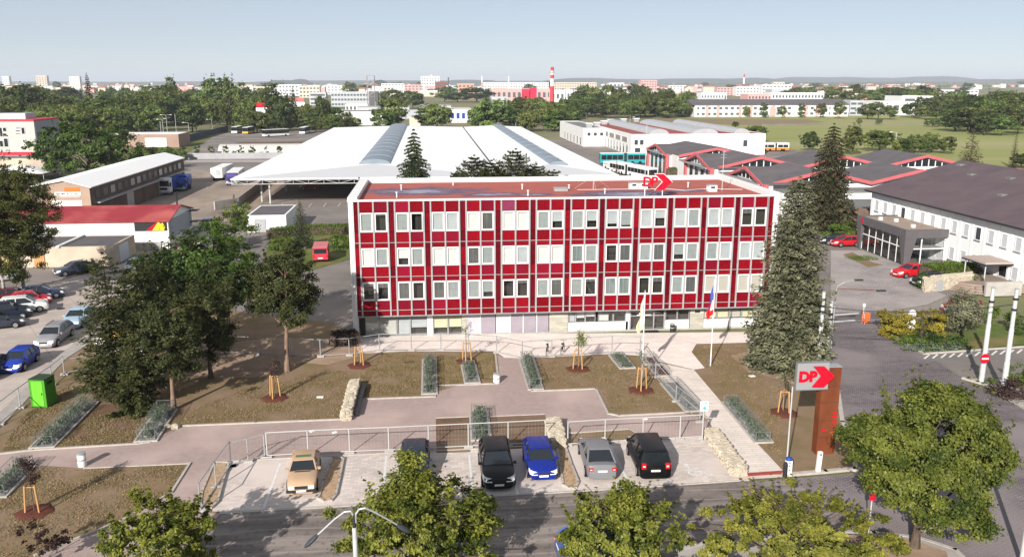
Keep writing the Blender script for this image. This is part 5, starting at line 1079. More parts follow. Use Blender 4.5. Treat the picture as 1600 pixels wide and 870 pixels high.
# cars on and beside the concrete street
A_, Bv = G(28, 577), G(120, 510); sdir = (Bv - A_).normalized(); hd = (-sdir.x, -sdir.y)
def sc_(u, v): p = G(u, v); return (p.x, p.y, -.01)
car('hatch', (.01, .035, .3), 'street_blue_paint', 'blue hatchback parked on the concrete street, nearest the green toilet cabin', sc_(32, 572), hd)
car('wagon', (.25, .25, .26), 'light_silver_paint', 'silver estate car parked on the street behind the blue hatchback', sc_(86, 533), hd, racks=True)
car('sedan', (.3, .42, .52), 'pale_blue_paint', 'pale blue car parked on the street in front of the pines', sc_(124, 505), hd)
car('hatch', (.55, .57, .56), 'off_white_paint', 'white hatchback parked beside the garage row, its nose toward the street', sc_(211, 423), hd)
car('hatch', (.2, .2, .22), 'grey_paint', 'grey car at the street edge, half behind the pine top', sc_(238, 444), hd)
car('sedan', (.04, .05, .08), 'dusk_blue_paint', 'dark saloon in the tree shade before the yellow annex', sc_(119, 427), (-.75, -.65))
pd = (.93, .36)
def row(u, v): p = G(u, v); return (p.x, p.y, -.01)
for u, v, kind, c, nm, lab in ((64, 466, 'sedan', (.02, .03, .07), 'night_blue_paint', 'dark blue car with a white roof reflection, farthest of the angled row by the birch'), (49, 475, 'hatch', (.42, .02, .03), 'bright_red_paint', 'red car in the angled row by the birch'), (37, 487, 'suv', (.62, .63, .62), 'white_car_paint', 'white hatchback in the angled row, between the red and the dark car'), (10, 497, 'suv', (.015, .02, .035), 'ink_blue_paint', 'dark blue car in the angled row, left of the white one'), (-3, 512, 'sedan', (.03, .035, .05), 'dark_slate_paint', 'dark grey car cut by the left edge, nearest of the angled row'), (20, 469, 'hatch', (.1, .012, .018), 'wine_paint', 'wine red car in the shade of the birch, behind the angled row'), (2, 438, 'hatch', (.6, .6, .6), 'plain_white_paint', 'small white car at the left edge behind the birch trunk'), (-14, 585, 'sedan', (.05, .05, .06), 'anthracite_paint', 'dark car just entering at the left edge of the street')):
    car(kind, c, nm, lab, row(u, v), pd if u > -14 else hd, sc=.97)
# cars at the white office
car('hatch', (.42, .012, .018), 'signal_red_paint', 'red car with a yellow side stripe beside the graphite pavilion', (lambda p: (p.x, p.y, -.01))(G(1321, 384)), (-1, -.05))
car('hatch', (.02, .02, .03), 'black_yellow_paint', 'dark car with yellow marks at the hedge, left of the striped red car', (lambda p: (p.x, p.y, -.01))(G(1304, 381)), (-1, .1))
car('sedan', (.5, .012, .02), 'scarlet_paint', 'red saloon parked before the corner of the graphite pavilion', (lambda p: (p.x, p.y, -.01))(G(1423, 431)), (-.97, -.22))
car('hatch', (.01, .01, .012), 'coal_paint', 'black car nose behind the red saloon at the hedge', (lambda p: (p.x, p.y, -.01))(G(1450, 445)), (-.97, -.22), lite=True)
car('hatch', (.2, .01, .02), 'maroon_paint', 'dark red car half hidden behind the rounded bush by the stone wall', (lambda p: (p.x, p.y, -.01))(G(1501, 486)), (-.95, -.3), lite=True)
for i, (x, lab) in enumerate(((-25, 'red car under the canopy, the leftmost one'), (-13, 'dark red car deep in the canopy shade'))): car('hatch', (.4, .015, .02) if i == 0 else (.2, .01, .015), 'canopy_red_paint%d' % i, lab, (x, CY0 + 24, -.05), (-1, 0), lite=True)
car('hatch', (.02, .06, .2), 'yard_blue_paint', 'dark blue car on the lane beside the red roofed shed', (lambda p: (p.x, p.y, -.04))(G(322, 357)), (0, -1), lite=True)
# ---------------------------------------------------------------- lorries and buses
def wheels(t, pts, r=.45, wd=.3):
    for x, y in pts: o = MB().loft([[(x + s * wd / 2, y + r * math.cos(2 * math.pi * i / 12), r + r * math.sin(2 * math.pi * i / 12)) for i in range(12)] for s in (-1, 1)]).build('wheel', M['black'], t, False)
def truck(label, loc, hdg, cab, box, L=9, trailer=True, H=3.4, cabh=3.2):
    rz = math.atan2(hdg[0], -hdg[1]); t = thing('lorry', label, 'lorry', loc, rz); w = 1.2
    mb = MB(); mb.loft([[(x, y, z) for y, z in ((0, .5), (-.02, 1.7), (.25, cabh - .2), (.5, cabh), (2.0, cabh), (2.0, .5))] for x in (-w, w)]); mb.build('cab', cab, t, False)
    MB().face([(-w + .12, -.03, 1.75), (w - .12, -.03, 1.75), (w - .18, .19, cabh - .5), (-w + .18, .19, cabh - .5)]).build('windscreen', M['dglass'], t, False)
    for s in (-1, 1): q = [(s * (w + .01), .35, 1.75), (s * (w + .01), 1.3, 1.75), (s * (w + .01), 1.3, 2.5), (s * (w + .01), .5, 2.5)]; MB().face(q if s > 0 else q[::-1]).build('side_window', M['dglass'], t, False); MB().box(min(s * w, s * (w + .3)), max(s * w, s * (w + .3)), -.12, .02, 1.7, 2.4).build('mirror', M['dark'], t, False); MB().box(s * .85 - .2, s * .85 + .2, -.05, .02, .75, .95).build('headlight', M['lamp'], t, False)
    MB().box(-.7, .7, -.06, .0, 1.0, 1.5).build('grille', M['dark'], t, False); MB().box(-w, w, -.1, .06, .45, .72).build('bumper', M['galv'], t, False)
    MB().box(-.6, .6, .5, L, .55, .85).build('chassis', M['dark'], t, False)
    if trailer: MB().box(-w - .03, w + .03, 2.5, L, .95, H).build('trailer', box, t, False)
    wheels(t, [(s * (w - .15), y) for s in (-1, 1) for y in (1.2, L - 1.2, L - 2.3)])
    return t
p = G(256.5, 305); truck('white fronted lorry with a blue load box parked along the warehouse', (p.x, p.y, -.03), (.05, -1), M['white'], M['blue'], 8.5, True, 2.9, 3.3)
p = G(281, 299); truck('dark blue lorry behind the white cab by the warehouse', (p.x, p.y, -.03), (.05, -1), M['blue'], M['blue'], 6, True, 3.0, 2.6)
p = G(362, 290); truck('purple blue lorry with a white trailer beside the canopy edge', (p.x, p.y, -.03), (.08, -1), mat('violet_blue', (.06, .05, .2), .4), M['white'], 13, True, 2.7, 2.6)
def trailer(u, v, lab, m):
    p = G(u, v); t = thing('trailer', lab, 'trailer', (p.x, p.y, -.03)); MB().box(-1.25, 1.25, 0, 12, .75, 2.9).build('box_body', m, t, False); MB().box(-.1, .95, -.05, 0, 1.3, 2.5).build('rear_door', M['galv'], t, False); MB().box(-.5, .5, .5, 11.5, .4, .75).build('chassis', M['dark'], t, False); wheels(t, [(s * 1.0, y) for s in (-1, 1) for y in (1.6, 2.8, 10)], .42)
trailer(339, 283, 'white box trailer standing left of the purple blue lorry', M['white'])
def bus(label, loc, rz, L, body, skirt, H=2.9, art=False, roofm=None, W_=2.4):
    t = thing('bus', label, 'bus', loc, rz); w = W_ / 2
    for k, (a, b) in enumerate([(0, L)] if not art else [(0, L * .52), (L * .58, L)]):
        MB().box(-w, w, a, b, .35, 1.15).build('skirt', skirt, t, False); MB().box(-w + .01, w - .01, a + .01, b - .01, 1.15, H - .1).build('body', body, t, False); MB().box(-w + .06, w - .06, a + .06, b - .06, H - .1, H).build('roof', roofm or M['white'], t, False)
        for s in (-1, 1):
            n = max(2, int((b - a) / 1.6))
            for i in range(n): y0 = a + .3 + (b - a - .5) * i / n; MB().box(min(s * (w - .03), s * (w + .012)), max(s * (w - .03), s * (w + .012)), y0, y0 + (b - a - .5) / n - .12, 1.25, H - .55).build('window', M['dglass'], t, False)
        wheels(t, [(s * (w - .1), y) for s in (-1, 1) for y in (a + 1.6, b - 1.6)], .42, .25)
    if art: MB().box(-w + .1, w - .1, L * .52, L * .58, .4, H - .15).build('bellows', M['dark'], t, False)
    MB().box(-w + .15, w - .15, -.02, .03, 1.2, H - .35).build('windscreen', M['dglass'], t, False); MB().box(-w + .15, w - .15, L - .03, L + .02, 1.5, H - .5).build('rear_window', M['dglass'], t, False)
    return t
p = G(934, 256); bus('turquoise and white articulated bus beside the white depot hall', (p.x + .5, p.y, -.05), rad(-93), 12.5, M['teal'], M['teal'], 3.0, True)
p = G(1020, 281); bus('white bus with dark windows behind the canopy corner', (p.x - .3, p.y - 1, -.05), rad(14), 20, M['white'], M['white'], 2.8, True)
p = G(981, 270); bus('white low vehicle left of the white bus at the canopy corner', (p.x, p.y - 1, -.05), rad(12), 13, M['white'], M['white'], 1.9)
p = G(1186, 236); bus('yellow red and white bus parked beyond the workshops', (p.x, p.y, -.05), rad(-97), 9.2, M['white'], mat('yellow_red_skirt', (.6, .2, .03), .5), 2.7, True)
for u, v, m, lab in ((366, 209, M['white'], 'white bus at the end of the dark fence'), (383, 210, mat('ochre_skirt', (.55, .35, .08), .5), 'white bus with an ochre front, right of the bus at the fence end'), (472, 210, M['white'], 'bus parked below the yellow green trees near the canopy edge'), (412, 214, M['white'], 'low pale coach standing above the barrel shed')):
    p = G(u, v); bus(lab, (p.x, p.y, -.05), rad(-4) if u != 412 else rad(-50), 11, M['dark'], m, 2.9)
# red van at the grass verge
p = G(501, 410); t = thing('food_van', 'small red sales van on the grass left of the red office block', 'van', (p.x, p.y, -.02), rad(4)); rm_ = mat('dusty_red_van', (.42, .04, .06), .5)
mb = MB(); mb.loft([[(x, y, z) for x, z in ((-.93, .35), (.93, .35), (.95, 1.2), (.85, 1.85), (-.85, 1.85), (-.95, 1.2))] for y in (0, .1, 3.9, 4.0)]); mb.build('body', rm_, t, False)
MB().box(-.9, .9, -.02, 3.98, 1.86, 1.95).build('roof', mat('pale_red_roof', (.5, .16, .17), .6), t, False); MB().box(-.75, .75, -.03, 0, 1.15, 1.7).build('rear_window', M['dglass'], t, False); MB().box(-.3, .3, -.04, 0, .5, .62).build('number_plate', M['plate'], t, False)
for s in (-1, 1): MB().box(s * .8 - .1, s * .8 + .1, -.03, 0, .6, .95).build('tail_light', M['tail'], t, False)
wheels(t, [(s * .85, y) for s in (-1, 1) for y in (.8, 3.1)], .3, .2)
# white van with yellow top among the pines
p = G(188, 562); t = thing('work_van', 'white van with a yellow rack on top, half hidden by the pines', 'van', (p.x, p.y, 0), 0)
mb = MB(); mb.loft([[(x, y, z) for y, z in ((0, .4), (0, 1.5), (.1, 1.85), (2.0, 1.85), (2.0, .4))] for x in (-1.9, 1.9)]); mb.build('body', M['white'], t, False); MB().box(-1.5, 1.8, .3, 1.7, 1.9, 2.1).build('roof_rack', mat('yellow_rack', (.6, .42, .08), .6), t, False)
for s in (-.9, .5): MB().box(s, s + .9, -.02, 0, 1.05, 1.55).build('window', M['dglass'], t, False)
MB().box(-1.7, -1.0, -.02, 0, .8, 1.0).build('emblem', M['blue'], t, False); wheels(t, [(x, y) for x in (-1.2, 1.2) for y in (.15, 1.85)], .32, .2)
# ---------------------------------------------------------------- fences of steel mesh panels
def fence(label, pts, h, z=0.02, wires=.2, foot=True, hs=6, m=None, posts=None):
    m = m or M['galv']; a0 = pts[0]; t = thing('mesh_fence', label, 'fence', (a0[0], a0[1], z)); r = MB(); wm_ = MB()
    for i, p in enumerate(pts):
        MB().tube((p[0], p[1], z), (p[0], p[1], z + h), .042, n=7).build('post', m, t)
        if foot: MB().obox((p[0], p[1], z), .55, .22, .12).build('foot_block', M['conc'], t)
    for a, b in zip(pts, pts[1:]):
        a, b = Vector((a[0], a[1], z)), Vector((b[0], b[1], z)); up = Vector((0, 0, 1)); rl = MB()
        rl.tube(a + up * (h - .03), b + up * (h - .03), .033, n=6); rl.tube(a + up * .14, b + up * .14, .033, n=6); rl.tube(a + up * .1, a + up * h, .03, n=5); rl.tube(b + up * .1, b + up * h, .03, n=5); rl.build('panel_frame', m, t)
        L = (b - a).length; k = int(L / wires)
        for j in range(1, k): q = a.lerp(b, j / k); wm_.tube(q + up * .14, q + up * (h - .03), .0022, n=3)
        for j in range(1, hs): wm_.tube(a + up * (.14 + (h - .17) * j / hs), b + up * (.14 + (h - .17) * j / hs), .0022, n=3)
    tag(wm_.build('wire_mesh', m, t), kind='stuff'); return t
wp = mat('pale_fence_steel', (.42, .42, .41), .5)
fence('white framed mesh fence along the parking lot, left of the stone wall', g2([(418, 715), (482, 711.5), (546.7, 708.5), (608, 706), (670, 703), (732, 700), (794, 697), (852, 694)]), 1.62, m=wp)
fence('white framed mesh fence right of the stone wall behind the silver car and black van', g2([(887, 697), (945, 693), (1004, 690), (1062, 687), (1097, 685)]), 1.62, m=wp)
fence('grey mesh fence between the garden lawns and the terrace', g2([(300, 553), (352, 552), (407, 554), (455, 556), (501, 558), (546, 556), (593, 549), (643, 548.5), (689, 548), (732, 549), (776, 552), (816, 561), (862, 558), (908, 555), (956, 552), (1000, 553)]), 1.5, hs=2, wires=.2)
fence('grey mesh fence along the concrete street beside the green toilet cabin', g2([(-40, 696), (0, 664), (32, 638), (58, 619), (82, 602), (101, 586)]), 1.5)
fence('grey mesh fence of the tree patch beside the street pines', g2([(101, 585), (162, 575), (215, 560)]), 1.2, hs=2)
fence('grey mesh fence beside the walkway from the lawn to the parking lot', g2([(1000, 555), (1024, 590), (1056, 628), (1093, 660)]), 1.25)
fence('mesh fence panel standing across the left end of the parking lot', g2([(314, 799), (338, 762), (361, 729)]), 1.6, hs=2)
fence('mesh fence panel crossing the gravel path to the parking lot fence', g2([(361, 729), (388, 722), (414, 715)]), 1.5, hs=2)
fence('low white rail fence before the red roofed shed', g2([(212, 392), (232, 391), (252, 390), (264, 391)]), 1.2, z=-.02, m=wp, hs=2, wires=.5, foot=False)
fence('rusty gate frame at the corner of the red roofed shed', g2([(264, 396), (276, 390)]), 1.7, z=-.02, m=M['corten'], wires=.25, foot=False)
# ---------------------------------------------------------------- planters of wire mesh with herbs
DW = mat('dull_wire', (.17, .18, .175), .6)
def planter(label, a, b, w, h, seed, mulch=None, plants=True, kerb=True):
    A, Bb = Vector(G(*a)), Vector(G(*b)); d = (Bb - A); L = d.length; d.normalize(); q = Vector((-d.y, d.x, 0)); rz = math.atan2(d.y, d.x); c = (A + Bb) / 2
    t = thing('wire_planter', label, 'planter', (c.x, c.y, .02), rz); x, y = L / 2, w / 2
    if kerb:
        k = MB(); k.box(-x - .12, x + .12, -y - .12, -y, 0, .1); k.box(-x - .12, x + .12, y, y + .12, 0, .1); k.box(-x - .12, -x, -y, y, 0, .1); k.box(x, x + .12, -y, y, 0, .1); k.build('kerb_frame', M['kerb'], t, False)
    MB().box(-x, x, -y, y, 0, .07).build('soil', mulch or M['gabion'], t, False)
    f = MB()
    for sx in (-1, 1):
        for sy in (-1, 1): f.tube((sx * x * .97, sy * y * .9, .05), (sx * x * .97, sy * y * .9, h), .02, n=5)
    for z in (.12, h):
        for sy in (-1, 1): f.tube((-x * .97, sy * y * .9, z), (x * .97, sy * y * .9, z), .016, n=5)
        for sx in (-1, 1): f.tube((sx * x * .97, -y * .9, z), (sx * x * .97, y * .9, z), .016, n=5)
    f.build('wire_frame', DW, t, False); g = MB(); n = int(L / .14)
    for i in range(n + 1):
        xx = -x * .97 + 1.94 * x * i / n
        for sy in (-1, 1): g.tube((xx, sy * y * .9, .08), (xx, sy * y * .9, h), .004, n=3)
        g.tube((xx, -y * .9, h), (xx, y * .9, h), .0035, n=3)
    for z in (.25, .4, .55):
        if z < h: 
            for sy in (-1, 1): g.tube((-x * .97, sy * y * .9, z), (x * .97, sy * y * .9, z), .0035, n=3)
    tag(g.build('wire_mesh', DW, t, False), kind='stuff')
    if plants:
        R = np.random.default_rng(seed); n = int(L * 260); kx = R.uniform(-x * .9, x * .9, int(L * 3) + 2); P = np.stack([kx[R.integers(0, len(kx), n)] + R.normal(0, .16, n), R.normal(0, y * .32, n), .06 + R.random(n) ** .8 * h * .9], 1)
        aa, bb = leaf_axes(R, n, .17, .06, None, .1, np.tile([0, 0, 1.0], (n, 1))); tag(link('herb', quad_mesh('herb', P, aa, bb, LM['lav']), t), kind='stuff')
        nst = int(L * 14); s = MB()
        for i in range(nst): s.obox((R.uniform(-x * .95, x * .95), R.uniform(-y * .85, y * .85), .05), R.uniform(.1, .28), R.uniform(.08, .2), R.uniform(.06, .16), R.uniform(0, 3))
        tag(s.build('stone', M['gabion'], t, False), kind='stuff')
    return t
planter('wire mesh planter of grey green herbs between the two middle lawns', (671, 563), (671, 616), .95, .75, 1)
planter('small wire planter at the right end of the middle lawns near the litter bin', (732, 572), (738, 599), 1.0, .5, 2)
planter('tall wire planter along the left edge of the square lawn', (822, 563), (837, 609), .95, .8, 3)
planter('short herb planter at the top right of the square lawn', (963, 556), (980, 576), 1.1, .35, 4)
planter('wire herb planter behind the black car in the parking lot', (748, 645), (752, 688), 1.1, .7, 5)
planter('long wire herb planter right of the walkway', (1140, 630), (1193, 692), 1.0, .65, 6)
planter('long wire planter of dark shrubs beside the red soil, left part of the garden', (137, 630), (66, 700), 1.3, .7, 7)
planter('wire planter beside the gravel path near the tumbled stones', (260, 642), (228, 690), 1.2, .8, 8)
planter('wire planter at the left edge below the gravel path', (38, 729), (-10, 778), 1.2, .7, 9)
planter('red mulched bed with wire sides, upper one beside the walkway', (1012, 560), (1019, 570), 1.0, .6, 10, M['mulch'], False); planter('red mulched bed with wire sides, lower one beside the walkway', (1025, 574), (1037, 588), 1.0, .6, 11, M['mulch'], False); planter('empty wire bed beside the walkway above the parking sign', (1046, 600), (1085, 643), 1.2, .6, 12, None, False)
# planted islands in the parking lot
def island(label, poly, seed):
    P = g2(poly); cx = sum(p[0] for p in P) / len(P); cy = sum(p[1] for p in P) / len(P); t = thing('planted_island', label, 'planted island', (cx, cy, .018))
    MB().prism(P, .018, .09).build('mulch_bed', M['mulchtan'], t); k = MB(); k.strip(P + [P[0]], .12, .02, .15); k.build('kerb_ring', M['kerb'], t)
    R = random.Random(seed); xs = [p[0] for p in P]; ys = [p[1] for p in P]; n = 0; mb = MB(); cen = []
    while len(cen) < 30:
        x, y = R.uniform(min(xs), max(xs)), R.uniform(min(ys), max(ys)); ins = False
        for i in range(len(P)):
            a, b = P[i], P[i - 1]
            if (a[1] > y) != (b[1] > y) and x < (b[0] - a[0]) * (y - a[1]) / (b[1] - a[1]) + a[0]: ins = not ins
        n += 1
        if n > 4000: break
        if ins and all((x - c[0]) ** 2 + (y - c[1]) ** 2 > .12 for c in cen): cen.append((x, y))
    RR = np.random.default_rng(seed); c = np.array(cen); idx = np.repeat(np.arange(len(c)), 7); Pn = np.concatenate([c[idx] + RR.normal(0, .06, (len(idx), 2)), .09 + RR.random((len(idx), 1)) * .14], 1); a, b = leaf_axes(RR, len(idx), .08, .04); o = link('seedling', quad_mesh('seedling', Pn - np.array([cx, cy, .018]), a, b, mat('rusty_seedling', (.26, .13, .06), .9) if seed == 1 else bpy.data.materials['rusty_seedling']), t); tag(o, kind='stuff')
island('planted island with tan mulch at the left end of the parking lot', [(335, 724), (358, 724), (349, 752), (340, 786), (330, 795), (317, 797), (313, 788), (316, 770)], 1)
island('planted island with tan mulch right of the beige car', [(520, 717), (537, 717), (531, 748), (525, 775), (518, 783), (507, 785), (498, 780), (506, 752)], 2)
island('planted island with tan mulch between the blue and the silver car', [(870, 699), (883, 699), (893, 728), (904, 755), (900, 763), (889, 764), (880, 759), (875, 730)], 3)
# ---------------------------------------------------------------- stone walls
def stone_wall(label, poly, h, seed, slope=None):
    P = g2(poly); cx = sum(p[0] for p in P) / len(P); cy = sum(p[1] for p in P) / len(P); t = thing('stone_wall', label, 'wall', (cx, cy, .02)); MB().prism(P, .0, h - .06).build('core', M['stone'], t)
    R = random.Random(seed); s = MB(); xs = [p[0] for p in P]; ys = [p[1] for p in P]
    def inside(x, y):
        ins = False
        for i in range(len(P)):
            a, b = P[i], P[i - 1]
            if (a[1] > y) != (b[1] > y) and x < (b[0] - a[0]) * (y - a[1]) / (b[1] - a[1]) + a[0]: ins = not ins
        return ins
    def rock(c, sx, sy, sz):
        q = [Vector((R.uniform(.75, 1) * math.cos(a) * sx, R.uniform(.75, 1) * math.sin(a) * sy, 0)) for a in (0.3, 1.3, 2.4, 3.4, 4.4, 5.5)]; s.loft([[tuple(Vector(c) + v + Vector((0, 0, -sz))) for v in q], [tuple(Vector(c) + v * .95 + Vector((0, 0, sz * .5))) for v in q], [tuple(Vector(c) + v * .55 + Vector((0, 0, sz))) for v in q]])
    for _ in range(int(260 * (max(xs) - min(xs)) * (max(ys) - min(ys)) / 3) + 60):
        x, y = R.uniform(min(xs), max(xs)), R.uniform(min(ys), max(ys))
        if inside(x, y): rock((x, y, h - .05), R.uniform(.07, .2), R.uniform(.06, .13), R.uniform(.04, .09))
    for a, b in zip(P, P[1:] + P[:1]):
        L = math.hypot(b[0] - a[0], b[1] - a[1])
        for _ in range(int(L * h * 26)):
            u = R.random(); rock((a[0] + (b[0] - a[0]) * u, a[1] + (b[1] - a[1]) * u, R.uniform(.06, h - .08)), R.uniform(.08, .17), R.uniform(.06, .12), R.uniform(.04, .08))
    tag(s.build('stone', M['stone'], t, smooth=30), kind='stuff'); return t
stone_wall('low pale rubble wall between the two left lawns, bench on its right side', [(548, 605), (562, 603), (549, 657), (534, 658)], .62, 1)
stone_wall('pale rubble wall standing behind the planted island between blue and silver car', [(853, 668), (874, 666), (884, 702), (862, 703)], .7, 2)
stone_wall('sloping rubble wall between the walkway and the disabled parking bay', [(1100, 682), (1120, 680), (1166, 744), (1143, 744)], .6, 3)
stone_wall('short rubble wall in the shade of the pines', [(217, 592), (225, 595), (248, 572), (240, 568)], .55, 4)
w5 = stone_wall('stone retaining wall with a grey metal door before the white office', [(1440, 452), (1444, 457), (1519, 449), (1516, 444)], 1.45, 5)
a, b = G(1460, 455), G(1470, 454); MB().box(a.x, b.x, a.y - .12, a.y + .02, 0, 1.15).build('metal_door', M['galv'], w5)
b_ = thing('plank', 'dark bench along the right side of the low rubble wall', 'plank', tuple(G(560, 640, .02)))  # dark slab on three legs along the foot of the wall
a, b = G(569, 606), G(556, 652); mb = MB(); mb.strip([a, b], .38, .3, .38); mb.build('plank_top', M['dark'], b_); 
for k_ in (.15, .5, .85): q = a.lerp(b, k_); MB().obox((q.x, q.y, .02), .3, .1, .28).build('leg', M['dark'], b_)
# ---------------------------------------------------------------- young trees between wooden stakes
def sapling(lab, u, v, sh, th, seed, leaf=None, nl=260, spread=.45, thin=False):
    p = G(u, v); t = thing('young_tree', lab, 'young tree', (p.x, p.y, .02)); R = random.Random(seed)
    k = MB(); n = 16; k.loft([[(r * (1 + .1 * math.sin(i * 2.3 + seed)) * math.cos(2 * math.pi * i / n), r * (1 + .1 * math.sin(i * 2.3 + seed)) * math.sin(2 * math.pi * i / n), z) for i in range(n)] for r, z in ((.95, -.02), (.85, .05), (.45, .1), (.1, .07))]); k.build('mulch_ring', M['mulch'], t, False, smooth=60)
    top = []
    for i in range(3):
        a = i * 2.094 + .5 + seed; q0 = Vector((.42 * math.cos(a), .42 * math.sin(a), 0)); q1 = Vector((.3 * math.cos(a), .3 * math.sin(a), sh)); top.append(q1); MB().tube(q0, q1, .05, .05, 8).build('stake', M['wood'], t, False)
    b = MB()
    for i in range(3): b.tube(top[i] - Vector((0, 0, .08)), top[(i + 1) % 3] - Vector((0, 0, .08)), .03, n=5)
    b.build('cross_rail', M['wood'], t, False)
    tr_ = MB(); tr_.tube((0, 0, 0), (R.uniform(-.05, .05), 0, th * .75), .03, .018, 6); br = []
    for i in range(9):
        a = R.uniform(0, 6.28); z0 = sh * .9 + (th - sh * .9) * R.random() * .7; q = Vector((spread * R.uniform(.4, 1) * math.cos(a), spread * R.uniform(.4, 1) * math.sin(a), min(th, z0 + R.uniform(.2, .6)))); tr_.tube((0, 0, z0), q, .014, .006, 4); br.append(q); br.append(Vector((0, 0, z0)).lerp(q, .6))
    tr_.tube((0, 0, th * .7), (0, 0, th), .016, .006, 4); tr_.build('trunk', M['bark'], t, False)
    RR = np.random.default_rng(seed); c = np.array([tuple(x) for x in br]); P = c[RR.integers(0, len(c), nl)] + RR.normal(0, .13, (nl, 3)); a, bb = leaf_axes(RR, nl, .11, .07); link('foliage', quad_mesh('foliage', P, a, bb, leaf or LM['sapling']), t)
sapling('young dark red leaved tree in three stakes on the lower left lawn', 54, 800, 1.55, 3.0, 1, LM['purple'], 700, .55)
sapling('young dark red leaved tree in stakes near the pine trunk', 429, 622, 1.65, 3.2, 2, LM['purple'], 300, .5)
sapling('nearly bare young tree in stakes on the lawn left of the terrace fence', 562, 571, 1.6, 2.9, 3, LM['purple'], 60, .4)
sapling('young light green tree in stakes beside the small wire planter', 729, 565, 1.6, 3.6, 4, LM['lav'], 160, .5)
sapling('young bright green tree in stakes on the square lawn', 903, 577, 1.6, 2.9, 5, LM['sapling'], 700, .75)
sapling('nearly bare young tree in stakes at the right side of the square lawn', 1002, 610, 1.7, 2.9, 6, LM['lav'], 90, .4)
sapling('young tree in stakes on the right lawn beside the grey tall pole', 1224, 645, 1.6, 2.7, 7, LM['pine'], 120, .4)
# ---------------------------------------------------------------- bins, toilet cabin, poles, signs
def bin_(lab, u, v, h, r, m):
    p = G(u, v); t = thing('litter_bin', lab, 'litter bin', (p.x, p.y, .015)); MB().lathe([(r * .95, 0), (r, .05), (r, h - .12), (r * .96, h - .1)], n=14).build('drum', m, t, False, smooth=40); MB().lathe([(r * 1.04, h - .1), (r * 1.04, h - .03), (r * .6, h), (.01, h)], n=14).build('lid', M['galv'], t, False, smooth=40)
    MB().lathe([(r * 1.01, h * .45), (r * 1.01, h * .55)], n=14).build('band', M['galv'], t, False)
bin_('white litter bin at the gravel path above the lower left lawn', 129, 728, .85, .24, M['white']); bin_('white litter bin at the corner of the middle lawn', 776, 598, .75, .26, M['white']); bin_('dark litter bin before the white base wall, right of the entrance', 1050, 518.5, .8, .2, M['dark'])
p = G(62, 637); tc_ = thing('toilet_cabin', 'bright green portable toilet cabin beside the street fence', 'toilet cabin', (p.x, p.y, .01), rad(-12)); W2, D2, Hh = 1.12, 1.12, 2.0
MB().box(-W2 / 2, W2 / 2, 0, D2, .06, Hh).build('wall', M['green'], tc_, False); MB().box(-W2 / 2 - .02, W2 / 2 + .02, -.02, D2 + .02, 0, .06).build('base', M['dark'], tc_, False)
mb = MB(); mb.box(-W2 / 2 - .03, W2 / 2 + .03, -.03, D2 + .03, Hh, Hh + .06); mb.build('roof', mat('dark_green_roof', (.035, .06, .03), .6), tc_, False); d_ = MB().box(-.4, .4, -.03, 0, .15, Hh - .1).build('door', mat('green_door', (.13, .47, .035), .5), tc_, False); MB().box(.28, .34, -.06, -.03, .95, 1.1).build('handle', M['dark'], d_, False)
MB().box(W2 / 2, W2 / 2 + .012, .3, .8, Hh - .4, Hh - .2).build('vent', M['dark'], tc_, False)
for x in (-W2 / 2, W2 / 2): MB().tube((x, 0, .06), (x, 0, Hh), .03, n=5).build('corner_post', M['green'], tc_, False)
# flag poles with hanging flags
def flag(lab, u, v, vt, cols, seed):
    p = G(u, v); h = HT(p, vt); t = thing('flagpole', lab, 'flagpole', (p.x, p.y, .02)); MB().tube((0, 0, 0), (0, 0, h), .05, .035, 8).build('pole', M['white'], t, False); MB().lathe([(.001, h), (.06, h + .04), (.001, h + .1)], n=8).build('finial', M['rim'], t, False)
    n = 9; H_, Wd = 2.6, .55; rings = []; f = MB()
    for j in range(13):
        z = h - .15 - H_ * j / 12; k = min(1, .25 + j / 9); row_ = []
        for i in range(n): s = i / (n - 1); row_.append((-.04 - s * Wd * k * (.8 + .2 * math.sin(j * .8)), .10 * math.sin(s * 9 + j * .35) * k, z - .75 * s * (1 - .35 * s)))
        rings.append(row_)
    k0 = len(f.v)
    for r_ in rings: f.v += r_
    for j in range(12):
        for i in range(n - 1): f.f.append((k0 + j * n + i, k0 + (j + 1) * n + i, k0 + (j + 1) * n + i + 1, k0 + j * n + i + 1)); f.m.append(cols((j + .5) / 12, (i + .5) / (n - 1)))
    return f, t
fm_ = [mat('flag_white', (.75, .74, .7), .8), mat('flag_red', (.5, .02, .03), .8), mat('flag_blue', (.06, .1, .38), .8), mat('flag_cream', (.68, .58, .4), .8)]
f, t = flag('flagpole with a hanging white and cream flag before the glass entrance', 1003, 596, 455, lambda a, b: 3 if b > .55 or a > .8 else 0, 1); f.build('flag', fm_, t, False, smooth=80)
f, t = flag('flagpole with a hanging blue white and red flag on the right lawn', 1110, 572, 436, lambda a, b: 2 if a < .45 + .2 * b and b > .15 else (1 if b > .35 or a > .8 else 0), 2); f.build('flag', fm_, t, False, smooth=80)
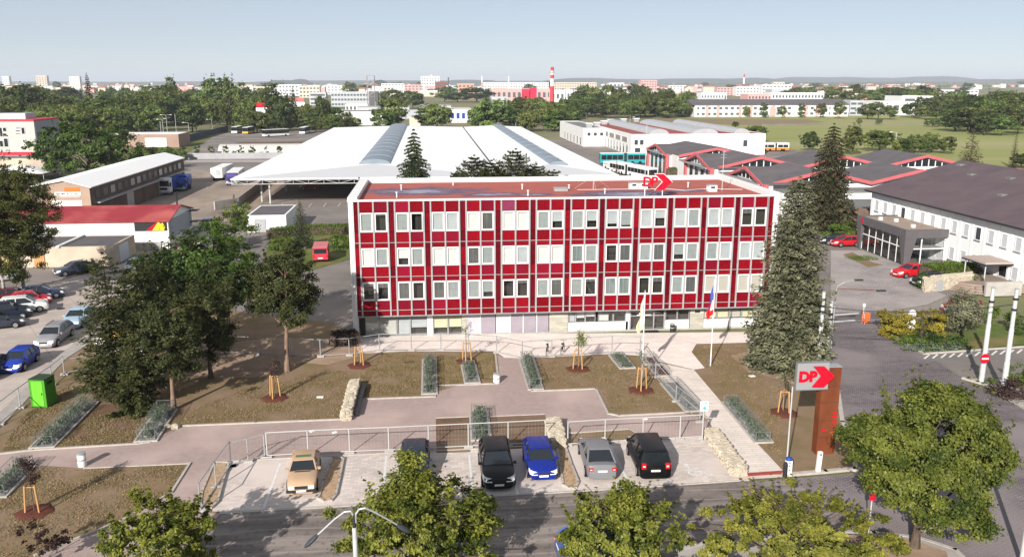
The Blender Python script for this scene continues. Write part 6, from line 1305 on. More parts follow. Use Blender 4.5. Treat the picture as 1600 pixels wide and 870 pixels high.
# tall DP pylon with panel
p = G(1287, 708); py_ = thing('sign_pylon', 'tall rust red steel pylon carrying a grey panel with red DP and arrow', 'sign', (p.x, p.y, 0)); h = 5.5
mb = MB(); mb.box(p.x - .55, p.x + .6, p.y - .12, p.y + .5, 0, h); mb.build('pillar', M['corten'], py_); MB().box(p.x - .57, p.x + .62, p.y - .14, p.y + .52, h, h + .04).build('cap', M['galv'], py_)
for z in (1.1, 2.15, 3.3, 4.3): MB().box(p.x - .552, p.x + .602, p.y - .124, p.y + .504, z, z + .025).build('panel_joint', M['dark'], py_)
PY = p.y - .16
a, b = AY(1242, 608, PY), AY(1295.5, 565, PY)
MB().box(a.x, b.x, PY - .1, PY + .02, a.z, b.z).build('sign_panel', M['signgrey'], py_)
fr = MB(); fr.box(a.x - .02, b.x + .02, PY - .13, PY + .04, b.z, b.z + .05); fr.box(a.x - .02, b.x + .02, PY - .13, PY + .04, a.z - .05, a.z); fr.box(a.x - .05, a.x, PY - .13, PY + .04, a.z - .05, b.z + .05); fr.build('panel_frame', M['rim'], py_)
plate([sp(u, v, PY - .14) for u, v in ((1271, 572), (1288, 572), (1303.5, 587), (1286, 604), (1268.5, 604), (1282.5, 587.5))], PY - .24, PY - .12).build('arrow', M['logo'], py_)
for ch, u, v in (('D', 1256.5, 589.2), ('P', 1270.3, 588.6)):
    q = AY(u, v, PY - .11); o = link('letter', text_mesh(ch, .86, M['logo'], .025, .05), py_, Vector((q.x, PY - .115, q.z)) - py_.location); o.rotation_euler = (rad(90), 0, 0)
for z0, x0, w_ in ((1.75, .25, .3), (2.05, .3, .25), (2.35, .25, .3), (2.6, .28, .25), (1.5, -.3, .25), (1.35, .2, .28)): MB().box(p.x + x0, p.x + x0 + w_, p.y - .14, p.y - .121, z0, z0 + .12).build('house_number', M['logo'], py_)
# charging post, ticket post, tall pole
p = G(1231, 742); t = thing('service_post', 'white service post with dark blue round cap at the end of the walkway', 'service post', (p.x, p.y, 0)); MB().box(-.17, .17, -.12, .12, 0, .95).build('housing', M['white'], t, False); MB().lathe([(.2, .95), (.2, 1.02), (.15, 1.1), (.01, 1.14)], n=12).build('cap', M['blue'], t, False, smooth=40)
for z in (.35, .6, .78): MB().box(-.03, .05, -.132, -.12, z, z + .06).build('button', M['dark'], t, False)
p = G(1226, 745); mb = MB(); mb.lathe([(.13, 0), (.13, .7), (.14, .75), (.1, .9), (.01, .92)], (p.x, p.y, 0), 10); one(mb, 'dark_bollard', M['dark'], 'dark blue bollard beside the white service post', 'bollard', (p.x, p.y, 0), smooth=40)
p = G(1278, 738); t = thing('ticket_post', 'slim white post with a small dark window before the rust red pylon', 'post', (p.x, p.y, 0)); mb = MB(); mb.loft([[(-.14, -.09, 0), (.1, -.09, 0), (.1, .09, 0), (-.14, .09, 0)], [(-.08, -.09, 1.3), (.16, -.09, 1.3), (.16, .09, 1.3), (-.08, .09, 1.3)]]); mb.build('housing', M['white'], t, False); MB().box(0, .09, -.1, -.088, 1.08, 1.2).build('display', M['dark'], t, False)
p = G(1228, 738); t = thing('tall_pole', 'slender grey pole rising beside the white service post', 'pole', (p.x, p.y, 0)); hh = HT(p, 604); MB().tube((0, 0, 0), (.0, 0, hh), .045, .04, 8).build('shaft', M['steel'], t, False)
p = G(1097, 690); t = thing('parking_sign', 'white square sign with green mark on a post at the end of the fence', 'sign', (p.x, p.y, 0)); zt = HT(p, 626); MB().tube((0, 0, 0), (0, 0, zt), .032, n=6).build('post', M['steel'], t, False); MB().box(-.26, .26, -.05, -.035, zt - .66, zt).build('sign_plate', M['plate'], t, False)
mb = MB(); mb.loft([[(.11 * math.cos(i * .524) + .03, y, zt - .46 + .11 * math.sin(i * .524)) for i in range(12)] for y in (-.06, -.05)]); mb.build('green_mark', mat('green_print', (.05, .5, .32), .6), t, False); MB().box(.05, .2, -.058, -.051, zt - .16, zt - .07).build('green_mark', bpy.data.materials['green_print'], t, False)
# trolley and light poles
def mast(lab, u, v, vt, r=.17, lean=0, bands=()):
    p = G(u, v); h = HT(p, vt); t = thing('steel_mast', lab, 'pole', (p.x, p.y, 0)); MB().lathe([(r * 1.15, 0), (r * 1.15, h * .3), (r, h * .31), (r, h * .62), (r * .85, h * .63), (r * .8, h)], n=12).build('shaft', M['steel'], t, False, smooth=40); MB().lathe([(r * .9, h), (r * .9, h + .05), (.01, h + .09)], n=12).build('cap', M['galv'], t, False)
    for z in bands: MB().lathe([(r * 1.1, h * z), (r * 1.1, h * z + .16)], n=12).build('clamp', M['dark'], t, False)
    return p, h
m1 = mast('white steel mast beside the big spruce, left of a pair', 1277, 582, 456, bands=(.75, .82, .9)); m2 = mast('white steel mast beside the big spruce, right of a pair', 1291, 568, 470, bands=(.7, .78)); m3 = mast('white steel mast carrying the no entry disc at the right road edge', 1533, 597, 450, bands=(.85,)); m4 = mast('white steel mast at the hedge, nearest the right edge', 1567, 614, 452, bands=(.8, .9))
mast('short white mast behind the tip of the big spruce', 1272, 350, 295, .14)
p, h = m3; t = thing('no_entry_sign', 'round red no entry sign fixed on the white mast', 'sign', (p.x - .12, p.y - .25, 1.95))
def disc(r, y0, y1): return MB().loft([[(r * math.cos(i * .3927), y, r * math.sin(i * .3927)) for i in range(16)] for y in (y0, y1)])
disc(.37, -.03, 0).build('disc', M['logo'], t, False); MB().box(-.26, .26, -.04, -.031, -.06, .06).build('bar', M['plate'], t, False)
p = G(1421, 526); t = thing('road_sign', 'post with two round white signs and a small arrow plate in the hedge', 'sign', (p.x, p.y, 0)); z0 = HT(p, 490); MB().tube((0, 0, 0), (0, 0, z0 + .3), .035, n=6).build('post', M['plate'], t, False)
for z, r in ((z0, .36), (z0 - .78, .38)): o = disc(r, -.06, -.03).build('disc', M['plate'], t, False); o.location = (0, 0, z); o2 = disc(r * .72, -.065, -.06).build('face', mat('pale_sign_face', (.6, .6, .58), .5) if z == z0 else bpy.data.materials['pale_sign_face'], o, False)
MB().box(-.36, .4, -.06, -.03, z0 - 1.38, z0 - 1.18).build('arrow_plate', mat('pale_green_plate', (.55, .68, .6), .5), t, False)
# street lamp heads over the right road
p = G(1297, 560); t = thing('street_lamp', 'twin headed street lamp on a rusty post by the big spruce', 'street lamp', (p.x, p.y, 0)); zl = HT(p, 441)
pts = [(0, 0, 0), (0, 0, zl - .7), (.1, 0, zl - .3), (.7, 0, zl + .0), (1.5, 0, zl + .15)]; MB().path(pts, .06, 6, r1=.035).build('post', M['galv'], t, False); MB().path([(.05, 0, zl - .55), (.8, -.3, zl - .5), (2.6, -1.2, zl - .42)], .035, 6).build('arm', M['corten'], t, False)
for x, y, z in ((1.7, 0, zl + .15), (2.9, -1.35, zl - .42)): mb = MB(); mb.loft([[(x + a, y + .13 * s, z - .05 + c_) for s, c_ in ((-1, 0), (1, 0), (.8, .1), (-.8, .1))] for a, in ((-.25,), (.3,), (.45,))]); mb.build('lamp_head', M['dark'], t, False)
# wires over the road
def wire(lab, pts, r=.018, sag=.25):
    P = []; 
    for a, b in zip(pts, pts[1:]):
        for i in range(8): s = i / 8; q = Vector(a).lerp(Vector(b), s); P.append((q.x, q.y, q.z - sag * 4 * s * (1 - s)))
    P.append(tuple(pts[-1])); mb = MB(); mb.path(P, r, 4); return one(mb, 'overhead_wire', M['dark'], lab, 'wire', tuple(pts[0]))
def mt(m, k): return (m[0].x, m[0].y, m[1] * k)
wire('thick dark cable spanning the road between the paired masts and the hedge mast', [mt(m1, .82), mt(m4, .86)], .035, .5); wire('thin dark wire spanning the road from the right mast of the pair', [mt(m2, .7), mt(m3, .85)], .018, .3)
# orange barrier and bicycles
p = G(1354, 506); t = thing('barrier', 'orange folding barrier at the end of the cobbled road', 'barrier', (p.x, p.y, 0), .4); MB().box(-.35, .35, -.05, 0, .15, 1.0).build('board', M['orange'], t, False); MB().box(-.35, .35, .25, .3, .15, 1.0).build('board', M['orange'], t, False)
for x in (-.3, .3): MB().tube((x, -.02, 0), (x, .12, 1.0), .025, n=5).build('leg', M['galv'], t, False); MB().tube((x, .3, 0), (x, .16, 1.0), .025, n=5).build('leg', M['galv'], t, False)
p = G(1348, 500); t = thing('barrier_post', 'slim grey post of the road barrier left of the orange folding barrier', 'post', (p.x, p.y, 0)); MB().tube((0, 0, 0), (0, 0, 1.5), .06, n=6).build('post', M['steel'], t, False); MB().box(-.09, .09, -.09, .09, 1.3, 1.6).build('head', M['plate'], t, False)
def bicycle(lab, u, v, rz, m):
    p = G(u, v); t = thing('bicycle', lab, 'bicycle', (p.x, p.y, .025), rz)
    for x in (-.52, .52):
        n = 16; MB().path([(x + .33 * math.cos(2 * math.pi * i / n), 0, .34 + .33 * math.sin(2 * math.pi * i / n)) for i in range(n + 1)], .022, 4).build('wheel', M['black'], t, False)
    f = MB(); [f.tube(a, b, .02, n=5) for a, b in (((-.52, 0, .34), (-.1, 0, .3)), ((-.1, 0, .3), (-.25, 0, .85)), ((-.1, 0, .3), (.4, 0, .8)), ((-.22, 0, .75), (.4, 0, .8)), ((.4, 0, .95), (.52, 0, .34)), ((-.52, 0, .34), (-.22, 0, .75)))]; f.build('frame', m, t, False)
    MB().box(-.38, -.14, -.06, .06, .88, .93).build('saddle', M['black'], t, False); MB().tube((.36, -.28, 1.0), (.36, .28, 1.0), .018, n=5).build('handlebar', M['dark'], t, False)
bicycle('dark bicycle standing on the terrace, left of two', 855, 553, rad(75), M['dark']); bicycle('dark bicycle standing on the terrace, right of two', 879, 552, rad(70), M['dark'])
# street lamp with twin arms in the foreground
lp = thing('street_lamp', 'grey street lamp with two curved arms rising before the street trees', 'street lamp', (AY(555, 850, 28.2).x, 28.2, 0)); bx, by = AY(555, 850, 28.2).x, 28.2
a = AY(555, 850, by); bz = AY(555, 815, by).z
MB().tube((bx, by, 0), (bx, by, bz - .2), .11, .085, 12).build('post', M['steel'], lp); MB().tube((bx, by, bz - .25), (bx, by, bz + .3), .07, .045, 10).build('collar', M['dark'], lp)
def armpts(us): return [tuple(AY(u, v, by + dy)) for u, v, dy in us]
x0 = AY(555, 815, by).x - bx
A1 = armpts([(554.5, 822, 0), (553, 806, 0), (548, 798, 0), (538, 799, 0), (522, 811, -.1), (495, 836, -.25)]); A2 = armpts([(556, 816, 0), (556, 803, 0), (561, 795, 0), (571, 793, 0), (590, 802, .1), (622, 820, .25)])
for P in (A1, A2): MB().path(P, .042, 8, r1=.032).build('arm', M['galv'], lp)
for P, du in ((A1, -1), (A2, 1)):
    e = Vector(P[-1]); d = (e - Vector(P[-2])).normalized(); n_ = Vector((0, 1, 0)); up = n_.cross(d).normalized() * (1 if du < 0 else -1); up = up if up.z > 0 else -up; mb = MB(); rr_ = []
    for s, k in ((-.05, .5), (.1, 1.0), (.35, 1.1), (.52, .7), (.58, .3)): c = e + d * s; rr_.append([tuple(c + n_ * (.13 * k * math.cos(i * .785)) + up * (.085 * k * math.sin(i * .785) - .01)) for i in range(8)])
    mb.loft(rr_); mb.build('lamp_head', mat('charcoal_lamp_head', (.05, .055, .065), .45) if du < 0 else bpy.data.materials['charcoal_lamp_head'], lp, smooth=50)
# corner lamp post at the lower right edge and small signs by the island
p = G(1596, 880); t = thing('lamp_post', 'pale lamp post foot at the lower right corner', 'pole', (p.x, p.y, 0)); MB().tube((0, 0, 0), (0, 0, 4.0), .12, .11, 10).build('post', M['steel'], t, False)
p = G(1356, 842); t = thing('marker_post', 'slim pale sign post at the traffic island beside the big tree', 'post', (p.x, p.y, .1)); MB().tube((0, 0, 0), (0, 0, 2.4), .035, n=6).build('post', M['steel'], t, False); MB().box(-.13, .13, -.05, -.035, 2.0, 2.4).build('sign_plate', M['logo'], t, False)
# tumbled boulders near the gravel path
for i, (u, v, s, lab) in enumerate(((262, 668, .3, 'grey boulder at the corner of the gravel path, left of two'), (274, 669, .35, 'grey boulder at the corner of the gravel path, right of two'), (189, 620, .4, 'pale boulder at the foot of the street pine'))):
    p = G(u, v); R = random.Random(i); mb = MB(); mb.loft([[(s * k * R.uniform(.8, 1.1) * math.cos(j * .785), s * .8 * k * R.uniform(.8, 1.1) * math.sin(j * .785), z * s) for j in range(8)] for k, z in ((.9, 0), (1, .35), (.7, .75), (.2, .95))]); o = link('boulder', mb.mesh('boulder', M['stone'], smooth=30), None, (p.x, p.y, .01)); tag(o, lab, 'boulder')

# pale covers and scraps lying on the lawns
for i, (u, v, s, lab) in enumerate(((500, 621, .32, 'pale square drain cover on the left lawn between stakes and rubble wall'), (1175, 588, .3, 'pale stone slab lying on the right lawn'), (1008, 655, .2, 'pale block lying behind the parking lot fence'), (523, 676, .2, 'pale block left on the gravel path behind the beige car'), (488, 674, .2, 'pale flat scrap left on the gravel path behind the beige car'), (663, 699, .2, 'pale fence foot block near the hidden dark car'))):
    p = G(u, v); mb = MB().obox((p.x, p.y, .018), s * 1.5, s, .05, .2 * i); one(mb, 'cover_slab', M['plate'], lab, 'slab', (p.x, p.y, .018))

# short dry grass growing in the garden beds
def tufts(name, polys, n, m, seed, L=.085):
    R = np.random.default_rng(seed); out = []
    for poly in polys:
        P = np.array(g2(poly)); a, b = P.min(0), P.max(0); q = R.uniform(a, b, (n, 2)); ins = np.zeros(n, bool)
        for i in range(len(P)):
            p0, p1 = P[i], P[i - 1]; c = (p0[1] > q[:, 1]) != (p1[1] > q[:, 1]); ins ^= c & (q[:, 0] < (p1[0] - p0[0]) * (q[:, 1] - p0[1]) / (p1[1] - p0[1] + 1e-9) + p0[0])
        q = q[ins]; k = np.sin(q[:, 0] * 1.3 + seed) * np.sin(q[:, 1] * 1.7 + q[:, 0] * .6) + R.normal(0, .6, len(q)); out.append(q[k > .05])
    q = np.concatenate(out); n = len(q); C_ = np.concatenate([q, np.full((n, 1), .05)], 1); d = R.normal(size=(n, 3)) * .8 + np.array([0, 0, .7]); d = unit(d); s = R.uniform(.5, 1.2, (n, 1)); b = unit(np.cross(d, R.normal(size=(n, 3))))
    return tag(link(name, quad_mesh(name, C_, d * s * L / 2, b * s * L * .3, m)), kind='stuff')
LAWNS = [[(281, 663), (400, 659), (532, 653), (548, 605), (540, 578), (400, 600), (300, 640)], [(570, 620), (655, 617), (655, 556), (600, 552), (560, 585)], [(684, 612), (684, 556), (720, 552), (724, 600)], [(745, 598), (745, 553), (770, 553), (774, 592)], [(845, 606), (831, 566), (950, 558), (985, 580), (1010, 580), (1060, 640), (970, 646), (955, 640), (935, 604)], [(1090, 541), (1160, 541), (1170, 580), (1220, 600), (1225, 730), (1180, 678), (1106, 578), (1086, 550)], [(1, 768), (44, 742), (66, 730), (131, 734), (292, 727), (264, 768), (188, 811), (54, 864), (-30, 890)], [(84, 700), (226, 690), (250, 650), (150, 642)], [(2, 705), (52, 700), (125, 632), (104, 600), (30, 655)]]
tufts('short_grass', LAWNS, 30000, leaf_mat('dry_olive_grass', (.17, .14, .06), (.34, .25, .14), .25, 1.2), 3)
# ---------------------------------------------------------------- trees
def deciduous(name, lab, base, rx, rz, cz, ncl, nl, L, m, seed, trunk_r, h0, shoots=0, crad=.2, nlimb=22, lean=(0, 0), ry=None, bottom=-.75, hollow=.45, cat='tree', bark=None, group=None, cx=0, cy=0, extra=()):
    t = thing(name, lab, cat, (base[0], base[1], 0), 0, group)
    me, cl, cr = clump_crown(seed, rx, ry or rx, rz, cz, ncl, nl, L, m, 'crown', shoots, crad, hollow, bottom=bottom, cx=cx, cy=cy, extra=extra)
    link('crown', me, t); mb = limbs(MB(), cl, trunk_r, h0, cz + rz * .55, nlimb, seed, lean); mb.build('trunk', bark or M['bark'], t, False, smooth=50); return t
P_ = lambda u, v: (G(u, v).x, G(u, v).y)
b = P_(1429, 857); deciduous('street_tree', 'largest round crowned street tree on the traffic island at the lower right', b, 3.65, 3.3, 4.45, 620, 100000, .155, LM['bigtree'], 18, .2, 1.0, 40, .1, 34, ry=3.5, cx=.7, cy=.6, hollow=.6)
deciduous('street_tree', 'loose branching street tree before the parking lot, behind the twin armed lamp', (-1.0, 33.9), 3.6, 2.0, 2.75, 200, 48000, .148, LM['linden'], 12, .13, .8, 40, .095, 40, hollow=.2, extra=((.1, .3, 3.2, 6.3, .75), (.5, .3, 3.6, 5.4, .6), (-.7, .3, 3.4, 5.2, .5), (2.6, 0, 2.6, 4.3, .6)))
deciduous('street_tree', 'upright street tree below the silver car, its tip reaching the parking lot', (8.0, 33.2), 3.0, 1.85, 2.35, 180, 40000, .148, LM['linden'], 17, .12, .8, 34, .1, 34, hollow=.2, extra=((.1, .2, 3.2, 5.0, .5), (.7, .2, 3.2, 4.7, .45)))
deciduous('street_tree', 'yellowish wide street tree before the walkway end, left of the largest tree', (15.9, 33.2), 3.9, 1.5, 1.95, 210, 44000, .148, LM['ylinden'], 14, .13, .7, 34, .095, 40, hollow=.2)
deciduous('street_tree', 'small street tree at the edge of the lower left lawn', (-12.1, 35.3), 2.5, 1.85, 2.2, 130, 28000, .15, LM['linden'], 15, .12, .8, 28, .11, 26, hollow=.25)
deciduous('shrub', 'dark red leaved shrub at the lower left corner', (-18.5, 37.8), 1.2, .9, 1.0, 20, 1500, .13, LM['purple'], 16, .05, .2, 5, .2, 14, cat='shrub')
# conifers
def conifer(name, lab, base, h, r, m, seed, levels=34, nb=13, per=34, L=.42, droop=.28, low=.03, trunk_r=.2, gap=0.0, power=.85, group=None, cat='tree'):
    """spruce: whorls of drooping boughs carrying needle sprays"""
    t = thing(name, lab, cat, (base[0], base[1], 0), 0, group); R = np.random.default_rng(seed); C_, D_, S_ = [], [], []; bm = MB()
    for i in range(levels):
        f = i / (levels - 1); z = h * (low + (1 - low) * f ** 1.05); rr = r * (1 - f) ** power * R.uniform(.84, 1.14) + .06; k = max(4, int(nb * (1 - .55 * f)))
        for j in range(k):
            a = 2 * math.pi * (j + R.random() * .8) / k + i * 1.9; ln = rr * R.uniform(.68, 1.12)
            if gap and R.random() < gap: continue
            n = max(6, int(per * (.35 + .65 * ln / max(.3, r)))); s = R.random(n) ** .7; side = R.normal(0, 1, n) * (.16 * ln + .05) * (1.05 - s) ** .6
            dz = -droop * ln * s ** 1.4 + (.12 * ln * np.maximum(0, s - .75) * 4 if droop < .3 else 0) + R.normal(0, .035 * ln + .02, n)
            x = s * ln * math.cos(a) - side * math.sin(a); y = s * ln * math.sin(a) + side * math.cos(a); C_.append(np.stack([x, y, z + dz], 1))
            d = np.stack([np.cos(a + np.sign(side) * R.uniform(.2, 1.0, n)), np.sin(a + np.sign(side) * R.uniform(.2, 1.0, n)), np.full(n, -droop)], 1); D_.append(d); S_.append(np.full(n, R.random()))
            if ln > .8 and j % 2 == 0: bm.tube((0, 0, z), (ln * .75 * math.cos(a), ln * .75 * math.sin(a), z - droop * ln * .6), .03 + .01 * ln, .01, 4)
    C_ = np.concatenate(C_); D_ = np.concatenate(D_); S_ = np.concatenate(S_); n = len(C_); nm = R.normal(size=(n, 3)) * .55 + np.array([0, 0, 1.0]); a = unit(D_ + R.normal(size=(n, 3)) * .3); b_ = unit(np.cross(nm, a)); s = R.uniform(.6, 1.25, (n, 1)) * (.55 + .45 * (1 - C_[:, 2:3] / h))
    link('foliage', quad_mesh('foliage', C_, a * s * L / 2, b_ * s * L * .2, m, .6 * S_ + .4 * R.random(n)), t); bm.tube((0, 0, 0), (0, 0, h * .96), trunk_r, .02, 8); bm.build('trunk', M['bark'], t, False); return t
b = P_(1228, 572); conifer('spruce', 'big grey blue spruce covering the right end of the red facade', b, 14.9, 3.4, LM['blue'], 21, 58, 21, 95, .38, .22, .01, .26, power=.43)
conifer('spruce', 'tall dark spruce behind the big blue one, left of the white office', (59.3, 122), 15.8, 4.5, LM['spruce'], 22, 36, 17, 90, .52, .3, .03, .26, power=.5)
p = AY(646, 203, 104); conifer('spruce', 'single spruce rising against the white canopy behind the red block', (p.x, 104), p.z, 5.6, LM['gspruce'], 23, 38, 16, 150, .5, .3, .1, .2, .04, .8)
conifer('spruce', 'small dense spruce by the hedge left of the red office block', P_(472, 386), 6.4, 2.15, LM['gspruce'], 24, 26, 12, 22, .36, .25, .02, .14, power=.8)
for i, (u, v, r, lab) in enumerate(((741, 243, 1.7, 'leftmost dark pine top behind the red roof'), (768, 251, 1.9, 'low dark pine top, second from the left behind the red roof'), (806, 233, 2.0, 'tallest dark pine top in the row behind the red roof'), (838, 257, 1.8, 'dark pine top right of the tallest one behind the red roof'), (866, 266, 1.6, 'rightmost low pine top behind the red roof'), (714, 268, 1.3, 'small pine tip at the left end of the row behind the red roof'))):
    Y = 100 + i; p = AY(u, v, Y); conifer('pine', lab, (p.x, Y), p.z, r * 3.2, LM['pine'], 40 + i, 22, 14, 240, .42, -.05, .4, .15, .08, .62)
p = AY(561, 278, 92); conifer('spruce', 'spruce tip at the left rear corner of the red block', (p.x, 92), p.z, 1.5, LM['gspruce'], 25, 18, 9, 16, .45, .25, .35)
conifer('spruce', 'brownish loose spruce beyond the workshops, right', (G(1516, 255).x, G(1516, 255).y), 9.2, 3.4, leaf_mat('brown_spruce', (.05, .045, .02), (.15, .12, .06), .15, .7), 26, 20, 10, 16, .7, .2, .05, gap=.25, power=.6)
conifer('spruce', 'narrow dark column shaped conifer near the right edge', (G(1582, 262).x, G(1582, 262).y), 9.4, 1.1, LM['spruce'], 27, 26, 10, 12, .4, .1, .02, power=.45)
for i, (u, v, vt, r, lab) in enumerate(((963, 279, 251, 1.0, 'thin brownish conifer before the white bus'), (1017, 277, 258, 1.5, 'brownish bush like conifer, left of the hedge behind the roof sign'), (1030, 277, 259, 1.3, 'green conifer bush left of the square hedge behind the roof sign'))):
    p = G(u, v); conifer('conifer', lab, (p.x, p.y), HT(p, vt), r, LM['spruce'] if i == 0 else LM['gspruce'], 30 + i, 14, 8, 12, .4, .15, .05, power=.6)
# pines and broad trees on the left
deciduous('pine', 'dark pine with a bare leaning trunk, nearest the red office block', P_(449, 580), 2.8, 3.0, 6.6, 190, 38000, .17, LM['pine'], 51, .2, 3.4, 5, .14, 24, (.3, .1), bark=M['pinebark'], hollow=.3, bottom=-.9)
conifer('pine', 'dark pine at the street, leftmost of the garden pines', P_(184, 618), 10.4, 2.7, LM['pine'], 52, 28, 13, 110, .32, .1, .09, .2, .16, .4)
deciduous('pine', 'dark pine in the middle of the garden grove with a bare lower trunk', P_(272, 640), 2.6, 3.3, 5.2, 170, 29000, .17, LM['pine'], 53, .17, 1.6, 5, .13, 22, bark=M['pinebark'], hollow=.3, bottom=-.95)
deciduous('broadleaf_tree', 'green broad crowned tree behind the pines of the garden grove', P_(345, 545), 3.9, 3.5, 6.0, 240, 26000, .22, LM['decid'], 54, .22, 1.8, 10, .12, 24)
deciduous('broadleaf_tree', 'dark green tree at the back of the garden grove, left of the broad one', P_(290, 545), 3.5, 3.6, 5.8, 200, 22000, .22, leaf_mat('deep_green_leaf', (.022, .042, .01), (.07, .105, .024), .3, .5), 55, .22, 1.8, 8, .13, 22)
conifer('pine', 'young pine with low hanging boughs in front of the garden grove', P_(212, 642), 5.2, 2.0, LM['pine'], 56, 18, 11, 80, .3, .18, .06, .1, .15, .6)
deciduous('pine', 'dark pine behind the leftmost street pine', P_(330, 590), 2.5, 3.3, 4.9, 130, 15000, .18, LM['pine'], 57, .16, 1.4, 3, .14, 18, hollow=.3, bottom=-.95)
deciduous('pine', 'dark dense pine filling the gap between the leftmost pine and the grove', P_(238, 582), 2.5, 3.6, 5.2, 150, 22000, .18, LM['pine'], 61, .17, 1.4, 5, .13, 18, bark=M['pinebark'], hollow=.3, bottom=-.95)
b = G(38, 462); deciduous('birch', 'tall birch with hanging thin leaves at the left edge', (b.x, b.y), 3.8, 6.5, 8.1, 280, 42000, .19, LM['birch'], 58, .2, 2.0, 8, .11, 30, ry=3.2, hollow=.25, bark=mat('birch_bark', (.5, .47, .43), .8, (.1, .09, .08), 4, stretch=(1, 1, 3)))
b = G(8, 470); deciduous('birch', 'second birch cut by the left edge', (b.x, b.y), 3.2, 5.6, 6.8, 180, 26000, .2, LM['birch'], 59, .18, 2.0, 4, .12, 20, hollow=.25, bark=bpy.data.materials['birch_bark'])
b = G(140, 276); deciduous('broadleaf_tree', 'wide bushy tree between the warehouse and the red based block', (b.x, b.y), 11.5, 6.0, 5.8, 240, 17000, .6, LM['decid'], 60, .4, 1.5, 10, .11, 20, ry=8)
def shrub(lab, u, v, rx, h, m, seed, n=1600, L=.2, name='shrub', ry=None, ncl=26, z0=0):
    b = G(u, v); return deciduous(name, lab, (b.x, b.y), rx, h * .52, h * .5 + z0, ncl, n, L, m, seed, .06, .1, 2, .26, 6, ry=ry, cat='shrub', bottom=-.95)
shrub('light green rounded shrub between the white shed and the street', 358, 388, 3.1, 5.0, LM['hedge'], 71, 6500, .26); shrub('yellow green thin shrub at the yard wall', 372, 340, 2.6, 2.2, LM['sapling'], 72, 1200, .3)
shrub('dark bush under the garage row wall', 140, 424, 1.8, 1.4, LM['decid'], 73, 1200); shrub('small bush by the yellow annex', 108, 414, 1.0, 1.5, LM['decid'], 74, 700)
shrub('green bush on the verge right of the small spruce', 532, 388, 1.9, 1.7, LM['hedge'], 75, 2200); shrub('green bush on the verge left of the small spruce', 438, 390, 1.9, 1.8, LM['hedge'], 76, 2400); shrub('low green bush behind the lane', 410, 440, 2.6, 1.6, LM['decid'], 77, 2000); shrub('green bush at the foot of the broad tree', 385, 430, 2.2, 2.4, LM['hedge'], 78, 2400)
shrub('rounded blue green bush by the stone retaining wall', 1502, 523, 1.5, 4.0, LM['blue'], 79, 9000, .15, ncl=90); shrub('golden conifer bush at the road corner, larger of two', 1396, 526, 1.55, 2.3, LM['gold'], 80, 7000, .17, ncl=36); shrub('golden conifer bush between the road sign and the rounded bush', 1452, 524, 1.7, 2.1, LM['gold'], 81, 6500, .17, ncl=36)
conifer('dwarf_conifer', 'small dark cone shaped conifer in the golden hedge, left of two', P_(1439, 529), 1.9, .5, LM['gspruce'], 82, 14, 9, 10, .2, .1, power=.5); conifer('dwarf_conifer', 'small dark cone shaped conifer in the golden hedge, right of two', P_(1453, 531), 1.8, .5, LM['gspruce'], 83, 14, 9, 10, .2, .1, power=.5)
shrub('low green ground bush at the foot of the road sign', 1420, 537, 1.5, .9, LM['hedge'], 84, 1800, .15); shrub('low blue green creeping juniper at the road corner', 1462, 546, 2.6, .5, LM['lav'], 85, 2200, .15, ry=.8); shrub('dark green low bush between the two golden conifers', 1480, 540, 1.8, .9, LM['decid'], 86, 1800, .15)
shrub('yellow green leafy bush right of the rounded bush', 1536, 500, 1.6, 1.4, LM['hedge'], 87, 1800, .17); shrub('dark green shrub at the right edge of the lawn', 1592, 520, 1.3, 2.0, LM['decid'], 88, 1800, .17)
shrub('dark red clipped hedge at the right road edge', 1596, 622, 2.4, 1.3, LM['purple'], 89, 3200, .13, ry=1.6); shrub('green bush at the right road edge beside the dark red hedge', 1602, 598, 1.4, 1.2, LM['hedge'], 90, 1600, .14)
shrub('low grassy shrub between the masts at the right road edge', 1549, 600, .7, .4, LM['hedge'], 91, 500, .12)
shrub('bright green domed bush left of the graphite pavilion', 1313, 373, 2.6, 2.3, LM['hedge'], 92, 4200, .2, ncl=40); shrub('brownish round bush before the white office wall', 1516, 431, 1.3, 1.7, LM['birch'], 93, 2000, .17); shrub('climbing plant hanging over the end of the stone retaining wall', 1524, 448, 1.1, 1.3, LM['hedge'], 94, 1600, .15); shrub('low shrub behind the curved steps', 1478, 420, 1.2, .9, LM['hedge'], 95, 900, .15)
def hedge(lab, pts, w, h, m, seed, L=.16, dens=420):
    p = [Vector(q) for q in g2(pts)]; t = thing('hedge', lab, 'hedge', (p[0].x, p[0].y, 0)); R = np.random.default_rng(seed); C_ = []
    for a, b in zip(p, p[1:]):
        d = b - a; n = int(d.length * dens); s = R.random(n); q = Vector((-d.y, d.x)).normalized(); f = R.choice(3, n, p=[.5, .25, .25]); o = np.where(f == 0, R.uniform(-.5, .5, n), np.where(f == 1, -.5, .5)) * w; z = np.where(f == 0, h, R.random(n) * h) + R.normal(0, .07, n); C_.append(np.stack([a.x + d.x * s + q.x * (o + R.normal(0, .06, n)), a.y + d.y * s + q.y * (o + R.normal(0, .06, n)), z], 1))
    C_ = np.concatenate(C_) - np.array([p[0].x, p[0].y, 0]); a, b = leaf_axes(R, len(C_), L, L * .6); link('foliage', quad_mesh('foliage', C_, a, b, m), t); k = MB(); k.strip([q - p[0] for q in p], w * .8, 0, h * .9); k.build('inner_twigs', M['bark'], t, False); return t
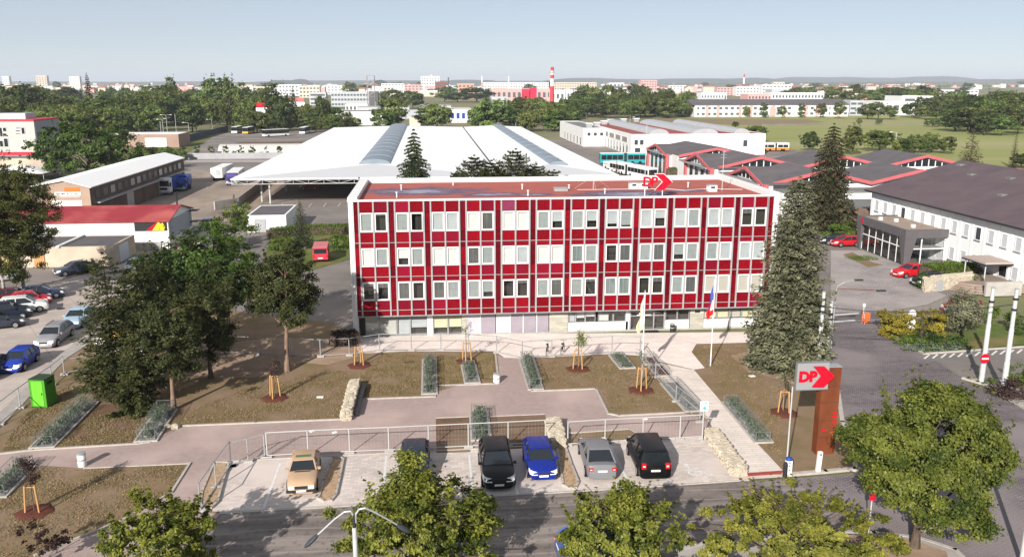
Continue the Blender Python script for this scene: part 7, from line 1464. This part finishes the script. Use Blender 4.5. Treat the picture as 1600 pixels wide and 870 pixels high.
hedge('clipped yellow green hedge on top of the stone retaining wall', [(1446, 438), (1500, 434), (1522, 436)], 1.6, 1.7, LM['hedge'], 1, .22, 800); shrub('dark shrub at the left end of the stone retaining wall', 1443, 452, .8, 1.7, LM['decid'], 96, 1500, .16); hedge('square green hedge behind the roof sign', [(1044, 277), (1056, 277)], 1.5, 2.2, LM['hedge'], 2, .25, 250); hedge('long dark green hedge on the verge behind the red block', [(424, 372), (470, 366), (545, 364)], 1.6, 1.3, LM['hedge'], 3, .2, 300)
hedge('creeper hedge by the terrace fence at the left corner of the red block', [(520, 540), (556, 536)], .9, 1.1, LM['purple'], 4, .16, 500)
t = thing('flower_bed', 'narrow green planted bed before the graphite pavilion', 'flower bed', tuple(G(1347, 404))); q = g2([(1318, 398), (1332, 395), (1362, 410), (1378, 414), (1358, 417), (1350, 414)]); MB().prism(q, -.02, .06).build('soil', M['soil'], t); c = G(1347, 405); herbs('ground_cover', t, (c.x, c.y, .05), 900, 1.8, 1.2, .25, LM['hedge'], .14, 5, .2)
# young row along the white wall
ORD_ = 'second third fourth fifth sixth seventh eighth ninth first'.split()
for i, (u, w) in enumerate(((287, 1), (309, 1), (331, 1), (354, 1.1), (377, 1), (395, 1), (417, .6), (438, 1), (268, 1.4))):
    p = G(u, 247.5); h = 3.6 * (1.0 if u != 268 else .9); deciduous('young_street_tree', ('sparse ' if w < 1 else '') + 'young tree in the row before the long white wall' + (', %s from the left' % ORD_[i]), (p.x, p.y), .95 * w, 1.3, h - 1.3, 12, 500 if w >= 1 else 130, .32, LM['decid'], 200 + i, .07, .8, 3, .28, 5, group='young trees before the long white wall')
# ---------------------------------------------------------------- woods and single trees of the background: a few kinds, copied
proto = []
def proto_tree(seed, rx, rz, cz, ncl, nl, L, m, conif=False):
    if conif:
        t = conifer('spruce', '', (0, -500), cz, rx * 1.15, m, seed, 26, 9, 18, 1.0, .3, .04, power=.6)
    else:
        t = deciduous('tree', '', (0, -500), rx, rz, cz, ncl, nl, L, m, seed, .22, 1.5, 6, .2, 4, hollow=.4, bottom=-.95)
    return t
KINDS = [proto_tree(301, 4.6, 4.6, 6.0, 90, 3600, .75, LM['bgtree']), proto_tree(302, 5.0, 4.0, 5.2, 84, 3600, .8, LM['bgtree']), proto_tree(303, 3.6, 5.2, 6.2, 84, 3200, .72, LM['bgtree']), proto_tree(304, 2.3, 5.6, 6.2, 70, 2800, .62, LM['bgtree']), proto_tree(305, 2.4, 0, 11, 0, 0, 0, leaf_mat('far_spruce', (.02, .03, .014), (.06, .075, .03), .15, .5, var=.7), True)]
KH = [10.6, 9.3, 11.4, 11.8, 11.0]; KW = [4.8, 5.2, 3.8, 2.5, 2.4]
trng = random.Random(99)
def bgt(kind, u, vb, vt, w, lab, grp, Y=None):
    """a tree standing at the ground point seen at (u, vb), its top at vt, w wide in the photograph"""
    p = G(u, vb) if Y is None else AY(u, vb, Y); h = HT(p, vt); s = max(.1, h / KH[kind]); d = (Vector((p.x, p.y, CAM_H)) - Vector((0, 0, CAM_H))).length; sw = (w / F_PX * d / 2) / KW[kind]
    o = dup(KINDS[kind], (p.x, p.y, 0), trng.uniform(0, 6.28), lab, grp, (sw, sw, s)); return o
ORD = 'first second third fourth fifth sixth seventh eighth ninth tenth eleventh twelfth thirteenth fourteenth fifteenth sixteenth seventeenth eighteenth nineteenth twentieth'.split(); ORD += ['twenty-' + w for w in ORD[:9]] + ['thirtieth']
def belt(n, u0, u1, vb0, vb1, vt0, vt1, w0, w1, lab, grp, kinds=(0, 1, 2, 0, 1, 3), seed=1):
    r = random.Random(seed); KN = ('round', 'broad', 'tall', 'slim', 'pointed')
    for i in range(n):
        f = (i + r.random()) / n; u = u0 + (u1 - u0) * f; q = r.random(); vb = vb0 + (vb1 - vb0) * q; vt = vt0 + (vt1 - vt0) * q + r.uniform(-4, 4); k = r.choice(kinds)
        bgt(k, u, vb, vt, r.uniform(w0, w1) * (.65 if k in (3, 4) else 1), lab.replace('tree', KN[k] + ' tree', 1).replace('yellow green ', 'yellowish ') + (', %s from the left' % ORD[i] if i < 30 and n < 29 else ''), grp)
belt(22, -15, 265, 190, 216, 133, 172, 34, 52, 'tree in the dark wood behind the red based block', 'trees of the wood at the left', seed=2)
belt(17, 60, 260, 196, 212, 148, 170, 26, 40, 'tree of the front wood behind the brown pavilion', 'front trees of the left wood', seed=3)
belt(22, 240, 412, 188, 207, 138, 160, 26, 40, 'tree in the wood behind the bus park', 'trees behind the bus park', seed=4)
for k, u, vb, vt, w, lab in ((4, 143, 190, 115, 17, 'dark spruce tip standing above the left wood'), (3, 272, 190, 118, 17, 'dark poplar top above the wood, right of the red roof'), (0, 30, 197, 133, 60, 'broad bright crown at the left end of the wood'), (2, 337, 190, 121, 38, 'tall pale crowned tree standing out of the wood behind the bus park'), (2, 360, 190, 120, 30, 'tall tree with sky gaps, right neighbour of the pale crowned one'), (3, 377, 196, 126, 18, 'slim dark tree at the right end of the wood'), (3, 427, 200, 127, 24, 'tall slim poplar between the two billboards'), (4, 460, 196, 136, 20, 'dark spruce beside the white billboard'), (2, 445, 205, 148, 28, 'green tree below the poplar'), (1, 402, 207, 172, 40, 'bright green tree at the bus park corner'), (1, 505, 200, 150, 26, 'dark tree left of the grey office block')): bgt(k, u, vb, vt, w, lab, None)
belt(11, 405, 560, 203, 207, 180, 186, 26, 36, 'yellow green tree between bus park and canopy', 'yellow green trees by the canopy', (0, 1), seed=5)
belt(9, 440, 530, 196, 200, 160, 172, 22, 34, 'tree near the grey office block', 'trees before the grey office block', seed=6)
for k, u, vb, vt, w, lab in ((0, 612, 203, 152, 48, 'large tree behind the left skylight'), (1, 600, 205, 170, 44, 'low tree beside the left skylight'), (1, 683, 202, 163, 52, 'pale green wide tree behind the canopy, beside the white gable'), (2, 668, 200, 165, 36, 'pale tree left of the wide one behind the canopy'), (0, 775, 204, 155, 64, 'big green tree behind the canopy, left of the right skylight'), (1, 748, 204, 165, 40, 'tree at the left side of the big green one'), (1, 800, 204, 170, 44, 'green tree above the right skylight'), (0, 543, 200, 175, 18, 'round small tree before the long white hall'), (1, 645, 170, 142, 40, 'tree clump left of the hospital'), (0, 695, 160, 137, 40, 'dark tree clump before the brick building'), (0, 745, 160, 137, 56, 'dark wide tree before the pink factory'), (1, 715, 160, 143, 36, 'tree between brick and pink buildings'), (3, 665, 140, 127, 10, 'small dark tree before the white hospital tower'), (1, 612, 160, 140, 40, 'trees right of the steel tower'), (1, 548, 150, 128, 24, 'tree behind the grey office block')): bgt(k, u, vb, vt, w, lab, None)
belt(17, 800, 900, 186, 206, 152, 176, 28, 44, 'tree in the thicket left of the depot hall', 'thicket behind the depot hall', (0, 1, 1, 2), seed=7)
belt(26, 880, 1075, 176, 186, 143, 158, 24, 38, 'tree of the long green belt before the field', 'green belt before the field', (0, 1, 1, 2), seed=8)
belt(11, 905, 1060, 170, 176, 132, 142, 22, 34, 'tree at the back of the long green belt', 'back trees of the green belt', (0, 1, 2, 4), seed=9)
belt(9, 985, 1075, 181, 184, 152, 158, 22, 28, 'tree in the clipped row before the white tower block', 'round trees before the tower block', (1, 0), seed=10)
for k, u, vb, vt, w in ((3, 1139, 182, 158, 11), (1, 1113, 181, 172, 7), (1, 1166, 183, 166, 11), (3, 1193, 184, 160, 11), (0, 1222, 184, 166, 14), (3, 1252, 184, 161, 11), (0, 1282, 184, 162, 17), (0, 1311, 185, 159, 17)): bgt(k, u, vb, vt, w, 'single tree before the long white two storey range, %s from the left' % ORD[[1113, 1139, 1166, 1193, 1222, 1252, 1282, 1311].index(u)], 'trees before the long white range')
for k, u, vb, vt, w, lab in ((0, 1355, 186, 163, 28, 'tree left in the group before the modern white block'), (0, 1372, 187, 160, 30, 'tallest tree in the group before the modern white block'), (0, 1390, 187, 166, 20, 'tree right in the group before the modern white block'), (1, 1425, 184, 160, 30, 'pale tree before the modern white block'), (0, 1440, 186, 164, 20, 'tree at the corner of the modern white block'), (0, 1463, 186, 174, 18, 'small tree right of the modern white block'), (1, 1457, 198, 185, 23, 'lone bush in the meadow'), (1, 1342, 195, 185, 8, 'tiny tree at the meadow path, left of two'), (1, 1373, 195, 185, 10, 'tiny tree at the meadow path, right of two')): bgt(k, u, vb, vt, w, lab, None)
belt(18, 1490, 1590, 196, 212, 150, 182, 34, 52, 'tree in the thicket beyond the meadow', 'thicket at the right meadow edge', (0, 1, 1, 2), seed=11)
belt(13, 1440, 1610, 176, 186, 140, 156, 28, 44, 'tree behind the right thicket', 'trees behind the right thicket', (0, 1, 1, 2), seed=12)
belt(12, 1300, 1460, 160, 172, 131, 142, 22, 40, 'tree behind the modern white block', 'trees behind the modern block', (0, 1, 2), seed=13)
belt(12, 1230, 1330, 150, 165, 136, 146, 20, 36, 'tree behind the long white range', 'trees behind the white range', (0, 1), seed=18)
for k, u, vb, vt, w, lab in ((2, 1331, 242, 196, 26, 'grey green tree left of the round hedge trees behind the workshops'), (1, 1374, 236, 203, 50, 'wide rounded tree behind the workshop roof'), (0, 1455, 238, 208, 24, 'round dark tree behind the workshop roof, right'), (1, 1478, 240, 213, 26, 'tree beside the round dark one behind the workshops'), (1, 1264, 236, 206, 26, 'bright tree left of the dark spruce top'), (1, 1163, 222, 205, 36, 'bush at the right end of the depot hall'), (1, 1180, 222, 196, 40, 'green bush by the yellow bus'), (1, 1149, 200, 190, 10, 'round bush in the brown field'), (0, 1595, 262, 240, 30, 'dark bush at the right edge behind the purple roof')): bgt(k, u, vb, vt, w, lab, None)
belt(7, 1402, 1448, 238, 240, 212, 216, 18, 26, 'tree in the hedgerow behind the workshop roof', 'hedgerow behind the workshops', (1, 1, 0), seed=14)
belt(6, 230, 285, 240, 262, 228, 240, 16, 26, 'tree at the far end of the warehouse', 'bushes at the warehouse end', (1,), seed=15)
belt(12, 120, 420, 166, 176, 134, 146, 20, 34, 'tree at the back of the left woods', 'back trees of the left woods', (0, 1, 2, 4), seed=16)
belt(14, -10, 120, 160, 185, 133, 150, 26, 40, 'tree behind the wood by the towers', 'back trees at the left edge', (0, 1, 2), seed=17)
belt(30, -20, 1620, 134.5, 152, 126, 140, 10, 24, 'small far tree between the houses of the town', 'far trees of the town', (0, 1, 1, 2), seed=19)
belt(14, 590, 760, 138, 150, 131, 140, 14, 26, 'tree between the far halls of the town', 'trees between the far halls', (0, 1), seed=20)
for k in KINDS:
    for c in list(k.children): bpy.data.objects.remove(c)
    bpy.data.objects.remove(k)
# ---------------------------------------------------------------- the town in the distance
WH = (0.72, 0.7, 0.67); M['far_red'] = mat('far_tile_roof', (.32, .12, .08), .85, (.26, .1, .07), .3); M['far_pink'] = mat('far_pink_wall', (.6, .36, .34), .8, (.55, .32, .3), .1); M['far_pink2'] = mat('far_salmon_wall', (.55, .3, .22), .8); M['far_cream'] = mat('far_cream_wall', (.6, .52, .42), .8, (.55, .47, .38), .1); M['far_win'] = mat('far_window', (.1, .115, .13), .2); M['far_grey'] = mat('far_grey_wall', (.42, .44, .46), .7); M['far_dark'] = mat('far_dark_wall', (.1, .1, .11), .6); M['far_brick'] = mat('far_brick_wall', (.2, .07, .05), .85)
fm = {}
def fwin(t, a, z, w, h, Y, m=None):
    m = m or M['far_win']; k = (round(w, 1), round(h, 1), m.name)
    if k not in fm: fm[k] = MB().box(0, k[0], -.12, .05, 0, k[1]).mesh('window', m)
    link('window', fm[k], t, Vector((a, Y, z)) - t.location)
def far(name, lab, u0, u1, vt, vb, wall, roof='flat', fl=0, bays=0, deep=None, group=None, cat='building', roofm=None, wm_=None, wf=.55):
    """a far building facing the camera between u0 and u1, foot at vb and top at vt"""
    a = G(u0, vb); b = G(u1, vb); Y = (a.y + b.y) / 2; a, b = AY(u0, vb, Y), AY(u1, vb, Y); h = max(2, HT(((a.x + b.x) / 2, Y), vt)); D = deep or max(8, min(30, (b.x - a.x) * .6))
    if roof == 'flat': t = block(name, lab, cat, a.x, b.x, Y, Y + D, h, wall, roofm or M['greyroof'], h * .03, group)
    else: t = gable(name, lab, cat, a.x, b.x, Y, Y + D, h * .66, h, roof, wall, roofm or M['far_red'], .3, .5, group)
    hw = h if roof == 'flat' else h * .66
    for f in range(fl):
        for k in range(bays): w = (b.x - a.x) / bays; fwin(t, a.x + w * (k + .5 - wf / 2), hw * (f + .32) / fl * .97, w * wf, hw / fl * .42, Y - .02, wm_)
    return t
r_ = far('factory_range', 'long white two storey range with a grey roof beyond the field', 1085, 1325, 164.5, 182.6, M['white'], 'flat', 2, 27, 24)
a = r_.location; l0, l1 = AY(1085, 170, a.y), AY(1325, 170, a.y); zt = HT((a.x, a.y), 164.5)
MB().loft([[(x, y, z) for y, z in ((a.y - .6, zt + .05), (a.y + 13, zt + 3.4), (a.y + 25, zt + .05))] for x in (l0.x - 1, l1.x + 1)]).build('pitched_roof', M['darkroof'], r_)
for i in range(14): x = l0.x + (l1.x - l0.x) * (i + .02) / 14; MB().box(x, x + 1.6, a.y - .25, a.y - .02, 0, zt - .3).build('pilaster', M['far_pink'] if i % 3 else M['white'], r_)
MB().box(AY(1203, 170, a.y).x, AY(1212, 170, a.y).x, a.y - .5, a.y - .26, .5, zt - 1.5).build('entrance_tower', M['far_pink'], r_)
far('white_block', 'white three storey end block left of the long two storey range', 1070, 1085, 158, 181, M['white'], 'flat', 3, 3, 20)
far('factory_hall', 'second long white hall behind the long two storey range', 1205, 1296, 146, 166, M['white'], 'flat', 2, 18, 20); far('factory_hall', 'pinkish white hall behind the long range, left of the second hall', 1168, 1204, 148, 166, M['far_pink'], 'flat', 2, 7, 20); far('stair_tower', 'small white tower at the right end of the second long hall', 1281, 1296, 143, 165, M['white'], 'flat', 0, 0, 8); far('flat_hall', 'low white hall with red roof strip behind the range', 1095, 1135, 145.5, 160, M['white'], 'flat', 1, 9, 16, roofm=M['far_red']); far('flat_hall', 'low pale hall with dark gaps before the red strip hall', 1083, 1132, 153, 164, M['far_grey'], 'flat', 1, 6, 14)
far('stepped_block', 'cream stepped block with a tower, right of the long range', 1316, 1366, 147, 166, M['far_cream'], 'flat', 2, 6, 20); far('stair_tower', 'cream tower on the stepped block', 1321, 1330, 140, 165.5, M['far_cream'], 'flat', 0, 0, 8); far('brick_hall', 'salmon brick hall in front of the stepped block', 1350, 1367, 152, 171, M['far_pink2'], 'flat', 1, 3, 12); far('grey_hall', 'grey hall with dark bands at the end of the long range', 1327, 1348, 158, 181, M['far_grey'], 'flat', 3, 2, 16, wf=.8)
far('modern_block', 'modern white block with long dark windows, taller right part', 1407, 1456, 151, 180, M['white'], 'flat', 3, 2, 22, wf=.62); far('modern_block', 'lower left part of the modern white block', 1371, 1406, 159, 180, M['white'], 'flat', 1, 3, 20); far('modern_block', 'dark glazed recess of the modern white block', 1394, 1407, 150, 179, M['far_dark'], 'flat', 0, 0, 12); far('low_house', 'low house with a pinkish roof right of the modern block', 1457, 1492, 164, 180, M['far_pink2'], 'x', 1, 4, 14)
far('panel_block', 'long white panel range far right behind the thicket', 1436, 1528, 141, 151, M['white'], 'flat', 2, 14, 14); far('panel_block', 'pale flat block behind the long range, right', 1190, 1236, 133, 147, M['white'], 'flat', 3, 8); far('panel_block', 'cream flat block behind the long range', 1208, 1225, 129, 146, M['far_cream'], 'flat', 3, 4)
far('tower_block', 'white square tower standing in the green belt', 1021, 1046, 147, 168, M['white'], 'flat', 0, 0, 18); far('panel_block', 'pinkish high panel block left of the wooded hills', 1001, 1026, 126, 145, M['far_pink'], 'flat', 5, 6); far('panel_block', 'low white part beside the pinkish high block', 952, 975, 130, 142, M['white'], 'flat', 2, 4); far('panel_block', 'pink low part before the pinkish high block', 984, 1004, 133, 146, M['far_pink'], 'flat', 3, 4)
far('panel_block', 'long white and pink panel block left of the chimney', 753, 857, 129.5, 145, M['white'], 'flat', 4, 26, 14); far('panel_block', 'long white and pink panel block right of the chimney', 866, 932, 129.5, 144, M['far_cream'], 'flat', 4, 17, 14)
far('factory', 'long pink factory hall with the red towers', 768, 862, 139.5, 158, M['far_pink'], 'flat', 1, 12, 22); rs_ = mat('bright_red_cladding', (.62, .02, .06), .6)
for u0, u1, lab in ((817, 827, 'bright red clad factory tower, left of two'), (829, 838.5, 'bright red clad factory tower, right of two')): far('factory_tower', lab, u0, u1, 138 if u0 > 820 else 140, 159, rs_, 'flat', 0, 0, 12)
far('factory', 'white factory block with a red band right of the chimney', 861, 882, 142, 160, M['white'], 'flat', 1, 3, 14); far('factory', 'white low factory buildings right of the red band block', 885, 908, 142, 158, M['white'], 'flat', 1, 4, 14)
MB()
far('office_tower', 'orange and pink block left of the pink factory', 716, 741, 131.5, 155, M['far_pink2'], 'flat', 4, 4, 14); far('office_tower', 'narrow turquoise glass block left of the orange and pink block', 705, 714, 137, 155, mat('turquoise_glass', (.3, .5, .5), .3), 'flat', 4, 2, 10)
h_ = far('hospital', 'white hospital tower with a rooftop dome', 658, 687, 120, 142, M['white'], 'flat', 5, 7, 16); c = h_.location; z = HT((c.x, c.y), 120); MB().lathe([(5.5, z), (5, z + 2.4), (2.5, z + 4.6), (.1, z + 5.4)], (c.x + 4, c.y + 7, 0), 12).build('dome', M['far_grey'], h_, smooth=50)
far('brick_building', 'dark red brick building right of the hospital tower', 680, 700.5, 128.5, 144, M['far_brick'], 'flat', 2, 4, 14); far('factory', 'grey factory shed before the pink factory', 768, 793, 152, 168, M['far_grey'], 'flat', 0, 0, 18)
g_ = far('office_building', 'light grey office block with long window strips', 518, 577, 144.5, 167, M['far_grey'], 'flat', 3, 12, 18, wf=.7); far('office_building', 'dark grey end part of the light grey office block', 577, 591, 144, 167.5, M['far_dark'], 'flat', 0, 0, 18); far('office_building', 'glassy grey office block left of the light grey one', 484, 510, 145, 165, M['far_grey'], 'flat', 3, 1, 14, wm_=M['far_dark'], wf=.86)
far('warehouse_hall', 'long white hall behind the canopy with a grey stripe', 524, 602, 175, 196, M['white'], 'flat', 0, 0, 26); far('warehouse_hall', 'pale flat hall with roof boxes behind the long white hall', 560, 640, 168, 186, M['far_grey'], 'flat', 0, 0, 20); far('warehouse_hall', 'cream gabled hall behind the canopy', 640, 657, 173, 197, M['far_cream'], 'x', 0, 0, 14, roofm=M['far_grey']); far('warehouse_hall', 'grey flat hall behind the pale wide tree', 655, 705, 166, 184, M['far_grey'], 'flat', 0, 0, 24); far('warehouse_hall', 'white hall with a blue foot beside the grey flat hall', 703, 737, 171, 192, M['white'], 'flat', 1, 4, 24, wm_=M['blue']); far('warehouse_hall', 'low white hall in the middle distance before the pink factory', 775, 800, 158, 174, M['far_grey'], 'flat', 0, 0, 20); far('petrol_station', 'pale flat petrol station roof below the grey office block', 540, 575, 163, 176, M['white'], 'flat', 1, 6, 12)
for u0, u1, vt, vb, m, lab in ((5, 16, 120, 139, M['white'], 'white tower block, leftmost of three on the skyline'), (58, 75, 119, 139, M['far_cream'], 'white tower block with a reddish top, middle of three'), (110, 126, 120.5, 140, M['white'], 'white tower block, right of three on the left skyline')): far('tower_block', lab, u0, u1, vt, vb, m, 'flat', 6, 4, 14)
far('panel_block', 'long beige block behind the wood at the left edge', -10, 55, 136, 158, M['far_cream'], 'flat', 3, 12, 14); far('flat_hall', 'white flat roofs behind the wood left of the poplar', 205, 241, 138, 152, M['white'], 'flat', 1, 6, 20)
for i, (u0, u1, vt, vb, m) in enumerate(((392, 424, 136, 152, M['far_cream']), (436, 472, 133, 150, M['white']), (468, 500, 135, 153, M['far_cream']), (506, 545, 134, 148, M['white']), (400, 430, 141, 156, M['white']), (596, 632, 131, 142, M['white']), (632, 660, 133, 146, M['far_pink']), (600, 616, 136, 152, M['far_cream']), (1046, 1072, 134, 145, M['white']), (1120, 1150, 137, 149, M['far_pink']), (1150, 1186, 136, 150, M['white']), (370, 396, 138, 154, M['white']))): far('apartment_block', '%s flat apartment block among the far town roofs, %s from the left' % ({'white_paint': 'white', 'far_cream_wall': 'cream', 'far_pink_wall': 'pink'}[m.name], ORD[sorted((370, 392, 400, 436, 468, 506, 596, 600, 632, 1046, 1120, 1150)).index(u0)]), u0, u1, vt, vb, m, 'flat', 3, max(3, int((u1 - u0) / 5)), 14, 'pale apartment blocks of the far town')
def where(u):
    for e, t_ in ((130, 'around the three white towers'), (260, 'behind the dark left wood'), (400, 'above the bus park wood'), (560, 'between poplar and steel tower'), (690, 'left of the hospital tower'), (860, 'left of the banded chimney'), (1010, 'right of the banded chimney'), (1180, 'left of the slim red mast'), (1330, 'right of the slim red mast'), (1460, 'below the wooded hill ridge')):
        if u < e: return t_
    return 'at the far right of the skyline'
CN = {'white_paint': 'white', 'far_cream_wall': 'cream', 'far_pink_wall': 'pink', 'far_grey_wall': 'grey'}
r = random.Random(5)
for i in range(230):
    u = r.uniform(-20, 1620); vb = r.uniform(131, 148) if u < 1250 else r.uniform(130.5, 142); d_ = G(u, vb).y; w = r.uniform(10, 26); hh = r.uniform(7, 13); p = G(u, vb); vt = vpix((p.x, p.y, hh)); du = w / d_ * F_PX / 2
    m_ = r.choice([M['white'], M['far_cream'], M['far_cream'], M['far_pink'], M['white']]); k_ = r.choice(['x', 'x', 'y', 'flat'])
    far('house', 'tiny %s house with %s %s' % (CN[m_.name], {'x': 'a broad red roof', 'y': 'a steep red gable', 'flat': 'a flat roof'}[k_], where(u)), u - du, u + du, vt, vb, m_, k_, 0, 0, r.uniform(9, 14), 'houses of the far town', 'house')
r = random.Random(8)
for i in range(46):
    u = r.choice([r.uniform(430, 780), r.uniform(880, 1320), r.uniform(150, 430)]); vb = r.uniform(137, 152); d_ = G(u, vb).y; w = r.uniform(22, 60); p = G(u, vb); vt = vpix((p.x, p.y, r.uniform(6, 12))); du = w / d_ * F_PX / 2
    m_ = r.choice([M['white'], M['far_cream'], M['far_grey'], M['white'], M['far_pink']]); k_ = r.choice(['flat', 'flat', 'x'])
    far('hall', 'low %s %s hall in the town %s' % (CN[m_.name], {'x': 'pitched', 'flat': 'flat'}[k_], where(u)), u - du, u + du, vt, vb, m_, k_, 0, 0, r.uniform(14, 24), 'low halls of the far town', 'hall', r.choice([M['greyroof'], M['white'], M['far_red']]))
# chimneys, masts, signs
def banded(name, lab, u, vt, Y, r0, r1, bands, cat, cage=False):
    p = AY(u, vt, Y); t = thing(name, lab, cat, (p.x, Y, 0)); h = p.z; n = len(bands)
    for i, c in enumerate(bands): a, b = h * i / n, h * (i + 1) / n; MB().lathe([(r0 + (r1 - r0) * i / n, a), (r0 + (r1 - r0) * (i + 1) / n, b)], n=14).build('shaft_band', c, t, False, smooth=40)
    if cage: MB().lathe([(r1 * 1.5, h * .86), (r1 * 1.5, h * .875)], n=14).build('gallery', M['far_red'], t, False)
rd = mat('chimney_red', (.45, .05, .06), .7); banded('chimney', 'red and white banded factory chimney', 863, 105, 800, 2.2, 1.5, [rd, rd, rd, rd, rd, M['white'], M['white'], rd, M['white'], rd], 'chimney', True)
banded('broadcast_mast', 'slim red and white mast on the right skyline', 1163, 116, 1500, 2.2, 1.0, [rd, M['far_pink'], rd, M['white'], M['white'], rd], 'mast'); banded('chimney', 'thin white chimney left of the pink panel blocks', 753, 119, 1400, 1.2, 1.0, [M['white'], M['far_pink'], M['white']], 'chimney'); banded('chimney', 'thin white chimney on the pink panel blocks', 795, 120, 1400, 1.4, 1.1, [M['white'], M['white']], 'chimney'); banded('chimney', 'thin dark chimney right of the brick building', 700.5, 121, 1100, .9, .7, [M['far_dark'], M['far_dark']], 'chimney')
p = AY(579, 118.5, 620); t = thing('steel_tower', 'open steel frame tower above the grey office block', 'tower', (p.x, 620, 0)); h = p.z; mb = MB()
for sx in (-2.6, 2.6):
    for sy in (-2.6, 2.6): mb.tube((sx, sy, 0), (sx, sy, h), .22, n=4)
for z in np.linspace(h * .45, h, 6): mb.box(-2.8, 2.8, -2.8, 2.8, z - .2, z)
mb.build('steel_frame', mat('grey_brown_steel', (.25, .22, .2), .7), t, False)
for k_ in range(4): MB().tube((-2.6, -2.7, h * (.45 + .13 * k_)), (2.6, -2.7, h * (.58 + .13 * k_)), .15, n=4).build('stair_flight', M['far_grey'], t, False)
for u, vt, vb, w, cols, lab in ((414, 161, 200, 3.2, (M['logo'], M['plate']), 'red over white billboard on a pole before the poplar'), (466, 153, 192, 3.6, (mat('red_round_board', (.5, .15, .15), .6), M['plate']), 'white billboard with a small red sign above it')):
    p = G(u, vb); zt = HT(p, vt); t = thing('billboard', lab, 'billboard', (p.x, p.y, 0)); MB().tube((0, 0, 0), (0, 0, zt), .3, n=6).build('pole', M['steel'], t, False); MB().box(-w / 1, w / 1, -.5, -.3, zt - 2.2, zt).build('board', cols[0], t, False); MB().box(-w / .9, w / .9, -.5, -.3, zt - 4.6, zt - 2.25).build('board', cols[1], t, False)
LPS = ((208, 181, 204, 1, 0), (214, 176, 203, 1, 0), (252, 186, 211, -1, 1), (256, 187, 214, -1, 0), (262, 180, 212, 1, 1), (276, 178, 212, 0, 0), (296, 192, 214, -1, 0), (332, 187, 206, -1, 0), (97, 176, 205, 1, 1), (162, 177, 205, 1, 1), (176, 176, 205, -1, 0), (984, 183, 200, 1, 0), (1398, 207, 238, -1, 0), (806, 183, 205, 1, 0), (1379, 263, 283, -1, 0), (928, 265, 283, 1, 0), (1184, 215, 232, 0, 0), (1130, 236, 282, 0, 0), (1185, 262, 300, 0, 0))
for i, (u, vt, vb, s, twin) in enumerate(LPS):
    p = G(u, vb); z = HT(p, vt); t = thing('lamp_post', ('twin armed' if twin else 'slim pale' if s == 0 else 'single armed') + (' lamp post by the left woods, %s of its row from the left' % ORD[sorted(q[0] for q in LPS if q[0] < 400).index(u)] if u < 400 else ' lamp post of the depot yard, %s from the left' % ORD[sorted(q[0] for q in LPS if q[0] > 400).index(u)]), 'lamp post', (p.x, p.y, 0), 0, 'lamp posts by the left woods' if u < 400 else 'lamp posts of the depot yard'); MB().tube((0, 0, 0), (0, 0, z), .11, .07, 6).build('post', M['steel'], t, False)
    for q in ([s, -s] if twin else [s] if s else []): MB().tube((0, 0, z - .05), (q * 1.6, 0, z + .1), .05, n=5).build('arm', M['steel'], t, False); MB().obox((q * 1.9, 0, z + .02), .9, .35, .16).build('lamp_head', M['plate'], t, False)
# far woods that read as one mass
def far_wood(name, u0, u1, v, h, n, seed):
    R = np.random.default_rng(seed); us = R.uniform(u0, u1, n); P = []; 
    for u in us: q = G(u, v + R.uniform(-.5, .5)); P.append((q.x, q.y, abs(R.normal(0, .4)) * h))
    P = np.array(P); a, b = leaf_axes(R, n, 7, 5, None, .4); o = link(name, quad_mesh(name, P, a, b, LM['bgtree'])); tag(o, kind='stuff')
for a in ((-30, 500, 131.5, 9, 2600, 1), (1040, 1640, 132.5, 9, 3600, 2), (560, 1040, 131, 8, 2200, 3), (1250, 1640, 136, 8, 2200, 4)): far_wood('far_wood', *a)
# ---------------------------------------------------------------- haze: one closed box of thin air
hz = bpy.data.materials.new('haze'); hz.use_nodes = True; t = hz.node_tree; t.nodes.clear(); o_ = t.nodes.new('ShaderNodeOutputMaterial'); pvn = t.nodes.new('ShaderNodeVolumePrincipled')
pvn.inputs['Color'].default_value = (0.82, 0.89, 1.0, 1); pvn.inputs['Density'].default_value = HAZE if 'HAZE' in globals() else 0.0001; pvn.inputs['Anisotropy'].default_value = 0.0; t.links.new(pvn.outputs[0], o_.inputs['Volume'])
mb = MB().box(-14500, 14500, -350, 20500, -2.5, 130); h_ = mb.build('haze', hz); tag(h_, kind='stuff')
